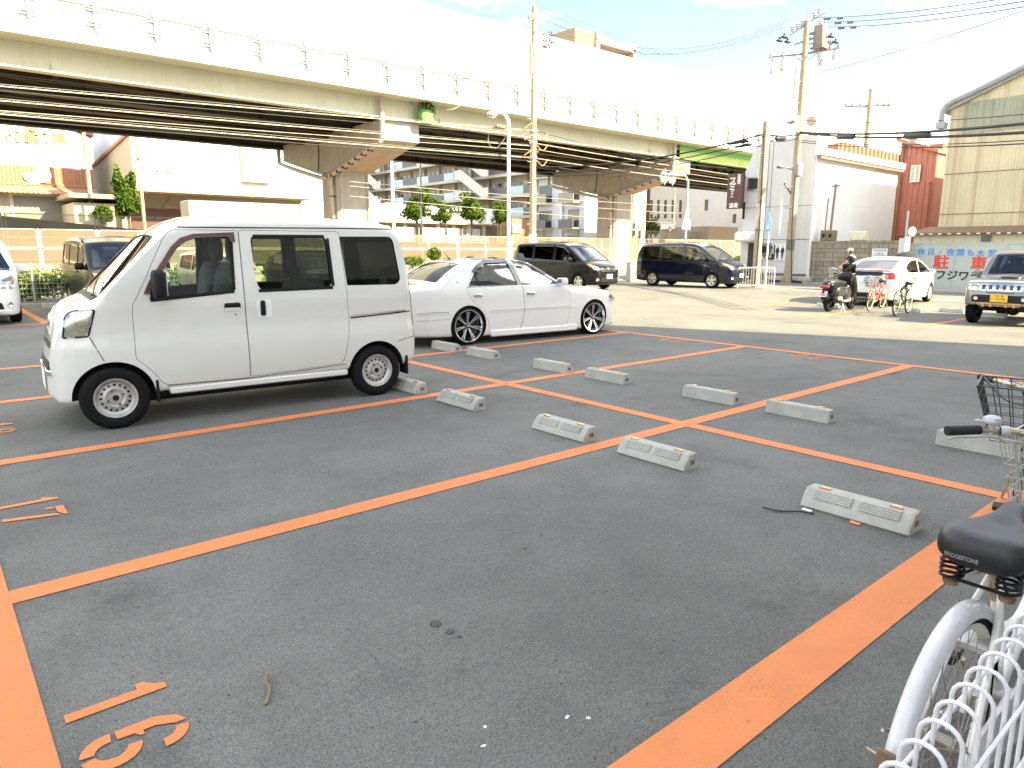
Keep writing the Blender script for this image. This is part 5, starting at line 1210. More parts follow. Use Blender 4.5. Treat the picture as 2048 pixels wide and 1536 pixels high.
def hall():
    """white hall with a recessed entrance"""
    Y=66; c=at(265,270,Y=Y); x0=c.x; x1=at(632,400,Y=66).x; top=10.6; t=thing('white_hall','large plain white hall with brown recessed ground floor behind the first pier','hall',(0,Y,0))
    zs=6.5
    def L(mb):
        for k,v in enumerate(mb.v): mb.v[k]=(v[0],v[1]-Y,v[2])
        return mb
    mb=MB(); mb.box(x0,Y,zs,x1,Y+16,top+4.5,0); part('wall',L(mb),[M_('white_wall')],t)
    mb=MB(); mb.box(x0-.05,Y-.02,zs-.28,x1,Y+16,zs-.002,0); mb.box(x0,Y+3.2,0,x1,Y+16,zs-.3,1); mb.box(x0,Y+3.1,2.9,x1-3,Y+3.2,5.0,2)
    for k in range(9): mb.lathe([(0,-.01),(.16,-.01),(.18,.0)],12,3,M=T(x0+1+1.3*k,Y+1.6,zs-.29))
    part('entrance',L(mb),[M_('soffit'),M_('soffit'),M_('brown_entrance'),M_('gear_white')],t)
    mb=MB(); mb.prism([(Y+.05,zs),(Y+16,zs),(Y+16,9.2),(Y+.05,10.6)],x0-.22,x0-.02,0,0); mb.prism([(Y-.1,10.65),(Y+16,9.25),(Y+16,9.5),(Y-.1,10.9)],x0-.4,x0,0,1); part('side_wall',L(mb),[M_('cream_wall'),M_('orange_wall')],t)
    mb=MB(); mb.box(x0-4.4,Y+2,0,x0-.3,Y+12,5.2,0); mb.box(x0-4.8,Y+1.2,5.55,x0-.02,Y+12,5.9,1); mb.box(x0-3.2,Y+1.9,0,x0-2.2,Y+1.99,3.4,2); mb.box(x0-1.1,Y+1.3,0,x0-.5,Y+1.9,5.54,0); part('annex',L(mb),[M_('cream_wall'),M_('soffit'),M_('shutter')],t)
    a=at(482,288,Y=Y-.6);b=at(545,362,Y=Y-.6); mb=MB(); mb.box(a.x,Y-.6,b.z-.2,b.x,Y,a.z+2.2,0); part('bay',L(mb),[M_('cream_wall')],t)
    for (u,v) in ((496,508),(510,523)):
        p=at(u,356,Y=Y-.6);q=at(v,318,Y=Y-.6); window(t,'window',p.x,q.x,p.z,q.z,-.6,'window_pale',mull=0)
    return t
mat('stair_white',(.56,.53,.46),.8)
def apartment():
    X=66; yl=126; yr=71; t=thing('apartment_block','cream apartment block with open corridors, glass balconies and white outside stairs','apartment block',(X,100,0))
    def L(mb):
        for k,v in enumerate(mb.v): mb.v[k]=(v[0]-X,v[1]-100,v[2])
        return mb
    # storeys, bottoms of the corridor slabs
    fl=[at(905,y,X=X).z for y in (477,440,403.5,366,329.5)]; h=(fl[-1]-fl[0])/4; fl=[fl[0]-h]+fl+[fl[-1]+h*k for k in range(1,7)]
    fl=[0.2+2.95*k for k in range(9)]
    off=at(905,440,X=X).z; k0=round((off-.2)/2.95); sh=off-(.2+2.95*k0); fl=[z+sh for z in fl]
    mb=MB(); mb.box(X+1.6,yr,-.2,X+12,yl,fl[-1]+1,0); part('wall',L(mb),[M_('flat_wall')],t)
    S1=(at(930,300,X=X).y,at(990,300,X=X).y); S2=(at(732,300,X=X).y,at(772,300,X=X).y)
    stairs=[(min(S1),max(S1)),(min(S2),max(S2))]
    R=random.Random(4)
    for i,z in enumerate(fl):
        mb=MB(); mb.box(X-.1,yr,z-.15,X+1.6,yl,z+.12,0); mb.box(X-.16,yr,z-.28,X-.02,yl,z+.12,0); part('corridor_slab',L(mb),[M_('slab_white')],t)
        if z>28: continue
        # parapet panels alternating glass and grey
        y=yr
        k=0
        while y<yl-.5:
            w=(4.4,3.4)[k%2]; y2=min(yl,y+w)
            if not any(a-.3<(y+y2)/2<b+.3 for a,b in stairs):
                mb=MB(); mb.box(X-.05,y,z+.12,X+.02,y2-.04,z+1.22,0); part('balcony_panel',L(mb),[M_('balcony_glass' if k%2==1 else 'balcony_grey')],t)
            y=y2;k+=1
        # doors and windows on the corridor wall
        mb=MB(); mb2=MB()
        y=yr+1
        while y<yl-2:
            mb.box(X+1.55,y,z+.15,X+1.6,y+.85,z+2.1,0); mb.box(X+1.55,y+1.5,z+1.0,X+1.6,y+2.3,z+2.0,1); mb.box(X+1.55,y+2.8,z+1.0,X+1.6,y+3.5,z+2.0,1); mb.box(X+1.2,y+4.0,z+.1,X+1.6,y+4.1,z+2.7,2); y+=4.3
        part('corridor_windows',L(mb),[M_('door_cream'),M_('window_dark'),M_('flat_wall')],t)
    for (a,b) in stairs:
        for i in range(len(fl)-2):
            z=fl[i]; h=2.95; m=(a+b)/2
            mb=MB(); 
            mb.prism([(b+.2,z+.0),(b+.2,z+1.25),(a+1.0,z+h+.05+.2),(a-.4,z+h+.2),(a-.4,z+h-1.1),(a+1.0,z+h-1.1)][::-1] if False else [(a-.5,z-.2),(a+.9,z-.2),(b-.8,z+h-.25),(b+.6,z+h-.25),(b+.6,z+h+1.15),(b-1.2,z+h+1.15),(a+.6,z+1.2),(a-.5,z+1.2)],X-1.75,X-1.6,0,0)
            mb.box(X-1.75,b+.5,z+h-.25,X+1.0,b+.65,z+h+1.15,0); part('stair_parapet',L(mb),[M_('stair_white')],t)
    mb=MB(); mb.box(X-.2,yl-5.5,-.2,X+1.5,yl+2,24,0); part('dark_end',L(mb),[M_('tile_dark')],t)
    for px in (1058,1105):
        pass
    return t
def flats():
    """balcony wing seen right of the big pole"""
    X=60; y1=at(1072,400,X=X).y; y0=at(1170,400,X=X).y; t=thing('balcony_flats','pale grey flats with square balconies between the pole and the second pier','apartment block',(X,y0,0))
    def L(mb):
        for k,v in enumerate(mb.v): mb.v[k]=(v[0]-X,v[1]-y0,v[2])
        return mb
    mb=MB(); mb.box(X,y0,-.2,X+4,y1,17,0); part('wall',L(mb),[M_('grey_wall')],t)
    for i in range(5):
        z=.2+3.0*i+.6
        for (a,b) in ((y0+.6,y0+3.0),(y0+5.2,y1-.3)):
            mb=MB(); mb.box(X-1.3,a,z,X,b,z+.15,0); mb.box(X-1.32,a,z+.15,X-1.25,b,z+1.15,1); part('balcony',L(mb),[M_('slab_white'),M_('balcony_grey' if i%2 else 'flat_wall')],t)
            mb=MB(); mb.box(X-.04,a+.3,z+.3,X-.005,b-.3,z+2.3,0); part('window',L(mb),[M_('window_dark')],t)
        mb=MB(); 
    mb=MB(); mb.tube([(X-.2,y0+3.6,0),(X-.2,y0+3.6,17)],.18,8,0); mb.tube([(X-.2,y1-.2,0),(X-.2,y1-.2,17)],.18,8,0); part('drain_pipe',L(mb),[M_('white_wall')],t)
    return t
def tower():
    Y=86; a=at(1120,62,Y=Y); b=at(1302,88,Y=Y); top=a.z+1.2; x0=a.x-1; x1=b.x; t=thing('tall_cream_tower','tall cream and orange apartment tower rising behind the noise wall','apartment block',(x0,Y,0))
    def L(mb):
        for k,v in enumerate(mb.v): mb.v[k]=(v[0]-x0,v[1]-Y,v[2])
        return mb
    m1=at(1150,60,Y=Y).x; m2=at(1197,70,Y=Y).x; m3=at(1270,85,Y=Y).x
    mb=MB(); mb.box(m1,Y,0,m2,Y+14,top,0); mb.box(x0,Y+7,0,m1,Y+14,top-2.6,2); mb.box(m2,Y+2,0,m3,Y+14,top-1.2,1); mb.box(m3,Y,0,x1,Y+14,top-2.4,0); part('wall',L(mb),[M_('tower_cream'),M_('tower_orange'),M_('flat_wall')],t)
    mb=MB(); mb.box(m2-.8,Y-.4,0,m2,Y+2,top+.2,0); mb.box(m2,Y-.3,top-1.5,m3,Y+2,top-.4,0); mb.box(m3-.6,Y-.3,0,m3,Y+2,top-1,0)
    for k in range(10): mb.box(m2,Y+.2,2.6+3*k,m3-.6,Y+.35,3.6+3*k,0)
    part('balcony_frame',L(mb),[M_('tower_white')],t)
    for k in range(9):
        mb=MB(); mb.box(m3+1,Y-.05,1.2+3*k,m3+3,Y-.003,2.8+3*k,0); part('window',L(mb),[M_('window_dark')],t)
    # lower wing that shows under the deck
    a=at(1237,400,Y=62);b=at(1290,400,Y=62); mb=MB(); mb.box(a.x,62,0,b.x,66,16,0); mb.box(b.x-.7,61.8,0,b.x,62,16,1); mb.box(a.x-2.5,63,0,a.x-.01,65,16,2)
    for k in range(5): mb.box(a.x-2.6,62.1,2.9*k+3.0,a.x,63,2.9*k+4.1,1)
    mb.box(a.x+.4,61.95,0,b.x-.8,62,3.2,3); part('lower_wing',L(mb),[M_('cream_wall'),M_('white_wall'),M_('brown_entrance'),M_('orange_wall')],t)
    return t
mat('tower_cream',(.30,.215,.115),.8,var=.05); mat('tower_orange',(.33,.15,.07),.8,var=.05); mat('tower_white',(.42,.36,.28),.8)
def office():
    X=92; yb=at(1290,400,X=X).y; ya=at(1500,400,X=X).y; t=thing('grey_office','pale grey office block with rows of narrow dark windows behind the blue minivan','office building',(X,ya,0))
    def L(mb):
        for k,v in enumerate(mb.v): mb.v[k]=(v[0]-X,v[1]-ya,v[2])
        return mb
    ym=at(1395,400,X=X).y
    mb=MB(); mb.box(X,ym,0,X+20,yb,22,0); mb.box(X-3,ya-2,0,X+20,ym,15,0); part('wall',L(mb),[M_('grey_wall')],t)
    for (y,hh) in ((352,20),(412,24),(432,8)):
        for x in (1303,1317,1331,1346,1361,1383):
            p=at(x-2.6,y+hh*.5,X=X);q=at(x+2.6,y-hh*.5,X=X)
            mb=MB(); mb.box(X-.08,q.y,p.z,X-.005,p.y,q.z,0); part('window',L(mb),[M_('window_dark')],t)
    for (x,y,hh) in ((1413,410,22),(1469,437,18),(1437,468,6),(1455,468,6)):
        p=at(x-3.5,y+hh*.5,X=X-3);q=at(x+3.5,y-hh*.5,X=X-3); mb=MB(); mb.box(X-3.08,q.y,p.z,X-3.005,p.y,q.z,0); part('window',L(mb),[M_('window_dark')],t)
    mb=MB(); mb.box(X-.1,yb-1.0,0,X+.5,yb+1.0,22.3,0); part('dark_edge',L(mb),[M_('brown_entrance')],t)
    # low shed with a sign board
    a=at(1320,455,X=70);b=at(1415,490,X=70); s=thing('low_shed','low grey shed with a pale signboard in front of the office block','shed',(70,b.y,0))
    mb=MB(); mb.box(70,b.y,0,76,a.y,a.z,0); 
    for k,v in enumerate(mb.v): mb.v[k]=(v[0]-70,v[1]-b.y,v[2])
    part('wall',mb,[M_('flat_wall')],s); p=at(1322,448,X=69.8);q=at(1350,458,X=69.8); mb=MB(); mb.box(-.25,q.y-b.y,q.z,-.05,p.y-b.y,p.z,0); part('signboard',mb,[M_('sign_white')],s)
def white_house():
    X=32.1; Y=16.5; z0=-.15; t=thing('white_workshop','white two storey workshop with shaded poster wall and dazzling sunlit side','workshop',(X,Y,0))
    yl=20.05; top=6.7; xr=41.0
    def L(mb):
        for k,v in enumerate(mb.v): mb.v[k]=(v[0]-X,v[1]-Y,v[2])
        return mb
    mb=MB(); mb.prism([(Y,z0),(yl,z0),(yl,5.3),(yl-.55,6.55),(Y,top)],X,X+1.0,0,0); mb.box(X+1.0,Y+.02,z0,xr,yl,5.7,0); part('wall',L(mb),[M_('grey_wall')],t)  # white building; grey here puts the shade of the poster face into its colour
    mb=MB(); mb.box(X+.02,Y-.06,z0,xr+.02,Y-.005,5.75,0); mb.box(X-.1,Y-.35,5.75,xr+.2,Y-.002,6.05,0); mb.box(X-.1,Y-.30,5.60,xr+.2,Y-.2,5.75,1); part('sunny_side',L(mb),[M_('white_wall'),M_('rail_paint')],t)  # whiter sheet over the grey wall, sunlight put into its colour
    mb=MB(); mb.box(X-.05,Y+.02,z0,X-.002,yl,.42,0); part('plinth',L(mb),[M_('ramp_wall')],t)
    for y in (Y+.9,Y+1.55,Y+2.6): pass
    mb=MB(); mb.box(X-.012,Y+.0,2.0,X-.002,yl-.02,2.03,0); mb.box(X-.012,Y,3.55,X-.002,yl-.02,3.57,0)
    for y in (Y+.85,Y+2.1,Y+2.3): mb.box(X-.012,y,.45,X-.002,y+.02,6.5,0)
    part('panel_joint',L(mb),[M_('balcony_grey')],t)
    a=at(1498,358,X=X-.02);b=at(1516,378,X=X-.02); window(t,'window',b.y-Y,a.y-Y,b.z,a.z,-.01,'window_dark',axis='x',mull=0)
    # dark doorway with a canopy hood at the far end
    a=at(1488,487,X=X-.3);b=at(1503,540,X=X-.3); mb=MB(); mb.box(X-.06,b.y,z0,X-.002,a.y-.1,1.85,0); part('doorway',L(mb),[M_('dark_recess')],t)
    mb=MB(); mb.box(X-.8,b.y-.1,1.9,X-.003,a.y+.3,2.4,0,.1); part('canopy',L(mb),[M_('sign_white')],t)
    mb=MB(); p=at(1530,470,X=X-.2); mb.box(X-.35,p.y-.28,1.25,X-.03,p.y+.12,1.85,0,.03); mb.lathe([(.16,0),(.17,.02),(.05,.03),(0,.03)],16,1,M=T(X-.35,p.y-.08,1.55)@RY(-pi/2)); part('air_conditioner',L(mb),[M_('balcony_grey'),M_('blackplastic')],t)
    # hanging pub sign
    a=at(1463,348,Y=yl+.5); b=at(1487,417,Y=yl+.5)
    s=thing('pub_sign','tall brown hanging pub sign with white Japanese lettering','sign',(X-.6,yl+.55,0))
    # board faces -x, sized from the picture
    p0=at(1461,349,X=X-.5);p1=at(1487,417,X=X-.5); mb=MB(); mb.box(-.12,p1.y-yl-.55,p1.z,.12,p0.y-yl-.55,p0.z,0,.02); bo=part('board',mb,[M_('sign_brown')],s)
    cy=(p0.y+p1.y)/2-yl-.55; hz=p0.z-p1.z
    for i,ch in enumerate('スミ'): lettering('sign_letter',ch,.42,M_('sign_white'),bo,facing((-.125,cy+.12,p0.z-hz*(.22+.17*i)),-1,0),.004,.012)
    for i,ch in enumerate('ちゃん'): lettering('sign_letter',ch,.17,M_('sign_white'),bo,facing((-.125,cy+.12,p0.z-hz*(.50+.075*i)),-1,0),.004,.004)
    for i,ch in enumerate('居酒屋'): lettering('sign_letter',ch,.20,M_('sign_white'),bo,facing((-.125,cy-.22,p0.z-hz*(.09+.085*i)),-1,0),.004,.004)
    lettering('sign_letter','酒肴',.26,M_('sign_white'),bo,facing((-.125,cy,p0.z-hz*.92),-1,0),.004,.008)
    mb=MB(); mb.tube([(0,p1.y-yl-.55-.1,p0.z-.2),(.5,-.55,p0.z-.2)],.03,6,0); mb.tube([(0,p1.y-yl-.55-.1,p1.z+.2),(.5,-.55,p1.z+.2)],.03,6,0); mb.box(.1,p1.y-yl-.60,p1.z-.5,.16,p1.y-yl-.5,p1.z+.3,0); part('bracket',mb,[M_('blackplastic')],s)
    # posters
    def poster(name,x0,x1,y0,y1,lab):
        a=at(x0,y0,X=X-.03);b=at(x1,y1,X=X-.03); q=thing(name,lab,'poster',(X-.03,b.y,b.z)); w=a.y-b.y;h=a.z-b.z; mb=MB(); mb.box(-.012,0,0,0,w,h,0); return q,part('sheet',mb,[M_('poster_paper')],q),w,h
    q,sh,w,h=poster('election_poster',1534,1549,489,519,'election poster with a dark suited man from the chest up')
    def flat(poly,m,d,par,nm):
        mb=MB(); mb.prism(poly,-.013-d,-.013,0,0); part(nm,mb,[M_(m)],par)
    el=lambda cx,cy,rx,ry:[(cx+rx*math.cos(2*pi*k/18),cy+ry*math.sin(2*pi*k/18)) for k in range(18)]
    flat([(0,0),(w,0),(w*.98,h*.30),(w*.70,h*.42),(w*.3,h*.42),(w*.02,h*.30)],'suit',.001,sh,'printed_suit'); flat([(w*.42,h*.1),(w*.58,h*.1),(w*.62,h*.43),(w*.38,h*.43)],'sign_white',.002,sh,'printed_shirt'); flat(el(w*.5,h*.62,w*.22,h*.20),'skin',.003,sh,'printed_face'); flat([(w*.27,h*.66),(w*.3,h*.86),(w*.5,h*.92),(w*.7,h*.86),(w*.73,h*.66),(w*.66,h*.76),(w*.5,h*.80),(w*.34,h*.76)],'suit',.004,sh,'printed_hair')
    q,sh,w,h=poster('standing_poster',1549,1570,487,521,'white poster with two small figures in dark suits')
    for cx in (w*.68,w*.25):
        flat([(cx-.03,h*.08),(cx-.005,h*.08),(cx,h*.45),(cx+.01,h*.08),(cx+.04,h*.08),(cx+.06,h*.45),(cx+.12,h*.5),(cx+.05,h*.74),(cx-.05,h*.74),(cx-.10,h*.52),(cx-.05,h*.45)],'suit',.001,sh,'printed_figure'); flat(el(cx,h*.80,.035,.05),'skin',.002,sh,'printed_face')
    q,sh,w,h=poster('red_letter_poster',1524,1533,486,519,'narrow white poster with big red vertical letters')
    for i,ch in enumerate('川二会'): lettering('sign_letter',ch,h*.30,M_('sign_red'),sh,facing((-.014,w/2,h*(.83-.32*i)),-1,0),.002,.01,sx=.7)
    # street furniture by the wall
    for (px,w2,lab) in ((1553,.5,'low concrete bench at the foot of the poster wall'),(1598,.45,'square concrete block seat beside the big pole')):
        p=at(px,565,X=X-.5); mb=MB(); mb.box(X-.75,p.y-w2,.12,X-.25,p.y+w2,.30,0,.02); mb.box(X-.7,p.y-w2+.05,-.15,X-.3,p.y-w2+.2,.12,0); mb.box(X-.7,p.y+w2-.2,-.15,X-.3,p.y+w2-.05,.12,0); solo('concrete_bench',mb,[M_('concrete')],lab,'bench')
    return t
def red_building():
    a=at(1677,300,Y=26); t=thing('red_corrugated_building','red corrugated metal building behind the sunlit white workshop','building',(44,14,0))
    def L(mb):
        for k,v in enumerate(mb.v): mb.v[k]=(v[0]-44,v[1]-14,v[2])
        return mb
    Y=20; x0=at(1676,290,Y=Y).x; x1=at(1800,290,Y=Y).x; z1=at(1676,283,Y=Y).z
    mb=MB(); mb.box(x0,Y,0,x1,Y+1.3,z1-.1,0); corr(mb,(x0,Y-.02),(x1,Y-.02),0,z1,.55,.09,0); part('upper_wall',L(mb),[M_('terracotta')],t)
    # red gable wall facing the street
    X=44; ya=at(1803,290,X=X).y; yb=at(1876,300,X=X).y; za=at(1803,283,X=X).z; zb=at(1876,306,X=X).z
    mb=MB(); mb.prism([(yb,-.3),(ya,-.3),(ya,za),(yb,zb)],X+.05,X+8,0,0); corr(mb,(X,ya),(X,yb),-.3,za,.3,.04,0,ztop=lambda s:za+(zb-za)*s/(ya-yb)); part('wall',L(mb),[M_('red_sheet')],t)
    mb=MB(); mb.prism([(yb-.1,zb),(ya+.2,za),(ya+.2,za+.2),(yb-.1,zb+.2)],X-.25,X+8,0,0); part('roof',L(mb),[M_('red_sheet')],t)
    a=at(1826,333,X=X-.05);b=at(1838,362,X=X-.05); window(t,'window',b.y-14,a.y-14,b.z,a.z,-.1,'window_pale',axis='x',mull=1)
    mb=MB(); mb.tube([(X-.15,ya-.15,-.3),(X-.15,ya-.15,za-.2)],.10,8,0); p=at(1845,378,X=X-.15); mb.tube(catmull([(X-.15,p.y-.3,1.2),(X-.15,p.y-.3,4.9),(X-.25,p.y-.3,5.2)],4),.07,8,1); mb.tube([(X-.15,p.y-.3,2.4),(X-.15,p.y+1.2,2.4)],.04,6,1); part('drain_pipe',L(mb),[M_('terracotta'),M_('red_sheet')],t)
    mb=MB(); mb.box(X+1,yb+.1,zb,X+2,yb+.9,zb+.6,0,.04); part('roof_fan',L(mb),[M_('awning')],t)
    return t
def warehouse():
    X=36.; t=thing('old_warehouse','tall weathered cream corrugated warehouse with a grey gable roof and grey green band','warehouse',(X,0,0))
    yl=12.45; yr=-6; zl=7.75
    def L(mb):
        for k,v in enumerate(mb.v): mb.v[k]=(v[0]-X,v[1],v[2])
        return mb
    tz=lambda s: zl+s*.40 if s<9 else zl+9*.40-(s-9)*.40
    mb=MB(); mb.prism([(yr,-.4),(yl,-.4),(yl,zl),(yl-9,zl+3.6),(yr,zl+.2)],X+.06,X+25,0,0); corr(mb,(X,yl),(X,yr),2.2,0,.11,.022,0,ztop=lambda s:tz(s)-.12)
    part('wall',L(mb),[M_('ware_sheet')],t)
    za=at(1935,205,X=X).z; zb=at(1935,268,X=X).z; y0=at(1925,240,X=X).y
    mb=MB(); corr(mb,(X-.03,y0),(X-.03,yr),zb,za,.11,.022,0,ztop=lambda s:za+.0*s); part('grey_band',L(mb),[M_('ware_band')],t)
    mb=MB(); mb.tube(catmull([(X-.25,yl+.28,zl-.65),(X-.25,yl+.26,zl-.2),(X-.25,yl+.02,zl+.12),(X-.25,yl-.8,zl+.42)],4)+[Vector((X-.25,yl-9,zl+3.72))],.12,8,0); mb.prism([(yl+.3,zl-.25),(yl+.1,zl+.12),(yl-9,zl+3.78),(yl-9,zl+3.5),(yl-.1,zl-.1)],X-.2,X+25,0,0); part('roof',L(mb),[M_('roof_grey')],t)
    mb=MB(); mb.box(X-.34,yl+.1,zl-.9,X+.1,yl+.45,zl-.65,0); part('gutter',L(mb),[M_('roof_grey')],t)
    # horizontal sheet laps
    mb=MB()
    for z in (3.1,4.85,): mb.box(X-.034,yr,z,X-.026,yl,z+.03,0)
    part('sheet_laps',L(mb),[M_('rust_steel')],t)
    # lean-to
    yl2=12.9; s=thing('lean_to','low cream lean-to shed with brown eaves in front of the old warehouse','shed',(34.2,0,0))
    mb=MB(); mb.box(0,-6,-.4,1.6,yl2-.15,2.18,0)
    y=yl2-.4
    while y>-5: mb.box(-.012,y,0,-.002,y+.02,2.15,1); y-=.45
    part('wall',mb,[M_('lean_wall'),M_('ware_sheet')],s); mb=MB(); mb.prism([(-.25,2.2),(1.75,2.5),(1.75,2.56),(-.25,2.27)],-6,yl2,1,0)
    y=yl2
    while y>-5: mb.box(-.28,y-.25,2.19,-.2,y-.12,2.24,1); y-=.36
    part('roof',mb,[M_('rust_steel'),M_('sign_white')],s)
    mb=MB(); p=at(1972,477,X=34.15); mb.box(-.06,p.y-.18,p.z-.12,-.003,p.y+.18,p.z+.12,0); part('vent_grille',mb,[M_('balcony_grey')],s)
    a=at(2012,486,X=34.15);b=at(2046,494,X=34.15); mb=MB(); mb.box(-.05,b.y,b.z-.6,-.003,a.y,a.z,0); part('window',mb,[M_('window_pale')],s)
    return t
def billboard():
    X=32.6; yl=12.35; yr=2.5; zt=1.78; zb=-.12; t=thing('parking_billboard','long grey green billboard wall with blue, red and black Japanese parking lettering','billboard',(X,0,0))
    mb=MB(); mb.box(0,yr,zb,.06,yl,zt,0); mb.box(-.02,yr,zt,.08,yl,zt+.04,0)
    y=yl
    while y>yr: mb.box(-.006,y-.015,zb,-.001,y,zt,1); y-=1.82
    part('panel',mb,[M_('billboard'),M_('roof_grey')],t)
    mb=MB()
    y=yl-.1
    while y>yr: mb.box(.06,y-.06,-.3,.12,y,zt,0); y-=1.8
    part('frame',mb,[M_('galv')],t)
    def row(txt,pts,size,m,bold):
        for ch,(px,py) in zip(txt,pts):
            p=at(px,py,X=X-.01); lettering('sign_letter',ch,size,M_(m),t,facing((-.008,p.y,p.z),-1,0),.003,bold)
    row('休日・夜間も大型',[(1843,504),(1862,504.5),(1881,505),(1901,505.5),(1921,505.5),(1941,506),(1961,507),(1984,507.5)],.30,'sign_blue',.006)
    row('駐車',[(1882,526),(1957,529)],.60,'sign_red',.014)
    row('フジワラ',[(1881,551),(1904,552),(1927,553),(1950,554)],.42,'ink_black',.012)
    p=at(1853,548,X=X-.01); mb=MB(); mb.lathe([(0,.004),(.19,.004),(.19,0)],24,0,M=T(-.004,p.y,p.z)@RY(-pi/2)); part('blue_mark',mb,[M_('sign_blue')],t)
def block_wall():
    X=32.25; yl=16.42; yr=12.45; t=thing('block_wall','grey concrete block wall between the white workshop and the billboard','wall',(X,0,0))
    mb=MB(); mb.box(0,yr,-.3,.15,yl,1.86,0); mb.box(-.01,yr,1.86,.16,yl,1.93,0); part('wall',mb,[M_('block_wall')],t)
    s=thing('notice_board','small white notice board with grey lettering on the block wall','sign',(X-.02,0,0)); a=at(1745,497,X=X-.03);b=at(1774,515,X=X-.03)
    mb=MB(); mb.box(-.02,b.y,b.z,0,a.y,a.z,0); o=part('board',mb,[M_('sign_white')],s); w=a.y-b.y
    lettering('sign_letter','月極駐車場',.11,M_('ink_black'),o,facing((-.022,(a.y+b.y)/2,a.z-.09),-1,0),.001); lettering('sign_letter','契約者以外',.08,M_('ink_black'),o,facing((-.022,(a.y+b.y)/2,a.z-.22),-1,0),.001); mb=MB(); mb.box(-.024,b.y+.05,b.z+.08,-.0205,a.y-.05,b.z+.11,0); part('blue_rule',mb,[M_('sign_blue')],o)
    # white gate post with lamp
    p=at(1806,540,X=X-.4); g=thing('gate_post','white gate post with a round lamp beside the billboard','post',(X-.3,p.y,-.12)); a=at(1803,473,X=X-.3)
    mb=MB(); mb.box(-.06,-.12,0,.06,.06,a.z+.12,0,.01); mb.box(-.04,.06,0,.06,.30,a.z+.05,1,.01); part('post',mb,[M_('white_wall'),M_('grey_wall')],g); mb=MB(); sblob(mb,(-.1,-.2,a.z+.3),(.10,.16,.22),1,1); mb.tube([(0,0,a.z+.05),(-.08,-.16,a.z+.15)],.03,6,0); part('lamp',mb,[M_('gear_white')],g)
    mb=MB(); p=at(1816,430,X=X+.3); mb.tube([(X+.3,at(1811,480,X=X+.3).y,1.6),(X+.3,at(1817,422,X=X+.3).y,at(1817,422,X=X+.3).z)],.05,8,0); solo('steel_post',mb,[M_('galv')],'thin grey steel post standing behind the gate lamp','post')
    # electric meter cabinets and mast behind the wall
    for (px,lab) in ((1650,'dark green meter cabinet on the block wall, left of the thin mast'),(1663,'olive meter cabinet on the block wall, right of the thin mast')):
        p=at(px,474,X=X+.3); mb=MB(); mb.box(X+.15,p.y-.17,1.93,X+.5,p.y+.17,2.42,0,.03); mb.box(X+.12,p.y-.05,2.1,X+.15,p.y+.05,2.25,1); solo('meter_cabinet',mb,[mat('olive_box',(.16,.15,.06),.5),M_('blackplastic')],lab,'cabinet')
    p=at(1657,470,X=X+.4);q=at(1672,368,X=X+.4); m=thing('thin_mast','thin rusty mast with small crossarm in front of the sunlit wall','mast',(p.x,p.y,0)); mb=MB(); mb.tube([(0,0,0),(0,q.y-p.y,q.z)],.05,8,0); mb.tube([(0,.25,0),(0,.25+(q.y-p.y)*.7,q.z*.86)],.03,6,0); mb.box(-.03,q.y-p.y-.16,q.z-.12,.03,q.y-p.y+.16,q.z-.06,0); part('pole',mb,[M_('rail_paint')],m)
    p=at(1718,472,X=X+.5); mb=MB(); mb.box(X+.3,p.y-.32,1.93,X+.7,p.y+.32,2.35,0,.04); mb.box(X+.35,p.y-.22,1.9,X+.65,p.y+.22,1.93,0); solo('air_conditioner',mb,[M_('lean_wall')],'cream air conditioner unit standing on the block wall','air conditioner')
def casting_block():
    t=thing('tall_office_block','tall plain office block behind the photographer whose shadow covers the parking lot','office building',(0,-5.4,0))
    mb=MB(); mb.box(-3,-7,-.3,18.75,0,20.5,0); part('wall',mb,[M_('grey_wall')],t)
    for z in range(6):
        for k in range(7):
            mb=MB(); x=-2+2.95*k; mb.box(x,.001,1.2+3.2*z,x+1.8,.05,2.8+3.2*z,0); part('window',mb,[M_('window_dark')],t)
def ramp_and_truck():
    # road ramp wall and high mesh fence on the far side
    a=at(-60,425,Y=50);b=at(310,468,Y=50); mb=MB(); mb.prism([(a.x-20,0),(46,0),(46,1.9),(b.x+3,2.35),(a.x,a.z),(a.x-20,a.z+.9)],50.0,50.3,1,0); solo('ramp_wall',mb,[M_('ramp_wall')],'dark grey concrete ramp wall running behind the mesh fence','wall')
    t=thing('box_truck','silver grey box truck parked behind the delivery van roof','truck',(at(500,430,Y=58.9).x,60.0,0)); x0=at(378,410,Y=58.9).x-t.location.x; x1=at(600,425,Y=58.9).x-t.location.x; z1=at(385,400,Y=58.9).z
    mb=MB(); mb.box(x0,-1.1,1.0,x1,1.2,z1,0,.05); 
    for k in range(12): mb.box(x0+.3+k*(x1-x0-.6)/11-.02,-1.115,1.1,x0+.3+k*(x1-x0-.6)/11+.02,-1.1,z1-.1,0)
    mb.box(x0-.02,-1.05,1.1,x0,1.1,z1-.1,1); part('cargo_box',mb,[M_('truck_box'),M_('cream_wall')],t)
    mb=MB(); mb.box(x1+.1,-1.05,.6,x1+1.9,1.05,2.9,0,.15); part('cab',mb,[M_('white_wall')],t); mb=MB(); mb.box(x0+.3,-.9,.55,x1+1.5,.9,.95,0); part('chassis',mb,[M_('blackplastic')],t)
    for x in (x0+1.5,x1+.9):
        for s in (-1,1): mb=MB(); mb.lathe([(0,-.12),(.35,-.12),(.45,-.08),(.45,.08),(.35,.12),(0,.12)],18,0,M=T(x,s*.95,.45)@RX(pi/2)); part('wheel',mb,[M_('rubber')],t)
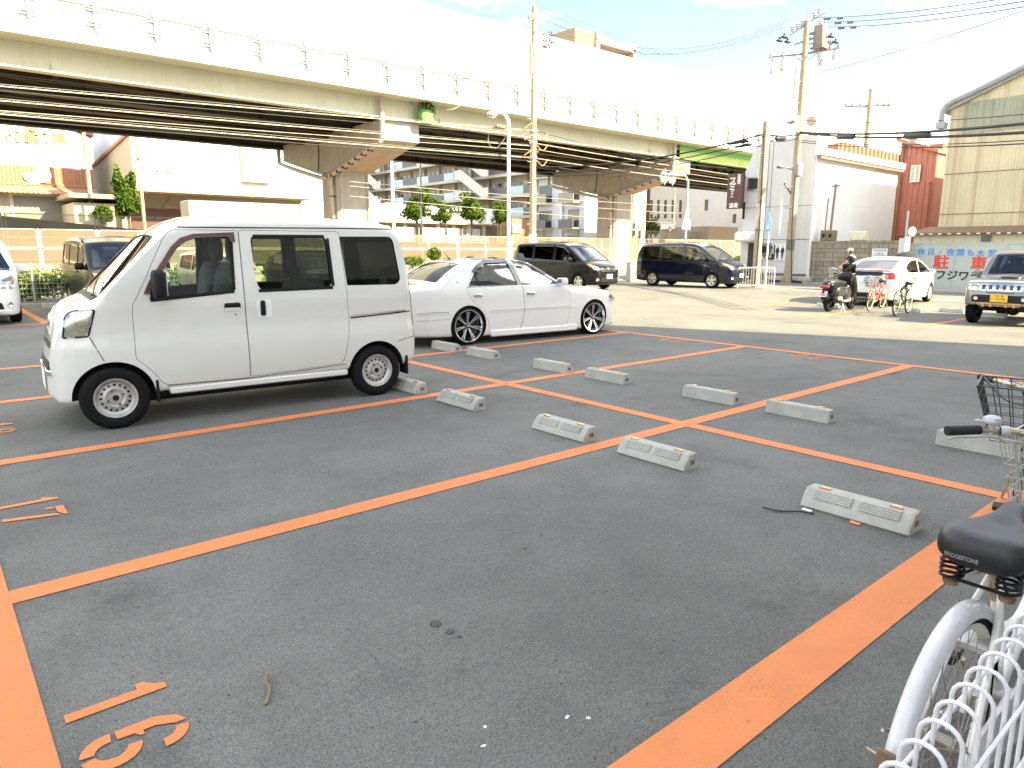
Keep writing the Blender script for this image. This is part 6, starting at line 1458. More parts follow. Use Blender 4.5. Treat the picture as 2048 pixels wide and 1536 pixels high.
# ------------------------------------------------------------------ poles, cables, fences, trees
def put_local(mb,o):
    for k,v in enumerate(mb.v): mb.v[k]=(v[0]-o[0],v[1]-o[1],v[2]-(o[2] if len(o)>2 else 0))
    return mb
def insul(mb,p,d,s=1.,mi=0):
    # ribbed insulator along direction d
    q=Vector(d).normalized().to_track_quat('Z','Y').to_matrix().to_4x4(); mb.lathe([(0,0),(.05*s,0),(.05*s,.05*s),(.09*s,.06*s),(.05*s,.09*s),(.05*s,.13*s),(.085*s,.14*s),(.05*s,.17*s),(.03*s,.22*s),(0,.23*s)],10,mi,M=T(*p)@q)
def pole_body(t,x,y,h,r0=.17,r1=.10,z0=-.2,steps=True,bands=()):
    mb=MB(); mb.lathe([(r0,z0),(r0-(r0-r1)*.5,h/2),(r1,h),(0,h+.02)],18,0); part('pole',mb,[M_('pole_concrete')],t)
    if steps:
        mb=MB(); z=2.2; s=1
        while z<h-1: mb.tube([(s*r1*.8,0,z),(s*(r0+.16),0,z),(s*(r0+.16),0,z+.03)],.012,5,0); z+=.45; s=-s
        part('step_bolts',mb,[M_('galv')],t)
    for (a,b,m) in bands:
        mb=MB(); rr=r0-(r0-r1)*(a/h)+.006; mb.lathe([(rr,a),(rr-.002,b)],18,0); part('band',mb,[M_(m)],t)
def pole_left():
    D=32.6; p=at(1065.5,420,D=D); x,y=p.x,p.y; h=at(1077,14,D=D).z; t=thing('utility_pole','tall concrete utility pole in front of the viaduct, right of the white street lamp','utility pole',(x,y,0))
    pole_body(t,x,y,h,.17,.105,bands=((.4,2.2,'sign_white'),(h-2.0,h-1.9,'rail_paint'),(h-1.1,h-1.0,'rail_paint'),(h-.55,h-.45,'rail_paint')))
    mb=MB(); mb.tube([(0,0,h),(0,0,h+.35)],.03,6,0); mb.tube([(0,0,h-.5),(-.55,-.25,h-.62)],.035,6,0); insul(mb,(-.50,-.22,h-.58),(0,0,1),1.1,1); insul(mb,(-.2,-.1,h-.52),(0,0,1),.9,1)
    for z,s in ((h-1.05,1),(h-1.3,1),(h-1.55,1)):
        mb.tube([(-.1,.05,z),(.35,-.15,z+.02)],.022,6,0); mb.tube([(-.1,.05,z),(-.3,.15,z)],.022,6,0); insul(mb,(.35,-.15,z+.02),(.9,-.4,-.1),1.3,1)
    part('crossarm',mb,[M_('steel_arm'),M_('insulator')],t)
    for i,(dx,z) in enumerate(((.62,h-1.02),(.66,h-1.32),(.46,h-1.55))):
        mb=MB(); sblob(mb,(dx+.1,-.25,z),(.22,.05,.035),.7,.7); sblob(mb,(dx+.03,-.25,z+.07),(.035,.035,.07),.8,.8); sblob(mb,(dx+.17,-.25,z+.08),(.035,.035,.08),.8,.8); part('strain_clamp',mb,[mat('clamp_blue',(.03,.03,.07),.5)],t)
    z=at(1070,156,D=D).z; mb=MB(); mb.box(-.75,-.05,z-.05,.75,.05,z+.03,0)
    for q in (-.7,-.45,.45,.7): insul(mb,(q,0,z+.03),(0,0,1),.8,1)
    mb.box(-.35,-.20,z+.1,-.22,-.08,z+1.3,2); part('low_crossarm',mb,[M_('steel_arm'),M_('insulator'),M_('pole_concrete')],t)
    for z0 in (at(1063,262,D=D).z,at(1063,285,D=D).z,at(1063,315,D=D).z):
        mb=MB(); mb.lathe([(.175,z0-.06),(.18,z0),(.175,z0+.06)],14,0); mb.tube(catmull([(0,-.17,z0),(-.3,-.3,z0+.25),(-.7,-.2,z0+.02)],5),.018,5,1); mb.tube(catmull([(0,-.17,z0-.1),(.3,-.3,z0-.35),(.7,-.2,z0-.05)],5),.018,5,1); part('cable_loop',mb,[M_('galv'),M_('orange_cable')],t)
    return x,y,h
def pole_right():
    x,y=31.2,17.15; D=math.hypot(x,y); h=at(1610,38,D=D).z; x=at(1595,300,D=D).x;y=at(1595,300,D=D).y
    t=thing('utility_pole','tall concrete utility pole carrying a transformer and many insulators beside the white workshop','utility pole',(x,y,-.1))
    pole_body(t,x,y,h,.19,.12,bands=((1.6,2.1,'ramp_wall'),))
    # directions along the image: right is roughly (.76,-.65)
    rx=Vector((.76,-.65,0))
    mb=MB()
    for (s,zz) in ((-.95,h-.05),(.0,h+.05)): pass
    mb.tube([tuple(rx*-.7+Vector((0,0,h-.55))),tuple(rx*.55+Vector((0,0,h+.25)))],.05,6,0); mb.tube([tuple(rx*-.35+Vector((0,0,h-.3))),tuple(rx*.75+Vector((0,0,h+.35)))],.04,6,0); mb.tube([(0,0,h),(0,0,h+.5)],.03,6,0)
    mb.tube([tuple(rx*-.5+Vector((0,0,h-.95))),tuple(rx*.8+Vector((0,0,h-.55)))],.045,6,0)
    for (q,z) in ((-.62,h-.42),(-.4,h-.3),(-.2,h-.18),(.3,h+.15),(.5,h+.3)): insul(mb,tuple(rx*q+Vector((0,0,z))),(0,0,1),1.2,1)
    for (q,z) in ((.45,h-.42),(.8,h-.62),(1.0,h-.85)): insul(mb,tuple(rx*q+Vector((0,0,z))),rx,1.3,1); mb.tube([tuple(Vector((0,0,z-.1))),tuple(rx*q+Vector((0,0,z)))],.03,5,0)
    part('crossarm',mb,[M_('steel_arm'),M_('insulator')],t)
    for (q,z) in ((.72,h-.42),(1.1,h-.63),(1.32,h-.86),(-.95,h-.65),(-1.15,h-.80),(-.8,h-.85)):
        mb=MB(); c=rx*q; sblob(mb,(c.x,c.y,z),(.20,.10,.045),.7,.7,M=None); sblob(mb,(c.x,c.y,z+.09),(.05,.05,.08),.8,.8); part('strain_clamp',mb,[MATS['clamp_blue']],t)
    mb=MB(); c=rx*.62; z=at(1630,66,D=D).z+.1; mb.box(c.x-.22,c.y-.22,z-.55,c.x+.22,c.y+.22,z+.35,0,.04); mb.box(c.x-.28,c.y-.28,z-.62,c.x+.28,c.y+.28,z-.55,0); insul(mb,(c.x-.1,c.y,z+.35),(0,0,1),1,1); insul(mb,(c.x+.15,c.y-.1,z+.35),(0,0,1),1,1); mb.tube([(0,0,z),(c.x,c.y,z)],.05,6,2); part('transformer',mb,[M_('trans_grey'),M_('insulator'),M_('steel_arm')],t)
    z=at(1605,103,D=D).z; a=at(1545,112,D=D);b=at(1668,92,D=D); mb=MB(); l=-rx*1.5;r=rx*1.5; mb.tube([(l.x,l.y,z-.12),(0,-.0,z),(r.x,r.y,z+.25)],.05,6,0)
    for q in (-.35,.35): mb.tube([tuple(rx*q*1.6+Vector((0,0,z+.08*q))),(0,0,z-.35)],.02,5,0)
    for q in (-1.5,-.95,.75,1.1,1.45): insul(mb,tuple(rx*q+Vector((0,0,z+.16*q+.03))),(0,0,1),1.1,1)
    part('low_crossarm',mb,[M_('steel_arm'),M_('insulator')],t)
    for q,w,hh in ((-1.42,.10,.5),(-.95,.13,.45),(.72,.17,.5),(1.3,.10,.35)):
        mb=MB(); c=rx*q; zc=z+.16*q-.1; mb.lathe([(0,0),(w,0),(w,-hh*.8),(w*.8,-hh),(0,-hh)],12,0,M=T(c.x,c.y,zc)); insul(mb,(c.x+.05,c.y,zc),(.2,0,1),.8,1); mb.tube(catmull([(c.x,c.y,zc+.2),(c.x*.9,c.y*.9-.3,zc-.3),(c.x*.6,c.y*.6,zc-.1)],4),.012,4,1); part('fuse_box',mb,[M_('galv'),M_('insulator')],t)
    # lower fittings
    z=at(1607,245,D=D).z; mb=MB(); mb.box(-.45,-.12,z-.35,-.2,.12,z+.35,0,.03); part('junction_box',mb,[M_('sign_white')],t)
    z=at(1590,335,D=D).z; mb=MB(); mb.box(-.12,-.26,z-.28,.12,-.14,z+.28,0,.02); c=-rx; mb.tube([(c.x*.15,c.y*.15,z),(c.x*.55,c.y*.55,z+.12)],.03,6,1); sblob(mb,(c.x*.72,c.y*.72,z+.12),(.22,.13,.07),.7,.7,1); part('street_light',mb,[M_('sign_white'),M_('steel_arm')],t)
    z=at(1588,380,D=D).z; mb=MB(); mb.tube([(c.x*.12,c.y*.12,z-.1),(c.x*.5,c.y*.5,z+.4)],.045,6,0); part('rusty_stub',mb,[M_('rail_paint')],t)
    z=at(1570,430,D=D).z; mb=MB(); mb.box(c.x*.55-.03,c.y*.55-.03,z-.8,c.x*.55+.03,c.y*.55+.03,z+.8,0); mb.tube([(0,0,z+.4),(c.x*.5,c.y*.5,z+.4)],.02,5,1); mb.tube([(0,0,z-.3),(c.x*.5,c.y*.5,z-.3)],.02,5,1); part('name_board',mb,[M_('sign_white'),M_('galv')],t)
    z=at(1600,210,D=D).z; mb=MB(); mb.tube([(c.x*.35,c.y*.35,z-.6),(c.x*.35,c.y*.35,z+1.6)],.03,6,0); mb.box(-.6*rx.x-.03,-.6*rx.y-.03,z-.7,.0,.0,z-.62,0); part('cable_riser',mb,[M_('rail_paint')],t)
    mb=MB(); mb.tube(catmull([(-.2,-.1,5),(-.22,-.12,3),(-.2,-.2,1.5),(-.1,-.25,.1)],6),.022,6,0); part('down_cable',mb,[M_('black_cable')],t)
    return x,y,h
def pole_short():
    x,y=26.7,15.95; D=math.hypot(x,y); p=at(1522,400,D=D); x,y=p.x,p.y; h=at(1530,240,D=D).z; t=thing('utility_pole','shorter concrete utility pole behind the white pipe barrier, wrapped with a red and white band','utility pole',(x,y,-.05))
    pole_body(t,x,y,h,.165,.125,bands=((2.35,2.9,'ramp_wall'),)); rx=Vector((.76,-.65,0))
    z0=at(1521,455,D=D).z;z1=at(1524,405,D=D).z; mb=MB(); mb.lathe([(.163,z0),(.158,z1)],18,0); part('poster_band',mb,[mat('red_white',(.72,.42,.38),.6,var=.6,scale=5)],t)
    mb=MB(); z=h-.5; mb.tube([(-.18,0,z-.1),(.2,0,z)],.04,6,0); mb.tube(catmull([(-.17,-.05,h-.4),(-.2,-.1,h-2),(-.18,-.12,2.5),(-.19,-.1,.2)],5),.03,6,0); part('cable_riser',mb,[M_('black_cable')],t)
    return x,y,h
def far_poles():
    D=60; p=at(1737,240,D=52); h=at(1738,178,D=52).z; t=thing('far_utility_pole','far utility pole with a crossarm above the red corrugated roof','utility pole',(p.x,p.y,0)); pole_body(t,0,0,h,.2,.14,steps=False); rx=Vector((.76,-.65,0)); z=at(1737,211,D=52).z; mb=MB(); mb.tube([tuple(rx*-1.6+Vector((0,0,z-.05))),tuple(rx*1.3+Vector((0,0,z)))],.06,6,0); mb.tube([tuple(rx*-1.5+Vector((0,0,z-.8))),tuple(rx*-.2+Vector((0,0,z-.1)))],.04,6,0)
    for q in (-1.5,-1.1,-.6,.5,.9,1.2): insul(mb,tuple(rx*q+Vector((0,0,z))),(0,0,1),1.2,1)
    part('crossarm',mb,[M_('rail_paint'),M_('insulator')],t)
    for (px,pt,Y,lab,w) in ((186,250,70,'utility pole with transformers standing against the factory corner',.2),(288,262,62,'slim pale pole with a lamp arm in front of the white hall',.16),(1165,355,66,'far brown pole carrying a traffic signal beyond the mesh fence',.16),(1347,330,62,'thin far pole with small fittings before the grey office',.13),(787,305,62,'white far pole in front of the apartment corridors',.20),(843,310,49.3,'slim galvanised lamp post with a dark banner before the apartments',.09)):
        p=at(px,440,Y=Y); q=at(px-(8 if px<300 else 0),pt,Y=Y); t=thing('far_utility_pole' if px!=843 else 'banner_post',lab,'utility pole' if px!=843 else 'post',(p.x,p.y,0)); h=q.z
        mb=MB(); mb.lathe([(w,-.2),(w*.7,h),(0,h+.02)],14,0); part('pole',mb,[M_('galv' if px==843 else ('white_wall' if px in (787,) else 'pole_concrete'))],t)
        mb=MB()
        if px==186:
            for z in (h-1.8,h-3.0): mb.box(-1.0,-.12,z,.2,.0,z+.12,0)
            for dx,z in ((-.8,h-3.7),(-.35,h-3.6)): mb.lathe([(0,0),(.26,0),(.28,.1),(.28,.75),(.2,.85),(0,.85)],12,1,M=T(dx,-.2,z))
            part('transformer',mb,[M_('rail_paint'),M_('insulator')],t)
        elif px==288: mb.tube([(0,0,h*.72),(1.6,-.1,h*.72)],.05,6,0); mb.box(1.2,-.2,h*.72-.1,2.3,.1,h*.72+.08,0,.04); mb.box(-.25,-.25,h*.8,.1,-.1,h*.8+.7,0); part('lamp_arm',mb,[M_('rail_paint')],t)
        elif px==1165:
            z=at(1180,386,Y=Y).z; mb.tube([(0,0,z),(3.2,-.2,z+.05)],.06,6,0); mb.box(2.2,-.5,z-.35,4.3,-.2,z+.35,1,.1)
            for k in range(3): mb.lathe([(.28,0),(.26,.15),(0,.05)],12,2,M=T(2.6+.65*k,-.5,z)@RX(pi/2))
            part('traffic_signal',mb,[M_('galv'),M_('sign_white'),M_('blackplastic')],t)
        elif px==1347: mb.box(-.8,-.1,h-1.6,.6,.1,h-1.4,0); mb.box(-.9,-.3,h-2.6,-.2,0,h-1.8,0,.05); part('fittings',mb,[M_('sign_white')],t)
        elif px==843: a=at(843,381,Y=Y).z;b=at(843,412,Y=Y).z; mb.box(-.22,-.03,b,.22,.03,a,0); part('banner',mb,[M_('balcony_grey')],t)
        else: mb.box(-.9,-.1,h*.55,.9,.1,h*.55+.12,0); part('crossarm',mb,[M_('rail_paint')],t)
def lamp_posts():
    D=31.2; p=at(1017,460,D=D); h=at(1020,225,D=D).z; t=thing('street_lamp','white curved street lamp standing behind the white sedan roof','street lamp',(p.x,p.y,0)); rx=Vector((.76,-.65,0)); c=-rx
    pts=[(0,0,-.1),(0,0,h-.9),(c.x*.02,c.y*.02,h-.4),(c.x*.15,c.y*.15,h-.1),(c.x*.38,c.y*.38,h),(c.x*.55,c.y*.55,h-.03)]
    mb=MB(); mb.tube(catmull(pts,6),.075,10,0); mb.lathe([(.12,-.1),(.12,.8),(.078,.85)],12,0); part('post',mb,[M_('white_steel')],t)
    mb=MB(); e=c*.68; sblob(mb,(e.x,e.y,h-.08),(.26,.16,.10),.7,.7); part('lamp_head',mb,[M_('galv')],t); mb=MB(); sblob(mb,(e.x,e.y,h-.15),(.18,.12,.09),.8,.8); part('lamp_cover',mb,[M_('lamp_silver')],t)
    z=at(1003,256,D=D).z; mb=MB(); mb.box(c.x*.62-.12,c.y*.62-.12,z-.02,c.x*.05,c.y*.05,z+.10,0,.02); mb.tube(catmull([(0,0,z-.2),(c.x*.5,c.y*.5,z-.8),(c.x*.85,c.y*.85,z-.6),(c.x*.8,c.y*.8,z)],6),.012,5,1); part('camera_box',mb,[M_('awning'),M_('pale_cable')],t)
    # curved sign gantry seen from behind
    Y=31.6; p=at(1373,430,Y=Y); h=at(1370,351,Y=Y).z; t=thing('sign_post','grey curved post holding two round signs seen from behind, above the blue minivan','sign post',(p.x,p.y,0)); mb=MB(); L=at(1325,352,Y=Y).x-p.x; mb.tube(catmull([(0,0,-.1),(0,0,h-1.0),(-.06,0,h-.4),(-.35,0,h-.05),(-.9,0,h),(L,0,h-.08)],6),.08,10,0); part('post',mb,[M_('galv')],t)
    for dx in (L+.3,L+1.2): mb=MB(); mb.lathe([(0,-.02),(.42,-.02),(.42,.02),(0,.02)],22,0,M=T(dx,.1,h-.25)@RX(pi/2)); mb.box(dx-.03,-.0,h-.75,dx+.03,.08,h+.3,1); part('round_sign',mb,[M_('roof_grey'),M_('galv')],t)
    a=at(1363,445,Y=Y); mb=MB(); mb.prism([(-.65,a.z-p.z*0-.0-1.0+.55),(.05,a.z-.45),(.05,a.z+.9),(-.1,a.z+1.1)],-.14,-.10,1,0); mb.box(.06,-.12,a.z-.5,.35,-.09,a.z+.2,0); part('sign_plate',mb,[M_('sign_white')],t)
    # blue crossing sign
    x,y=25.9,14.75; p=at(1535,500,D=math.hypot(x,y)); x,y=p.x,p.y; D=math.hypot(x,y); h=at(1542,418,D=D).z; t=thing('crossing_sign','blue pentagon pedestrian crossing sign on a thin white post','sign',(x,y,-.1)); mb=MB(); mb.tube([(0,0,0),(0,0,h-.3)],.035,8,0); part('post',mb,[M_('white_steel')],t)
    Q=T(0,0,h-.45)@RZ(rad(180-44))@RY(0); mb=MB(); pent=[(-.30,-.30),(.30,-.30),(.30,.05),(.0,.42),(-.30,.05)]; mb.prism([(q*1.0,z) for q,z in pent],.035,.05,0,0,M=Q); o=part('sign_plate',mb,[M_('sign_sky')],t)
    mb=MB(); mb.prism([(-.2,-.2),(.2,-.2),(0,.22)],.051,.054,0,0,M=Q); part('white_triangle',mb,[M_('sign_white')],o)
    mb=MB(); 
    for s in (-1,1): mb.prism([(s*.02-.02,-.02),(s*.10-.02,-.18),(s*.10+.02,-.18),(s*.02+.02,-.02)],.0545,.057,0,0,M=Q)
    mb.prism([(-.035,-.03),(.035,-.03),(.035,.09),(-.035,.09)],.0545,.057,0,0,M=Q); mb.prism([(.03*math.cos(2*pi*k/12),.13+.03*math.sin(2*pi*k/12)) for k in range(12)],.0545,.057,0,0,M=Q); part('walking_figure',mb,[M_('sign_sky')],o)
    # low signs by the far road
    for (px,py,Y,lab,kind) in ((1265,452,50,'two round blue road signs on a far post right of the second pier','b'),(1338,522,50,'round red rimmed parking sign far behind the fence','r')):
        p=at(px,470,Y=Y); q=at(px,py if kind=='b' else 460,Y=Y); t=thing('road_sign',lab,'sign',(p.x,p.y,0)); mb=MB(); mb.tube([(0,0,0),(0,0,q.z+.5)],.05,6,0); part('post',mb,[M_('galv')],t)
        for dz in ((0,-.75) if kind=='b' else (0,)): mb=MB(); mb.lathe([(0,0),(.33,0),(.33,.03),(0,.03)],18,0,M=T(0,-.1,q.z+dz)@RX(pi/2)); mb.lathe([(0,.035),(.24,.035),(.24,.03)],18,1,M=T(0,-.1,q.z+dz)@RX(pi/2)); part('round_sign',mb,[M_('sign_blue' if kind=='b' else 'sign_red'),M_('sign_sky' if kind=='b' else 'sign_white')],t)
mat('trans_grey',(.24,.19,.15),.5); mat('sign_sky',(.10,.38,.72),.5)
def wire(name,a,b,sag,r,m,lab,group,cat='cable',n=14,spl=()):
    a=Vector(a);b=Vector(b); pts=[]
    for k in range(n+1):
        t=k/n; p=a.lerp(b,t); p.z-=sag*4*t*(1-t); pts.append(p)
    mb=MB(); mb.tube(pts,r,5,0,caps=False)
    for (t,L,rr) in spl:
        p=a.lerp(b,t); p.z-=sag*4*t*(1-t); d=(b-a).normalized(); mb.tube([p-d*L*.5+Vector((0,0,-rr)),p-d*L*.42+Vector((0,0,-rr)),p+d*L*.42+Vector((0,0,-rr)),p+d*L*.5+Vector((0,0,-rr))],[rr*.4,rr,rr,rr*.4],8,0)
    return solo(name,mb,[M_(m)],lab,cat,group)
def cables(PL,PR,PS):
    xl,yl,hl=PL; xr,yr,hr=PR; xs,ys_,hs=PS
    g='cable bundles running along the street in front of the viaduct'
    DL=math.hypot(xl,yl)
    rows=[(0,163,1063,262,.020,'pale_cable'),(0,172,1063,272,.013,'black_cable'),(0,192,1063,292,.020,'pale_cable'),(0,212,1063,300,.012,'pale_cable'),(0,219,1063,316,.020,'pale_cable'),(0,228,1063,322,.013,'black_cable')]
    names=['topmost pale lashed cable','thin black cable just under the topmost pale one','second pale lashed cable','thin pale cable under the second lashed one','third pale lashed cable','lowest thin black cable']
    for (x0,y0,x1,y1,r,m),nm in zip(rows,names):
        a=at(x0,y0,Y=yl-.2); b=at(x1,y1,D=DL); d=(a-b); a=b+d*2.2; a.z=b.z+d.z*2.2
        o=wire('street_cable',b,a,.12,r,m,nm+' left of the big pole',g)
        if r>.018:
            # lashing hoops along the messenger
            L=(a-b).length
            mb=MB()
            for k in range(int(L/.55)):
                t=(k+.5)*.55/L; p=b.lerp(a,t); p.z-=.12*4*t*(1-t); mb.tube([p+Vector((.06,0,r*2.2)),p+Vector((.02,-.0,-r*1.4)),p+Vector((-.06,0,r*2.2))],.006,4,0,caps=False)
            mb.tube([b+Vector((0,0,r*2.2)),b.lerp(a,.5)+Vector((0,0,r*2.2-.12)),a+Vector((0,0,r*2.2))],.006,4,0,caps=False); part('cable_lashing',mb,[M_('pale_cable')],o)
    rows2=[(1080,288,1500,352,.020,'pale_cable'),(1080,300,1500,362,.013,'pale_cable'),(1080,318,1500,372,.020,'pale_cable'),(1080,262,1330,312,.014,'black_cable'),(1080,330,1500,384,.016,'black_cable')]
    names2=['upper pale lashed cable','thin pale cable under the upper lashed one','lower pale lashed cable','thin black sagging cable at the level of the girder','lowest thin dark cable']
    for (x0,y0,x1,y1,r,m),nm in zip(rows2,names2):
        a=at(1066,y0-2,D=DL); b=at(x1,y1,Y=yl); d=(b-a); wire('street_cable',a,a+d*1.6,.25 if y0==262 else .1,r,m,nm+' right of the big pole',g)
    # low cables further back
    for i,(y0,y1) in enumerate(((363,372),(372,384),(392,404))):
        a=at(700,y0,Y=31.5);b=at(1062,y1+18,Y=31.5); wire('far_cable',a,b+(b-a)*1.2,.1,.014,'pale_cable',('upper','middle','lower')[i]+' thin pale cable in front of the apartment corridors','thin cables before the apartments')
    # black drop cables of the short pole
    g2='thick black cables meeting at the shorter pole'
    DS=math.hypot(xs,ys_)
    for i,(y0,y1,r,sp) in enumerate(((334,268,.035,((.90,.85,.06),)),(345,278,.022,((.92,.7,.05),)),(352,290,.018,()))):
        wire('drop_cable',at(1066,y0,D=DL),at(1528,y1,D=DS),.35,r,'black_cable',('upper thick black cable with a dark splice case','middle black cable with a pale splice case','lowest thin black cable')[i]+' between the two nearer poles',g2,spl=sp)
    DR=math.hypot(xr,yr)
    for i,(y0,y1,r,sp) in enumerate(((268,268,.04,((.45,1.2,.10),)),(282,276,.022,()))):
        wire('drop_cable',at(1528,y0,D=DS),at(1598,y1,D=DR),.08,r,'black_cable',('thick black cable with a splice case','thin black cable')[i]+' from the shorter pole to the transformer pole',g2,spl=sp)
    g3='black cables leaving the transformer pole to the right'
    for i,(y0,y1,r,sp,D2) in enumerate(((264,240,.04,((.30,1.6,.10),(.62,1.6,.10)),21),(266,260,.04,(),21),(284,283,.018,(),21),(280,276,.014,(),21),(240,222,.012,(),21))):
        wire('drop_cable',at(1600,y0,D=DR),at(2120,y1,D=D2),.18,r,'black_cable',('thickest sagging black cable with two splice cases','second thick black cable just below','lower thin black cable','thin black cable between the thick and lowest one','topmost thin cable crossing the grey band')[i]+' in front of the warehouse',g3,spl=sp)
    g4='thin power lines against the sky'
    for i,(a,b,D2,sag,lab) in enumerate((((1108,48),(1572,40),None,1.1,'upper sagging thin line between the two tall poles'),((1110,60),(1568,46),None,1.1,'middle sagging thin line between the two tall poles'),((1104,67),(1566,54),None,1.0,'lower sagging thin line between the two tall poles'))):
        wire('power_line',at(*a,D=DL),at(*b,D=DR),sag,.012,'wire',lab,g4)
    for i,(a,b) in enumerate((((1082,12),(1700,212)),((1090,26),(1706,214)),((1092,42),(1712,217)))):
        wire('power_line',at(*a,D=DL),at(*b,D=52),.35,.012,'wire',('topmost','middle','lowest')[i]+' thin line falling from the big pole top towards the far crossarm',g4)
    for i,(a,b) in enumerate((((1625,36),(2110,-20)),((1648,44),(2110,-8)),((1655,54),(2110,3)))):
        wire('power_line',at(*a,D=DR),at(*b,D=24),.15,.016,'wire',('upper','middle','lower')[i]+' thin line rising right from the transformer pole',g4,spl=((.10,.6,.05),(.18,.5,.045)))
    wire('power_line',at(1612,151,D=DR),at(2110,0,D=24),.12,.012,'wire','single thin line rising right from halfway up the transformer pole',g4)
    for i,(a,b) in enumerate((((1062,2),(840,-40)),((1052,12),(900,-40)),((1046,20),(960,-10)))): wire('power_line',at(*a,D=DL),at(*b,D=22),.05,.012,'wire',('first','second','third')[i]+' thin line leaving the big pole top to the upper left',g4)
def mesh_mat(name,col,s,thick,diag=True):
    m,nt,b=nodes_of(name); L=nt.links.new; MATS[name]=m; b.inputs['Base Color'].default_value=(*col,1); b.inputs['Roughness'].default_value=.5
    tc=N(nt,'ShaderNodeTexCoord'); sp_=N(nt,'ShaderNodeSeparateXYZ'); L(tc.outputs['Object'],sp_.inputs[0]); res=[]
    for sg in (1,-1):
        ad=N(nt,'ShaderNodeMath',operation='MULTIPLY_ADD'); L(sp_.outputs[2],ad.inputs[0]); ad.inputs[1].default_value=sg; L(sp_.outputs[0],ad.inputs[2])
        mu=N(nt,'ShaderNodeMath',operation='MULTIPLY'); mu.inputs[1].default_value=s; L(ad.outputs[0],mu.inputs[0]); fr=N(nt,'ShaderNodeMath',operation='FRACT'); L(mu.outputs[0],fr.inputs[0]); lt=N(nt,'ShaderNodeMath',operation='LESS_THAN'); L(fr.outputs[0],lt.inputs[0]); lt.inputs[1].default_value=thick; res.append(lt.outputs[0])
    mx=N(nt,'ShaderNodeMath',operation='MAXIMUM'); L(res[0],mx.inputs[0]); L(res[1],mx.inputs[1]); L(mx.outputs[0],b.inputs['Alpha']); return m
mesh_mat('beige_mesh',(.40,.32,.22),16,.15); mesh_mat('green_mesh',(.26,.27,.22),14,.12)
mat('beige_steel',(.52,.44,.31),.5,var=.05); mat('green_steel',(.24,.26,.20),.5,var=.08); mat('paving_tan',(.30,.19,.11),.85,var=.12,scale=.8,bump=.2); mat('kerb_pale',(.36,.29,.21),.85,var=.08)
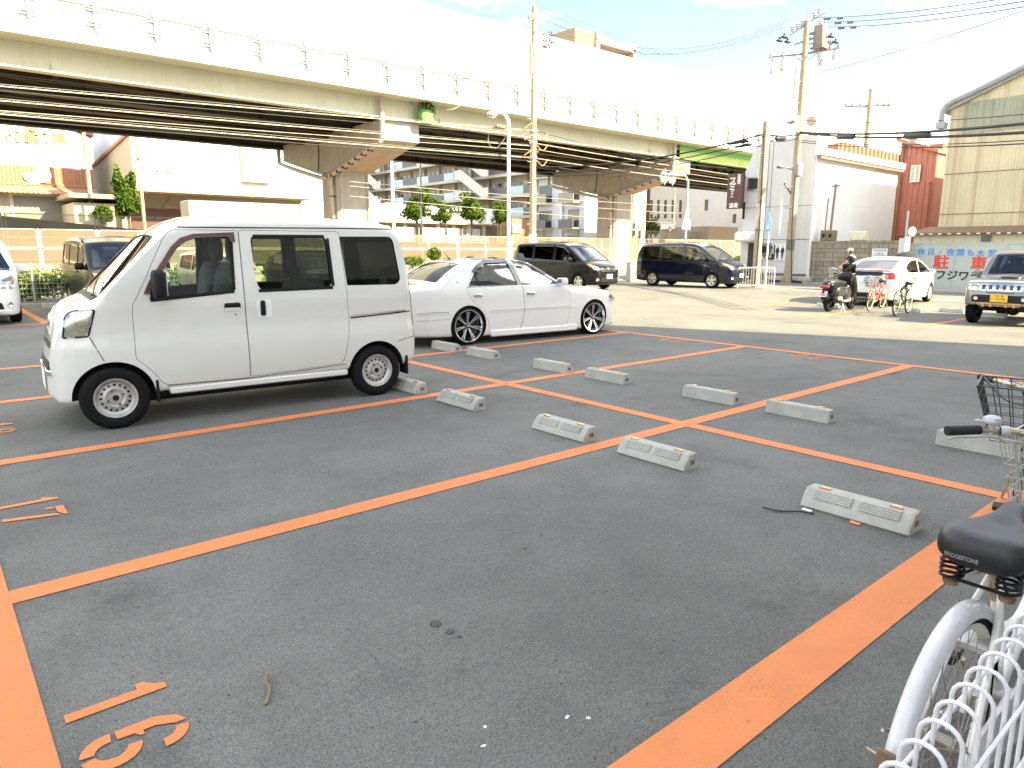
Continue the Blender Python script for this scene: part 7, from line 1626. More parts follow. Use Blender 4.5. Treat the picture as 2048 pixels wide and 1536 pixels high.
def fences():
    # tall beige mesh fence on its low wall
    Y=33.2; t=thing('beige_mesh_fence','long beige mesh fence standing on a low pale wall across the street','fence',(0,Y,0)); mb=MB(); mb.box(-30,-.12,0,75,.12,.76,0); part('base_wall',mb,[M_('kerb_pale')],t)
    zt=2.25
    for k in range(50):
        x=-24+2.0*k; mb=MB(); mb.box(x-.035,-.16,.5,x+.035,-.09,zt+.03,0); part('post',mb,[M_('beige_steel')],t)
        mb=MB()
        for (z0,z1) in ((.80,1.50),(1.56,zt)):
            a,b=x+.06,x+1.94; r=.022; mb.tube(rp3([(a,z0),(b,z0),(b,z1),(a,z1)],.10),r,5,0,closed=True)
        part('panel_frame',mb,[M_('beige_steel')],t)
    mb=MB(); mb.box(-24,-.127,1.56,76,-.123,zt,0); mb.box(-24,-.127,.80,76,-.123,1.50,0); part('mesh_sheet',mb,[M_('beige_mesh')],t)
    mb=MB(); mb.box(-60,33.33,-.2,120,50,.70,0)
    for k in range(28): 
        x=-30+4*k; mb.box(x,33.4,.70,x+.05,49.9,.712,1)
    for y in (36,39.2,43): mb.box(-30,y,.70,110,y+.05,.712,1)
    struct('raised_ground',mb,[M_('paving_tan'),M_('ramp_wall')])
    # green far fence
    Y=49.4; t=thing('green_mesh_fence','dark green high mesh fence along the far side of the viaduct','fence',(0,Y,0)); h=3.5
    for k in range(22):
        x=-14+4.6*k; mb=MB(); mb.box(x-.13,-.05,.7,x-.06,.05,h,0); mb.box(x+.06,-.05,.7,x+.13,.05,h,0); part('post',mb,[M_('green_steel')],t)
        mb=MB()
        for z in (.85,2.15,h-.06): mb.box(x+.15,-.025,z,x+4.45,.025,z+.05,0)
        part('panel_frame',mb,[M_('green_steel')],t)
    mb=MB(); mb.box(-14,-.002,.85,87,.002,h,0); part('mesh_sheet',mb,[M_('green_mesh')],t)
    # welded lot fence in front of the hedge
    Y=22.8; t=thing('wire_fence','low grey welded wire fence in front of the green hedge','fence',(0,Y,0)); h=1.12
    for k in range(9):
        x=-5.5+2*k; mb=MB(); mb.tube([(x,.03,0),(x,.03,h+.04)],.025,8,0); part('post',mb,[M_('galv')],t)
        mb=MB()
        for j in range(20): mb.tube([(x+.05+.1*j,0,.06),(x+.05+.1*j,0,h)],.0025,4,0,caps=False)
        z=.08
        while z<h+.01: mb.tube([(x,0,z),(x+2,0,z)],.0035,4,0,caps=False); z+=.13
        part('wire_panel',mb,[M_('galv')],t)
    mb=MB(); mb.box(-6,22.66,0,14,22.95,.10,0,.01); solo('fence_kerb',mb,[M_('concrete')],'low concrete kerb under the grey wire fence','kerb')
    # white pipe barriers
    def barrier(p0,p1,lab,zz,hh=.82):
        a=Vector(p0);b=Vector(p1);d=(b-a);L=d.length;d/=L; t=thing('pipe_barrier',lab,'barrier',(a.x,a.y,zz),math.atan2(d.y,d.x),'white pipe barriers at the lot edge')
        mb=MB(); mb.tube(catmull([(0,0,0),(0,0,hh-.12),(.03,0,hh-.03),(.12,0,hh),(L-.12,0,hh),(L-.03,0,hh-.03),(L,0,hh-.12),(L,0,0)],4),.024,8,0); mb.tube([(0,0,.12),(L,0,.12)],.018,6,0); part('hoop',mb,[M_('white_steel')],t)
        mb=MB(); k=int(L/.10)
        for i in range(1,k): mb.tube([(L*i/k,0,.12),(L*i/k,0,hh)],.006,4,0,caps=False)
        part('bars',mb,[M_('white_steel')],t)
    barrier((25.4,15.9),(26.5,14.95),'white pipe barrier in front of the blue minivan nose',zg(26,15.4)); barrier((23.2,22.4),(25.0,22.4),'white pipe barrier between the two minivans',0,.9); barrier((27.6,22.4),(25.1,22.4),'white pipe barrier behind the tail of the blue minivan',0,.9)
    mb=MB(); mb.box(26.0,22.0,0,26.9,22.3,.95,0,.03); solo('utility_box',mb,[M_('roof_grey')],'plain grey utility box behind the blue minivan','box')
def rp3(poly,r): return [Vector((x,-.125,z)) for x,z in rp(poly,r,3)]
def foliage(mb,blobs,n,size,R,flat=.0):
    tot=sum(b[3]*b[4]*b[5] for b in blobs)
    for (cx,cy,cz,rx_,ry_,rz_) in blobs:
        k=int(n*rx_*ry_*rz_/tot); 
        for i in range(k):
            while True:
                u=Vector((R.uniform(-1,1),R.uniform(-1,1),R.uniform(-1,1)))
                if .15<u.length<1: break
            u=u.normalized()*(u.length**.45)*R.uniform(.82,1.12)
            p=Vector((cx+u.x*rx_,cy+u.y*ry_,cz+u.z*rz_)); nrm=(u+Vector((R.gauss(0,.5),R.gauss(0,.5),R.gauss(.35,.5)))).normalized(); a=nrm.orthogonal().normalized(); a=(a*math.cos(R.uniform(0,6.28))+nrm.cross(a)*math.sin(R.uniform(0,6.28))).normalized(); b=nrm.cross(a); s=size*R.uniform(.6,1.3)
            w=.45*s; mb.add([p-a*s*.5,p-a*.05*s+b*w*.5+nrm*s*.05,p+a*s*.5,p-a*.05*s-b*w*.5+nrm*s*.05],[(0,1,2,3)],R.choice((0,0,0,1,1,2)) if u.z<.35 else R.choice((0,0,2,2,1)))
def tree(px,pyc,wpx,hpx,pyb,Y,lab,seed,n=3600,leaf=.30,group='street trees beyond the fences',trunkbot=None,sparse=1.):
    R=random.Random(seed); c=at(px,pyc,Y=Y); s=(at(px+wpx/2,pyc,Y=Y).x-at(px-wpx/2,pyc,Y=Y).x)/2; s*=.97; hz=1.28*(at(px,pyc-hpx/2,Y=Y).z-at(px,pyc+hpx/2,Y=Y).z)/2
    t=thing('street_tree',lab,'tree',(c.x,c.y,0),0,group); cz=c.z
    blobs=[(0,0,cz,s*.5,s*.5,hz*.55)]
    for k in range(13):
        a=R.uniform(0,6.28);e=R.uniform(-.7,.95); q=R.uniform(.5,.82)*math.sqrt(max(0,1-e*e*.7)); blobs.append((q*s*math.cos(a),q*s*math.sin(a),cz+e*hz*R.uniform(.55,.8),s*R.uniform(.18,.46),s*R.uniform(.18,.46),hz*R.uniform(.16,.36)))
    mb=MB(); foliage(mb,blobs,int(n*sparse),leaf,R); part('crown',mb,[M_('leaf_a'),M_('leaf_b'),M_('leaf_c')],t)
    mb=MB(); mb.tube([(0,0,0),(.05,0,cz-hz*.8),(0,.05,cz),(-.03,0,cz+hz*.5)],[.13,.10,.07,.03],8,0)
    for (bx,by,bz,_,_,_) in blobs[1:]: mb.tube([(0,0,cz-hz*R.uniform(.3,.85)),(bx*.5,by*.5,(cz+bz)/2-hz*.15),(bx,by,bz)],[.06,.04,.015],5,0)
    part('trunk',mb,[M_('bark')],t); return t
def greenery():
    tree(252,392,62,100,445,61,'tall narrow leafy tree in front of the white hall entrance',1,3200,.34)
    tree(207,432,40,40,445,67,'yellow green bushy shrub beside the hall annex',2,1500,.30)
    tree(833,415,64,66,470,62,'round bright green tree behind the dark banner post',3,2800,.36); tree(891,428,54,50,470,62,'loose pale green tree between the two rounder trees before the apartments',4,1500,.34,sparse=.9); tree(943,418,58,62,470,62,'dense round tree with crossed stakes before the apartments',5,2600,.34); tree(1000,430,40,46,470,62,'smallest green tree left of the white street lamp',6,1500,.32)
    tree(1150,420,40,76,475,66,'dark green tree half hidden by the second pier',7,2400,.34); tree(1247,438,40,52,475,70,'thin sparse tree right of the second pier',8,700,.30); tree(1302,452,30,44,475,68,'dark bushy conifer at the left end of the grey office',9,1500,.34); tree(1412,440,34,54,475,70,'pointed green tree in front of the grey office wing',10,1500,.38)
    R=random.Random(21); t=thing('hedge','long leafy green hedge behind the grey wire fence','hedge',(0,23.6,0)); mb=MB(); blobs=[]
    for k in range(60): x=-5.5+.33*k; blobs.append((x,R.uniform(-.25,.3),R.uniform(.45,.75),.42,.42,R.uniform(.35,.55)))
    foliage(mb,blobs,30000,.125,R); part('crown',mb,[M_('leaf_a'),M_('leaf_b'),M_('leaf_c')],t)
    for (px,py,w,h,Y,lab,sd) in ((868,508,26,26,32.0,'wild green weed clump by the beige fence behind the sedan boot',31),(1480,478+40,20,14,30.5,'small dark green bush left of the workshop doorway',32),(800+25,522,50,14,31.8,'low bright weeds at the foot of the beige fence',33)):
        R=random.Random(sd); c=at(px,py,Y=Y); s=(at(px+w/2,py,Y=Y).x-at(px-w/2,py,Y=Y).x)/2; hz=max(.25,(at(px,py-h/2,Y=Y).z-at(px,py+h/2,Y=Y).z)/2); t=thing('bush',lab,'bush',(c.x,c.y,max(0,c.z-hz))); mb=MB(); foliage(mb,[(0,0,hz,s,s*.6,hz),(s*.4,0,hz*1.2,s*.4,s*.4,hz*.6)],700,.14,R); part('crown',mb,[M_('leaf_a'),M_('leaf_b'),M_('leaf_c')],t); mb=MB(); mb.tube([(0,0,-max(0,c.z-hz)),(0,0,hz)],.03,5,0); part('stems',mb,[M_('bark')],t)
def far_cars():
    # things standing on the far street behind the fence
    for (px,Y,w,h,m,lab) in ((905,56,3.4,1.6,'cream_paint','cream car parked under the trees before the apartments'),(975,56.5,3.6,1.5,'pearl_paint','white car parked behind the white panel before the apartments'),(960,55.2,2.2,1.2,'white_wall','white hoarding panel beside the staked tree')):
        p=at(px,485,Y=Y)
        if 'panel' in lab and 'hoarding' in lab: mb=MB(); mb.box(-w/2,-.04,.2,w/2,.04,1.9,0); mb.box(-w/2,-.03,0,-w/2+.08,.03,.2,0); mb.box(w/2-.08,-.03,0,w/2,.03,.2,0); solo('hoarding_panel',mb,[M_('sign_white')],lab,'panel',loc=(p.x,p.y,.7))
    mb=MB(); a=at(1000,425,Y=62)
    t=thing('white_shop','long low white shop front with dark openings behind the street trees','shop',(48,71,0)); x0=at(742,400,Y=71).x-48;x1=at(992,425,Y=71).x-48; zt=at(860,412,Y=71).z; zb=at(860,445,Y=71).z; mb=MB(); mb.box(x0,0,zb,x1,9,zt,0); mb.box(x0,.05,0,x1,9,zb-.02,1); mb.box(x0,-.6,zb-.15,x1,0,zb,2); part('wall',mb,[M_('white_wall'),M_('brown_entrance'),M_('soffit')],t)
    for k in range(7): mb=MB(); x=x0+2+(x1-x0-4)*k/6; mb.box(x-.25,-.05,0,x+.25,.04,zb-.15,0); part('pillar',mb,[M_('cream_wall')],t)
    for k in range(4): mb=MB(); x=x0+4+(x1-x0-8)*k/3; mb.box(x-1.4,-.06,.9,x+1.4,.03,zb-.6,0); part('window',mb,[M_('window_pale')],t)
    t=thing('orange_shop','low orange brick shop with a small white sign between the lamp and the big pole','shop',(at(1020,440,Y=72).x,72,0)); x1=at(1062,440,Y=72).x-t.location.x; zt=at(1040,438,Y=72).z; mb=MB(); mb.box(-2.2,0,0,x1,8,zt,0); part('wall',mb,[M_('orange_wall')],t); mb=MB(); mb.box(x1*.45,-.08,0,x1*.45+1.6,-.003,2.6,0); part('door',mb,[M_('terracotta')],t); p=at(1032,457,Y=71.8); mb=MB(); mb.box(p.x-t.location.x-.9,-.15,p.z-.55,p.x-t.location.x+.9,-.003,p.z+.55,0); part('signboard',mb,[M_('sign_white')],t)
    # pale corrugated hoarding right of the first pier
    a=at(705,395,Y=66);b=at(745,422,Y=66); mb=MB(); mb.box(a.x,66,0,b.x,66.2,a.z,0); mb.box(b.x-.3,65.9,0,b.x+.6,66.2,a.z+.2,1); 
    for k in range(8): z=a.z*k/8; mb.box(a.x,65.985,z,b.x-.3,65.998,z+.04,2)
    solo('slatted_wall',mb,[M_('cream_wall'),M_('white_wall'),M_('flat_wall')],'pale slatted wall right of the first pier','wall')
    # roof dishes
    for (px,py,D,lab) in ((1621,244,39,'grey satellite dish on the white workshop roof'),(1824,277,47,'round pale dish on the red building roof')):
        p=at(px,py,D=D); t=thing('satellite_dish',lab,'dish',(p.x,p.y,p.z)); Q=RZ(rad(205))@RY(rad(80)); mb=MB(); mb.lathe([(0,-.04),(.16,-.02),(.27,.02),(.26,.03),(.13,-.01),(0,-.03)],20,0,M=Q); part('dish',mb,[M_('flat_wall')],t); mb=MB(); mb.tube([(0,0,0),(.15,.1,-.3),(.15,.1,-.95)],.03,6,0); part('mast',mb,[M_('galv')],t)
    p=at(1640,160,D=70); t=thing('far_lamp_mast','tall thin double lamp mast far beyond the transformer pole','lamp mast',(p.x,p.y,0)); mb=MB(); mb.tube([(0,0,0),(0,0,at(1638,136,D=70).z)],.09,6,0); zt=at(1638,136,D=70).z; rx=Vector((.76,-.65,0)); mb.tube([tuple(rx*-1.3+Vector((0,0,zt))),(0,0,zt),tuple(rx*1.3+Vector((0,0,zt+.15)))],.07,6,0); part('mast',mb,[M_('galv')],t)
# ------------------------------------------------------------------ bicycles, scooter, people, near fence
def bike_wheel(t,x,r,name='wheel',tyre='rubber'):
    M=T(x,0,r)@RX(pi/2); mb=MB(); ring=[M@Vector(((r-.017)*math.cos(2*pi*k/44),(r-.017)*math.sin(2*pi*k/44),0)) for k in range(44)]; mb.tube(ring,.0175,8,0,closed=True); o=part(name,mb,[M_(tyre)],t)
    mb=MB(); mb.lathe([(r-.034,-.013),(r-.028,-.015),(r-.045,-.010),(r-.050,0),(r-.045,.010),(r-.028,.015),(r-.034,.013)],44,0,M=M); part('rim',mb,[M_('white_rim')],o)
    mb=MB(); mb.lathe([(0,-.05),(.012,-.05),(.012,-.035),(.03,-.034),(.03,-.028),(.017,-.026),(.017,.026),(.03,.028),(.03,.034),(.012,.035),(.012,.05),(0,.05)],14,0,M=M)
    n=36
    for k in range(n):
        a=2*pi*k/n; s=1 if k%2 else -1; b=a+(.5 if (k//2)%2 else -.5); mb.tube([M@Vector((.028*math.cos(b),.028*math.sin(b),.03*s)),M@Vector(((r-.045)*math.cos(a),(r-.045)*math.sin(a),0))],.0012,4,0,caps=False)
    part('spokes',mb,[M_('spoke_steel')],o); return o
mat('white_rim',(.62,.60,.52),.4,var=.1,scale=12,dirt=.4,dirtcol=(.25,.14,.07)); mat('spoke_steel',(.30,.27,.22),.4,metal=.6); mat('fender_white',(.55,.55,.57),.28,var=.05,scale=10,coat=.4,dirt=.5,dirtcol=(.40,.30,.2)); mat('rusty_chrome',(.48,.40,.30),.35,metal=.85,var=.35,scale=30,dirt=.7,dirtcol=(.20,.09,.04)); mat('saddle_black',(.009,.0095,.011),.36,var=.12,scale=8,bump=.15,bscale=220); mat('grip_black',(.006,.006,.0065),.7,bump=.2,bscale=200); mat('saddle_print',(.20,.20,.195),.5); mat('basket_wire',(.40,.39,.36),.4,metal=.5,var=.1); mat('bike_red',(.62,.05,.03),.3,coat=.6); mat('bike_white',(.66,.65,.62),.32,coat=.5,var=.06,dirt=.4,dirtcol=(.35,.25,.17)); mat('bike_black',(.02,.02,.02),.3,coat=.5)
def fender(t,x,r,a0,a1,m,name,w=.0235):
    mb=MB(); n=34;k=9;vs=[];fs=[]
    for i in range(n+1):
        a=rad(a0+(a1-a0)*i/n)
        for j in range(k):
            u=-1+2*j/(k-1); ww=w*u; d=.015*(1-u*u)-.024*max(0,abs(u)-.8)/.2; rr=r+.012+d; vs.append((x+rr*math.cos(a),ww,r+rr*math.sin(a)))
    for i in range(n):
        for j in range(k-1): fs.append((i*k+j,i*k+j+1,(i+1)*k+j+1,(i+1)*k+j))
    mb.add(vs,fs,0,True); nv=len(vs); vs2=[]
    for i in range(n+1):
        a=rad(a0+(a1-a0)*i/n)
        for j in range(k):
            u=-1+2*j/(k-1); d=.015*(1-u*u)-.024*max(0,abs(u)-.8)/.2; rr=r+.009+d; vs2.append((x+rr*math.cos(a),w*.96*u,r+rr*math.sin(a)))
    mb.add(vs2,[f[::-1] for f in fs],1,True)
    return part(name,mb,[M_(m),M_('blackplastic')],t,sharp=60)
def wire_basket(t,x0,x1,w,z0,z1,m,taper=.72,red=False,rows=6):
    mb=MB(); L=x1-x0; 
    def corner(u,v,h):  # u:0..1 along x, v -1..1
        s=taper+(1-taper)*h; cx=(x0+x1)/2; return Vector((cx+(u-.5)*L*s,v*w*s,z0+(z1-z0)*h))
    loop=[(0,-1),(1,-1),(1,1),(0,1)]
    for i in range(rows+1):
        h=i/rows; ring=[]
        for a in range(4):
            p,q=loop[a],loop[(a+1)%4]
            for k in range(6): tt=k/6; ring.append(corner(p[0]+(q[0]-p[0])*tt,p[1]+(q[1]-p[1])*tt,h))
        mb.tube(ring,.0042 if i==rows else .0022,5,0,closed=True)
    for a in range(4):
        p,q=loop[a],loop[(a+1)%4]; n=9 if a%2 else 8
        for k in range(n): 
            tt=k/n; u=p[0]+(q[0]-p[0])*tt; v=p[1]+(q[1]-p[1])*tt; mb.tube([corner(u,v,1),corner(u,v,0)],.0022,4,0,caps=False)
    for k in range(1,8): v=-1+2*k/8; mb.tube([corner(0,v,0),corner(1,v,0)],.0022,4,0,caps=False)
    for k in range(1,6): u=k/6; mb.tube([corner(u,-1,0),corner(u,1,0)],.0022,4,0,caps=False)
    o=part('basket',mb,[M_(m)],t)
    if red:
        mb=MB(); a=corner(0,1,1);b=corner(0,-1,1); mb.tube(catmull([a+Vector((-.01,0,0)),a+Vector((-.012,-.05,0)),Vector((a.x+.01,a.y-.09,z1-.02)),Vector((a.x+.02,a.y-.12,z1-.11)),Vector((a.x+.03,0,z1-.115)),Vector((b.x+.02,b.y+.12,z1-.11)),b],5),.005,6,0); part('front_bar',mb,[M_(m)],o)
        mb=MB(); mb.box(a.x-.012,-.075,z1-.085,a.x-.002,.075,z1-.045,0,.003); part('reflector',mb,[M_('bright_red')],o)
    return o
mat('bright_red',(.80,.05,.03),.35,coat=.5)
def city_bike(label,o,rz,fm='bike_white',fend='fender_white',basket='basket_wire',red=False,tall=1.0,name='city_bicycle',group=None,grips='grip_black',bell=True,letter=None,mixte=True,wb=1.12,guard=True,bw=.19):
    t=thing(name,label,'bicycle',o,rz,group); r=.335
    w1=bike_wheel(t,0,r,'rear_wheel'); w2=bike_wheel(t,wb,r,'front_wheel')
    if fend:
        f1=fender(t,0,r,-8 if False else 5,205,fend,'rear_fender'); f2=fender(t,wb,r,30,170,fend,'front_fender')
        mb=MB()
        for s in (-1,1): mb.tube([(0,s*.055,r),(-.30,s*.036,r+.155)],.004,5,0); mb.tube([(wb,s*.055,r),(wb-.22,s*.036,r+.245)],.003,5,0)
        part('fender_stay',mb,[M_('rusty_chrome')],f1)
        mb=MB(); 
        l=[(-.353,-.045,r+.13),(-.36,0,r+.13),(-.353,.045,r+.13)]; mb.tube(l,.005,5,0); mb.box(-.372,-.02,r+.10,-.362,.02,r+.16,1,.004); part('rear_reflector',mb,[M_('rusty_chrome'),M_('rust_steel')],f1)
    bb=Vector((.44,0,.28)); st=Vector((.27,0,.72)); hd0=Vector((wb-.24,0,.56)); hd1=Vector((wb-.29,0,.72))
    mb=MB(); mb.tube([bb,st],.0165,10,0); mb.tube([bb,(wb-.26,0,.55)],.018,10,0); mb.tube(catmull([(.36,0,.50),(.6,0,.47),(wb-.28,0,.66)],5),.015,10,0); mb.tube([hd0+Vector((.02,0,-.05)),hd1],.021,10,0)
    for s in (-1,1): mb.tube([(0,s*.062,r),(.20,s*.045,.30),bb+Vector((0,s*.03,0))],.0095,8,0); mb.tube([(0,s*.062,r),(.16,s*.042,.56),(.27,s*.016,.685)],.009,8,0)
    mb.lathe([(0,-.035),(.022,-.035),(.022,.035),(0,.035)],12,0,M=T(*bb)@RX(pi/2)); part('frame',mb,[M_(fm)],t)
    mb=MB()
    for s in (-1,1): mb.tube(catmull([(wb,s*.055,r),(wb-.07,s*.052,.46),(wb-.14,s*.045,.60),(wb-.22,s*.03,.66)],4),.011,8,0)
    part('fork',mb,[M_(fm)],t)
    # saddle
    sz=.80*tall
    mb=MB(); mb.tube([st+Vector((.02,0,-.1)),(.235,0,sz-.05)],.0125,10,0); mb.lathe([(.021,-.02),(.021,.02)],12,1,M=T(.272,0,.715)); mb.tube([(.29,-.03,.715),(.25,0,.712),(.24,.06,.718)],.006,6,1); mb.tube([(.19,-.025,.712),(.30,-.02,.70),(.33,.02,.70),(.20,.028,.712)],.005,6,1); part('seat_post',mb,[M_('rusty_chrome'),M_('rusty_chrome')],t)
    vs=[];fs=[];prof=[(-.02,.055,.035),(.0,.088,.05),(.03,.100,.056),(.08,.102,.056),(.13,.088,.05),(.17,.058,.042),(.21,.036,.036),(.26,.028,.033),(.285,.020,.026),(.293,.008,.016)]
    m=16
    for (x,hw,hh) in prof:
        dz=.010*math.cos((x-.02)*9)+.055*smoothstep(.10,.29,x)
        for k in range(m):
            a=2*pi*k/m; y=hw*sp(math.cos(a),.75); z=hh*sp(math.sin(a),.7); z=z if z>0 else z*.9
            if z>0: z*=1-.20*(1-min(1,abs(y)/max(hw,.01)))*(1 if x<.15 else 0)
            vs.append((x+.085,y,sz+dz+z))
    for i in range(len(prof)-1):
        for k in range(m): fs.append((i*m+k,i*m+(k+1)%m,(i+1)*m+(k+1)%m,(i+1)*m+k))
    fs.append(list(range(m))[::-1]); fs.append([(len(prof)-1)*m+k for k in range(m)]); fs=[f[::-1] for f in fs]
    me=MB().add(vs,fs,0,True).mesh('saddle',[M_('saddle_black')]); bm=bmesh.new(); bm.from_mesh(me); bmesh.ops.subdivide_edges(bm,edges=bm.edges[:],cuts=1,use_grid_fill=True,smooth=.6); bmesh.ops.recalc_face_normals(bm,faces=bm.faces[:]); bm.to_mesh(me); bm.free(); sad=part('saddle',me,[M_('saddle_black')],t,sharp=None)
    mb=MB()
    for s in (-1,1):
        pts=[(.125+.026*math.cos(2.0*pi*k/14*1.0),s*.062+.026*math.sin(2*pi*k/14),sz-.085+.045*k/48) for k in range(49)]; mb.tube(pts,.0042,5,0); mb.lathe([(0,0),(.017,0),(.020,.012),(0,.02)],10,1,M=T(.125,s*.062,sz-.105)); mb.tube([(.125,s*.062,sz-.09),(.22,s*.02,sz-.07),(.34,s*.012,sz-.03)],.0045,5,0)
    mb.tube([(.125,-.06,sz-.09),(.125,.06,sz-.09)],.005,5,0); part('spring',mb,[M_('blackplastic'),M_('rust_steel')],sad)
    if letter:
        # lettering printed on the rear left flank of the saddle
        me=text_mesh(letter,.0155,.0004,.0003,'CENTER',1.0); bmv=BVHTree.FromObject(sad,bpy.context.evaluated_depsgraph_get())
        for v in me.vertices:
            u=v.co.x; q=v.co.y; org=Vector((-.4,.030-u*.75,sz-.006+q*.95)); hit=bmv.ray_cast(org,Vector((1,0,0)))
            if hit[0] is not None: v.co=hit[0]+hit[1]*(.0006+v.co.z)
            else: v.co=Vector((.07,org.y,org.z))
        me.materials.clear(); me.materials.append(M_('saddle_print')); part('saddle_lettering',me,[M_('saddle_print')],sad)
    # handlebar
    hz=.96*tall; hx=wb-.34
    mb=MB(); mb.tube([hd1+Vector((.01,0,-.02)),(hx+.02,0,hz-.05)],.0125,8,0); mb.tube(catmull([(hx-.085,-.285,hz),(hx+.0,-.22,hz+.003),(hx+.09,-.12,hz-.005),(hx+.055,-.03,hz-.045),(hx+.055,.03,hz-.045),(hx+.09,.12,hz-.005),(hx+.0,.22,hz+.003),(hx-.085,.285,hz)],6),.0115,10,0); hb=part('handlebar',mb,[M_('rusty_chrome')],t)
    for s in (-1,1):
        d=Vector((-.085,.065*s,-.003)).normalized(); p0=Vector((hx-.0,s*.22,hz+.002)); p1=p0+Vector((-.088,s*.068,-.002)); mb=MB(); n=14; pts=[p0.lerp(p1,k/n) for k in range(n+1)]; mb.tube(pts,[.0165 if k%2 else .0152 for k in range(n+1)],12,0); part('grip',mb,[M_(grips)],hb)
        mb=MB(); mb.tube(catmull([(hx+.06,s*.155,hz-.004),(hx+.06,s*.17,hz-.022),(hx+.035,s*.235,hz-.030),(hx-.02,s*.285,hz-.034),(hx-.035,s*.296,hz-.040)],4),[.006]*8+[.0045]*(9),6,0); mb.lathe([(.016,-.014),(.018,0),(.016,.014)],10,0,M=T(hx+.052,s*.165,hz)@RZ(rad(-s*52))@RY(pi/2)); part('brake_lever',mb,[M_('galv')],hb)
        mb=MB(); mb.tube(catmull([(hx+.075,s*.15,hz-.01),(hx+.16,s*.10,hz+.02),(hx+.17,s*.03,hz-.12),(wb-.26,s*.02,.62),(wb-.27,s*.02,.45)],5),.0032,5,0); part('brake_cable',mb,[M_('black_cable' if s>0 else 'basket_wire')],hb)
    if bell:
        Q=T(hx+.025,.195,hz+.005); mb=MB(); mb.M=Q; mb.lathe([(.010,0),(.010,.018),(.024,.019),(.0275,.024),(.0275,.030),(.024,.040),(.012,.046),(0,.047)],18,0); mb.box(-.02,.018,.020,-.012,.045,.030,0,.003); mb.tube([(0,0,0),(0,0,-.02)],.008,6,0); part('bell',mb,[mat('bell_grey',(.38,.38,.42),.35,metal=.2)],hb)
    if basket: wire_basket(t,wb-.23,wb+.10,bw,.66,.92,basket,red=red)
    mb=MB(); 
    for s in (-1,1): mb.tube([(wb,s*.06,r),(wb+.0,s*.09,.66)],.0035,5,0)
    mb.box(wb-.04,-.025,.56,wb+.03,.025,.60,0,.008); mb.lathe([(0,.05),(.03,.045),(.034,.0),(.02,-.03),(0,-.035)],12,1,M=T(wb+.06,0,.60)@RY(pi/2)); part('front_lamp',mb,[M_('galv'),M_('lamp_silver')],t)
    mb=MB()
    ring=[Vector((.44+.085*math.cos(2*pi*k/24),-.055,.28+.085*math.sin(2*pi*k/24))) for k in range(24)]; mb.tube(ring,.005,5,0,closed=True); mb.tube([(.44,-.07,.28),(.56,-.075,.16)],.008,6,0); mb.tube([(.44,.06,.28),(.32,.065,.40)],.008,6,0); mb.box(.51,-.16,.145,.61,-.08,.17,1,.006); mb.box(.27,.07,.39,.37,.15,.415,1,.006); part('crank',mb,[M_('rusty_chrome'),M_('blackplastic')],t)
    if guard:
        mb=MB(); mb.prism(rp([(-.04,.285),(.44,.18),(.54,.23),(.54,.33),(.44,.385),(-.02,.39)],.04),-.078,-.068,1,0); part('chain_guard',mb,[M_('fender_white' if fend else fm)],t)
    mb=MB(); mb.tube([(0,.07,r),(-.09,.13,.02),(-.05,.15,.01)],.009,6,0); mb.tube([(0,-.07,r),(-.09,-.13,.02),(-.09,.13,.02)],.008,6,0); part('kickstand',mb,[M_('rusty_chrome')],t)
    if fend: mb=MB(); mb.box(.17,-.055,.50,.25,.055,.535,0,.01); mb.lathe([(0,-.02),(.02,-.02),(.02,.02),(0,.02)],10,0,M=T(.20,.06,.50)@RX(pi/2)); part('ring_lock',mb,[M_('galv')],t)
    return t
def near_fence():
    t=thing('loop_top_fence','white loop topped steel fence panel in the bottom right corner beside the bicycle','fence',(0,.316,0)); r=.0042
    xs=[.35+.0745*k for k in range(36)]
    mb=MB()
    for x in xs:
        pts=[(x,-.032,0),(x,-.032,.70),(x,-.032,.765)]+[(x,-.032*math.cos(pi*k/8),.768+.032*math.sin(pi*k/8)) for k in range(0,9)]+[(x,.032,.765),(x,.032,.698)]
        mb.tube(pts,r,8,0)
    part('loop_wires',mb,[M_('white_steel')],t)
    mb=MB()
    for (y,z) in ((-.0405,.712),(.0405,.712),(-.0405,.555),(-.0405,.39),(-.0405,.22),(-.0405,.06)): mb.tube([(xs[0]-.02,y,z),(xs[-1]+.02,y,z)],r,8,0)
    part('rail_wires',mb,[M_('white_steel')],t)
    mb=MB()
    for x in (.33,2.25): mb.tube([(x,.0,0),(x,.0,.74)],.017,10,0)
    part('post',mb,[M_('white_steel')],t)
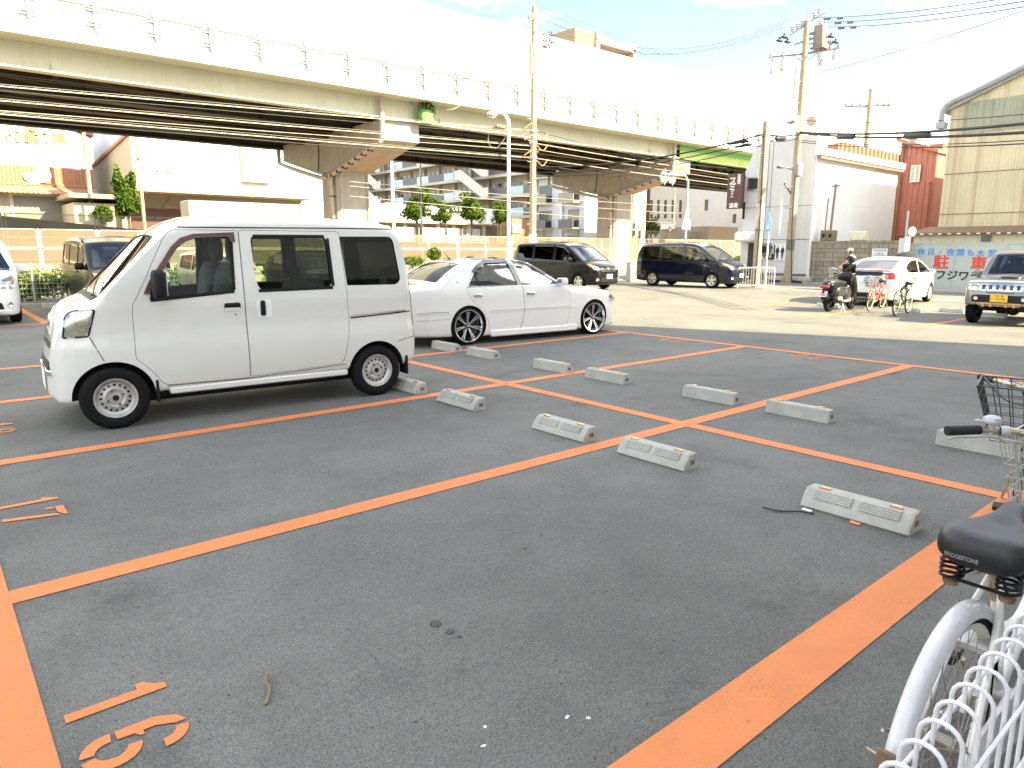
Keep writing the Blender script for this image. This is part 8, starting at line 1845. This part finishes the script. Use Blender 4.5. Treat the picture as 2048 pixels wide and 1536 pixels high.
def scooter():
    a=at(1657,622,Z=-.13);b=at(1708,618,Z=-.13); hd=math.atan2(b.y-a.y,b.x-a.x)+rad(6); t=thing('motor_scooter','large black and grey motor scooter with pink number plate and red tail lamp','scooter',(a.x,a.y,zg(a.x,a.y)),hd)
    for (x,w,nm) in ((0,.065,'rear_wheel'),(1.30,.055,'front_wheel')):
        mb=MB(); M=T(x,0,.27)@RX(pi/2); mb.lathe([(.17,-w*.8),(.22,-w),(.26,-w*.6),(.27,0),(.26,w*.6),(.22,w),(.17,w*.8)],30,0,M=M); o=part(nm,mb,[M_('rubber')],t); mb=MB(); mb.lathe([(.172,-w*.7),(.16,-w*.5),(.16,w*.5),(.172,w*.7)],24,0,M=M)
        for k in range(5): mb.box(.02,-.022,-.02,.165,.022,.02,0,.004,M=M@RZ(2*pi*k/5))
        mb.lathe([(0,-.05),(.05,-.05),(.05,.05),(0,.05)],14,0,M=M); part('rim',mb,[M_('blackgloss')],o)
    mb=MB(); sblob(mb,(.10,0,.68),(.36,.17,.14),.6,.6,0,shear=-.3); sblob(mb,(-.20,0,.74),(.16,.12,.09),.7,.7); part('tail_cowl',mb,[M_('black_paint')],t)
    mb=MB(); sblob(mb,(.12,0,.80),(.40,.16,.075),.6,.6,0,shear=.2); sblob(mb,(.52,0,.77),(.22,.14,.07),.6,.6); part('seat',mb,[M_('saddle_black')],t)
    mb=MB(); sblob(mb,(.33,0,.55),(.36,.20,.17),.55,.6,0,shear=.3); sblob(mb,(.66,0,.48),(.25,.21,.20),.55,.6); part('side_panel',mb,[M_('darkgrey_paint')],t)
    mb=MB(); sblob(mb,(1.02,0,.72),(.17,.23,.36),.6,.6,0,shear=-.35); sblob(mb,(.86,0,.56),(.20,.17,.20),.6,.6); part('front_shield',mb,[M_('black_paint')],t)
    mb=MB(); sblob(mb,(.84,0,.84),(.10,.20,.16),.6,.6,0,shear=-.3); part('dashboard',mb,[M_('blackplastic')],t)
    mb=MB(); sblob(mb,(.75,.0,.30),(.34,.17,.07),.5,.6); part('footboard',mb,[M_('galv')],t)
    mb=MB(); sblob(mb,(1.28,0,.42),(.22,.09,.17),.7,.7,0); part('front_mudguard',mb,[M_('black_paint')],t)
    mb=MB(); mb.tube([(1.22,.07,.27),(1.05,.06,.80)],.022,8,0); mb.tube([(1.22,-.07,.27),(1.05,-.06,.80)],.022,8,0); part('fork',mb,[M_('galv')],t)
    mb=MB(); mb.tube(catmull([(.80,-.36,1.02),(.90,-.2,1.03),(.94,0,1.0),(.90,.2,1.03),(.80,.36,1.02)],5),.014,8,0); hb=part('handlebar',mb,[M_('chrome')],t)
    for s in (-1,1):
        mb=MB(); mb.tube([(.80,s*.36,1.02),(.86,s*.26,1.03)],.019,8,0); mb.tube([(.86,s*.24,1.03),(.90,s*.33,1.0)],.01,6,0); part('grip',mb,[M_('grip_black')],hb)
        mb=MB(); mb.tube([(.90,s*.20,1.03),(.88,s*.32,1.12)],.008,6,0); sblob(mb,(.90,s*.40,1.14),(.03,.085,.045),.7,.7,1); mb.box(.868,s*.33,1.11,.872,s*.47,1.17,2); part('wing_mirror',mb,[M_('blackplastic'),M_('chrome'),M_('chrome')],t)
    mb=MB(); mb.box(.98,-.19,1.0,1.0,.19,1.30,0,.01,M=T(0,0,0)); part('windscreen',mb,[M_('dark_glass')],t)
    mb=MB(); sblob(mb,(-.34,0,.70),(.045,.13,.05),.6,.6); part('tail_lamp',mb,[M_('lamp_red')],t)
    mb=MB(); mb.box(-.40,-.03,.34,-.25,.03,.64,0,.01); sblob(mb,(-.30,0,.46),(.05,.09,.14),.5,.5); part('plate_holder',mb,[M_('blackplastic')],t)
    plate(t,'number_plate',[('大阪市 お',.028,0,.035),('14-68',.06,0,-.02)],T(-.40,0,.50)@RZ(-pi/2)@RX(rad(75)),w=.20,h=.125,bg='pink_plate',fg='ink_black')
    mb=MB(); mb.tube([(.25,-.17,.28),(.05,-.19,.33),(-.22,-.20,.42)],[.045,.062,.055],12,0); mb.tube([(.6,-.1,.25),(.25,-.17,.28)],.025,8,0); mb.box(-.05,-.265,.33,.2,-.25,.42,1,.01,M=None); part('exhaust',mb,[M_('blackplastic'),M_('galv')],t)
    mb=MB(); sblob(mb,(.12,.10,.32),(.26,.08,.12),.5,.6); sblob(mb,(.35,0,.33),(.2,.12,.12),.5,.5); mb.tube([(0,.12,.27),(-.08,.14,.62)],.025,8,0); mb.tube([(0,-.12,.27),(-.08,-.14,.62)],.025,8,0); part('engine',mb,[M_('darkgrey_paint')],t)
    mb=MB(); mb.tube([(.45,-.16,.2),(.4,-.26,.0)],.012,6,0); mb.tube([(.55,.12,.2),(.3,.2,.0)],.012,6,0); mb.tube([(.55,-.12,.2),(.3,-.2,.0)],.012,6,0); part('kickstand',mb,[M_('galv')],t)
    return t
def skin_body(name,joints,edges,m,parent,sub=2):
    me=bpy.data.meshes.new(name); me.from_pydata([j[0] for j in joints],edges,[]); o=bpy.data.objects.new('tmp',me); COL.objects.link(o); o.modifiers.new('s','SKIN'); sv=me.skin_vertices[0].data
    for k,j in enumerate(joints): sv[k].radius=(j[1],j[2] if len(j)>2 else j[1]); sv[k].use_root=(k==0)
    s=o.modifiers.new('b','SUBSURF'); s.levels=sub; s.render_levels=sub
    dg=bpy.context.evaluated_depsgraph_get(); r=bpy.data.meshes.new_from_object(o.evaluated_get(dg)); bpy.data.objects.remove(o); r.materials.clear(); r.materials.append(m); 
    for p in r.polygons: p.use_smooth=True
    return part(name,r,[m],parent,sharp=None)
def rider():
    p=at(1706,512,X=28.2); hd=pi/2; b=city_bike('bicycle ridden along the street behind the white hatchback',(p.x,p.y-.30,zg(p.x,p.y)),hd,fm='bike_black',fend=None,basket='basket_wire',name='ridden_bicycle',guard=False)
    t=thing('person','person in a white cap and dark shirt riding a bicycle behind the white hatchback','person',(p.x,p.y-.30,zg(p.x,p.y)),hd)
    S=M_('skin'); J=[((.20,0,.92),.14,.16),((.24,0,1.08),.125,.15),((.30,0,1.26),.13,.17),((.35,0,1.40),.09,.12),((.38,0,1.47),.05),((.41,0,1.52),.05),
       ((.37,.17,1.39),.055),((.47,.24,1.17),.043),((.66,.26,1.02),.032),((.72,.25,1.00),.026),
       ((.37,-.17,1.39),.055),((.47,-.24,1.17),.043),((.66,-.26,1.02),.032),((.72,-.25,1.00),.026),
       ((.22,.10,.86),.09),((.52,.11,.66),.062),((.40,.11,.30),.05),((.38,.11,.20),.042),((.50,.11,.17),.035),
       ((.22,-.10,.86),.09),((.56,-.11,.80),.062),((.50,-.11,.45),.05),((.46,-.11,.42),.042),((.60,-.11,.40),.035)]
    E=[(0,1),(1,2),(2,3),(3,4),(4,5),(3,6),(6,7),(7,8),(8,9),(3,10),(10,11),(11,12),(12,13),(0,14),(14,15),(15,16),(16,17),(17,18),(0,19),(19,20),(20,21),(21,22),(22,23)]
    t.scale=(.95,)*3; b.scale=(.95,)*3
    body=skin_body('body',J,E,S,t)
    mb=MB(); sblob(mb,(.445,0,1.615),(.095,.075,.12),.9,.9); sblob(mb,(.535,0,1.60),(.022,.014,.022),.9,.9); 
    for s in (-1,1): sblob(mb,(.435,s*.076,1.605),(.02,.012,.03),.9,.9)
    mb.box(.525,-.022,1.555,.54,.022,1.562,1); 
    for s in (-1,1): sblob(mb,(.528,s*.03,1.63),(.008,.012,.008),1,1,1)
    part('head',mb,[S,M_('suit')],t)
    mb=MB(); sblob(mb,(.425,0,1.60),(.088,.078,.10),.9,.9); part('hair',mb,[M_('suit')],t)
    mb=MB(); sblob(mb,(.44,0,1.69),(.105,.085,.065),.8,.9); sblob(mb,(.55,0,1.675),(.075,.07,.012),.6,.8); part('cap',mb,[M_('sign_white')],t)
    Js=[((.20,0,.90),.155,.175),((.24,0,1.08),.145,.165),((.30,0,1.26),.15,.185),((.35,0,1.40),.10,.13),((.37,.0,1.44),.06),((.37,.18,1.39),.072),((.43,.225,1.25),.062),((.37,-.18,1.39),.072),((.43,-.225,1.25),.062)]
    skin_body('shirt',Js,[(0,1),(1,2),(2,3),(3,4),(3,5),(5,6),(3,7),(7,8)],mat('navy_cloth',(.02,.022,.035),.9),t)
    Jt=[((.21,0,.90),.155,.17),((.22,.10,.86),.105),((.52,.11,.66),.078),((.42,.11,.36),.066),((.22,-.10,.86),.105),((.56,-.11,.80),.078),((.505,-.11,.50),.066)]
    skin_body('trousers',Jt,[(0,1),(1,2),(2,3),(0,4),(4,5),(5,6)],mat('trouser_cloth',(.06,.065,.08),.9),t)
    for s in (-1,1):
        # fingers closed round the grip
        mb=MB(); c=Vector((.74,s*.25,.985)); sblob(mb,(c.x-.015,c.y,c.z+.012),(.04,.042,.022),.8,.8)
        for k in range(4):
            y=c.y+(k-1.5)*.019; L=(.95,1.05,1.0,.85)[k]; mb.tube(catmull([(c.x+.01,y,c.z+.022),(c.x+.035*L,y,c.z+.012),(c.x+.038*L,y,c.z-.014),(c.x+.012,y,c.z-.026)],3),.0085,6,0)
        mb.tube([(c.x-.02,c.y-s*.035,c.z+.01),(c.x+.005,c.y-s*.05,c.z-.01),(c.x+.02,c.y-s*.045,c.z-.022)],.009,6,0); part('hand',mb,[S],t)
        mb=MB(); f=(.50,.11*s,.145) if s>0 else (.58,-.11,.375); sblob(mb,f,(.13,.045,.045),.6,.7); part('shoe',mb,[M_('blackplastic')],t)
def umbrella():
    p=at(1803,512,X=27.0); t=thing('black_umbrella','open black umbrella tilted behind the white hatchback roof','umbrella',(p.x,p.y,p.z-.75)); Q=T(0,0,.62)@RX(rad(-25))@RY(rad(-30)); mb=MB(); n=8;vs=[(0,0,.22)];fs=[]
    for i in range(1,5):
        q=i/4
        for k in range(n*2):
            a=2*pi*k/(n*2); sc_=.48*q*(1 if k%2==0 else .95); vs.append((sc_*math.cos(a),sc_*math.sin(a),.22*(1-q*q)-(0 if k%2==0 else -.01)))
    m=n*2
    for k in range(m): fs.append((0,1+k,1+(k+1)%m))
    for i in range(3):
        for k in range(m): fs.append((1+i*m+k,1+(i+1)*m+k,1+(i+1)*m+(k+1)%m,1+i*m+(k+1)%m))
    mb.add(vs,fs,0,True,M=Q); part('canopy',mb,[mat('umbrella_cloth',(.03,.03,.032),.7)],t); mb=MB(); mb.tube([Q@Vector((0,0,.26)),Q@Vector((0,0,-.5)),Q@Vector((.03,0,-.55)),Q@Vector((.05,0,-.52))],.008,6,0); part('handle',mb,[M_('blackplastic')],t)
kei_van(); sedan()
gm='dark minivans parked in the lot'
minivan('black minivan with chrome barred grille parked nose towards the lot, between sedan and fence','black_paint',(20.35,19.15,0),-pi/2+rad(3),group=gm)
minivan('dark blue minivan with pale five spoke wheels parked beside the street corner','blue_paint',(25.4,16.65,zg(24.5,17)),-pi/2+rad(5),tint='dark_glass',lamp_hi=True,group=gm,chrome=False)
minivan('dark grey minivan seen head on beside the hedge, left of the delivery van','black_paint',(3.95,18.75,0),-pi/2,group=gm,plate_lines=(('大阪 501',.035,0,.05),('88-90',.08,.02,-.02)))
minivan('white minivan cut by the left picture edge with large clear headlight','pearl_paint',(.88,18.2,0),-pi/2,name='white_minivan',chrome=False,lamp_hi=True)
jimny((19.2,5.02,zg(19,5)),pi)
hatch('white fastback hatchback seen from behind with red tail lamps, behind the scooter','pearl_paint',(25.6,9.75,zg(22,8)),rad(4.5),long=True,cat='car',name='fastback_car')
hatch('small cream hatchback seen through the windows of the delivery van','cream_paint',(6.5,18.9,0),-pi/2)
hatch('small black hatchback seen through the rear window of the delivery van','black_paint',(9.1,18.9,0),-pi/2)
ground(); numbers(); wheel_stops(); litter(); viaduct()
pier(21.0,'concrete hammerhead pier with drain pipes standing behind the white delivery van'); pier(45.6,'concrete hammerhead pier with small orange plate, behind the black minivan',sign='201'); pier(86,'distant dark concrete pier under the green girder span',detail=False)
viaduct_extras(); factory(); hall(); apartment(); flats(); tower(); office(); white_house(); red_building(); warehouse(); billboard(); block_wall(); casting_block(); ramp_and_truck()
PL=pole_left(); PR=pole_right(); PS=pole_short(); far_poles(); lamp_posts(); cables(PL,PR,PS); fences(); greenery(); far_cars()
city_bike('white city bicycle with black saddle and wire basket, cropped at the right picture edge',(1.83,.49,0),0,letter='BRIDGESTONE')
b2=city_bike('second bicycle with a black wire basket and red reflector, mostly outside the right edge',(4.98,1.06,0),pi+rad(13.0),fm='bike_black',fend=None,basket='bike_black',red=True,bell=False,bw=.27,tall=.92,name='city_bicycle')
q=at(1738,620,Z=-.14);p=at(1771,614,Z=-.14); city_bike('bright red city bicycle with a dark basket parked beside the scooter',(q.x+(p-q).normalized().x*1.12,q.y+(p-q).normalized().y*1.12,zg(p.x,p.y)),math.atan2(q.y-p.y,q.x-p.x),fm='bike_red',fend='bike_red',basket='bike_black',grips='bike_black')
p=at(1815,624,Z=-.12);q=at(1779,632,Z=-.12); city_bike('slim dark bicycle without basket parked right of the red bicycle',(p.x,p.y,zg(p.x,p.y)),math.atan2(q.y-p.y,q.x-p.x),fm='bike_black',fend=None,basket=None,guard=False,bell=False,name='slim_bicycle')
near_fence(); scooter(); rider(); umbrella()
# ------------------------------------------------------------------ camera, sky, sun, view
def camera():
    f=1405.13; pt,rl,yw=rad(10.873),rad(.118),rad(49.682)
    cd=bpy.data.cameras.new('camera'); cd.sensor_fit='HORIZONTAL'; cd.sensor_width=36; cd.lens=f/2048*36; cd.clip_end=2500; cd.clip_start=.05
    o=bpy.data.objects.new('camera',cd); COL.objects.link(o); o.location=(0,0,1.54)
    F=Vector((math.cos(yw)*math.cos(pt),math.sin(yw)*math.cos(pt),-math.sin(pt))); r=Vector((math.sin(yw),-math.cos(yw),0)); u=r.cross(F)
    R=r*math.cos(rl)+u*math.sin(rl); U=u*math.cos(rl)-r*math.sin(rl)
    o.rotation_euler=Matrix(((R.x,U.x,-F.x),(R.y,U.y,-F.y),(R.z,U.z,-F.z))).to_euler(); sc.camera=o
SUN_EL=rad(34.0); SUN_D=Vector((.46,-.888,0)).normalized()
def lights():
    w=bpy.data.worlds.new('World'); sc.world=w; w.use_nodes=True; nt=w.node_tree; L=nt.links.new; bg=nt.nodes['Background']
    sky=N(nt,'ShaderNodeTexSky',sky_type='NISHITA'); sky.sun_disc=False; sky.sun_elevation=SUN_EL; sky.sun_rotation=math.atan2(SUN_D.x,SUN_D.y); sky.air_density=1.0; sky.dust_density=1.6; sky.ozone_density=1.0
    tc=N(nt,'ShaderNodeTexCoord'); mp=N(nt,'ShaderNodeMapping'); mp.inputs['Scale'].default_value=(1,1,2.6); L(tc.outputs['Generated'],mp.inputs['Vector'])
    n=N(nt,'ShaderNodeTexNoise',Scale=2.6,Detail=7.,Roughness=.55); L(mp.outputs[0],n.inputs['Vector'])
    r=N(nt,'ShaderNodeMapRange'); r.inputs['From Min'].default_value=.40; r.inputs['From Max'].default_value=.66; r.inputs['To Max'].default_value=.85; L(n.outputs['Fac'],r.inputs['Value'])
    mx=N(nt,'ShaderNodeMix',data_type='RGBA'); L(r.outputs[0],mx.inputs['Factor']); L(sky.outputs[0],mx.inputs[6]); mx.inputs[7].default_value=(11,10.9,10.4,1)
    L(mx.outputs[2],bg.inputs['Color']); bg.inputs['Strength'].default_value=.10
    sd=bpy.data.lights.new('sun','SUN'); sd.energy=5.0; sd.angle=rad(.5); sd.color=(1,.85,.52)
    so=bpy.data.objects.new('sun',sd); COL.objects.link(so); d=SUN_D*math.cos(SUN_EL)+Vector((0,0,math.sin(SUN_EL))); so.rotation_euler=d.to_track_quat('Z','Y').to_euler()
    v=sc.view_settings; v.view_transform='Standard'; v.look='None'; v.exposure=2.2; v.gamma=1
camera(); lights()
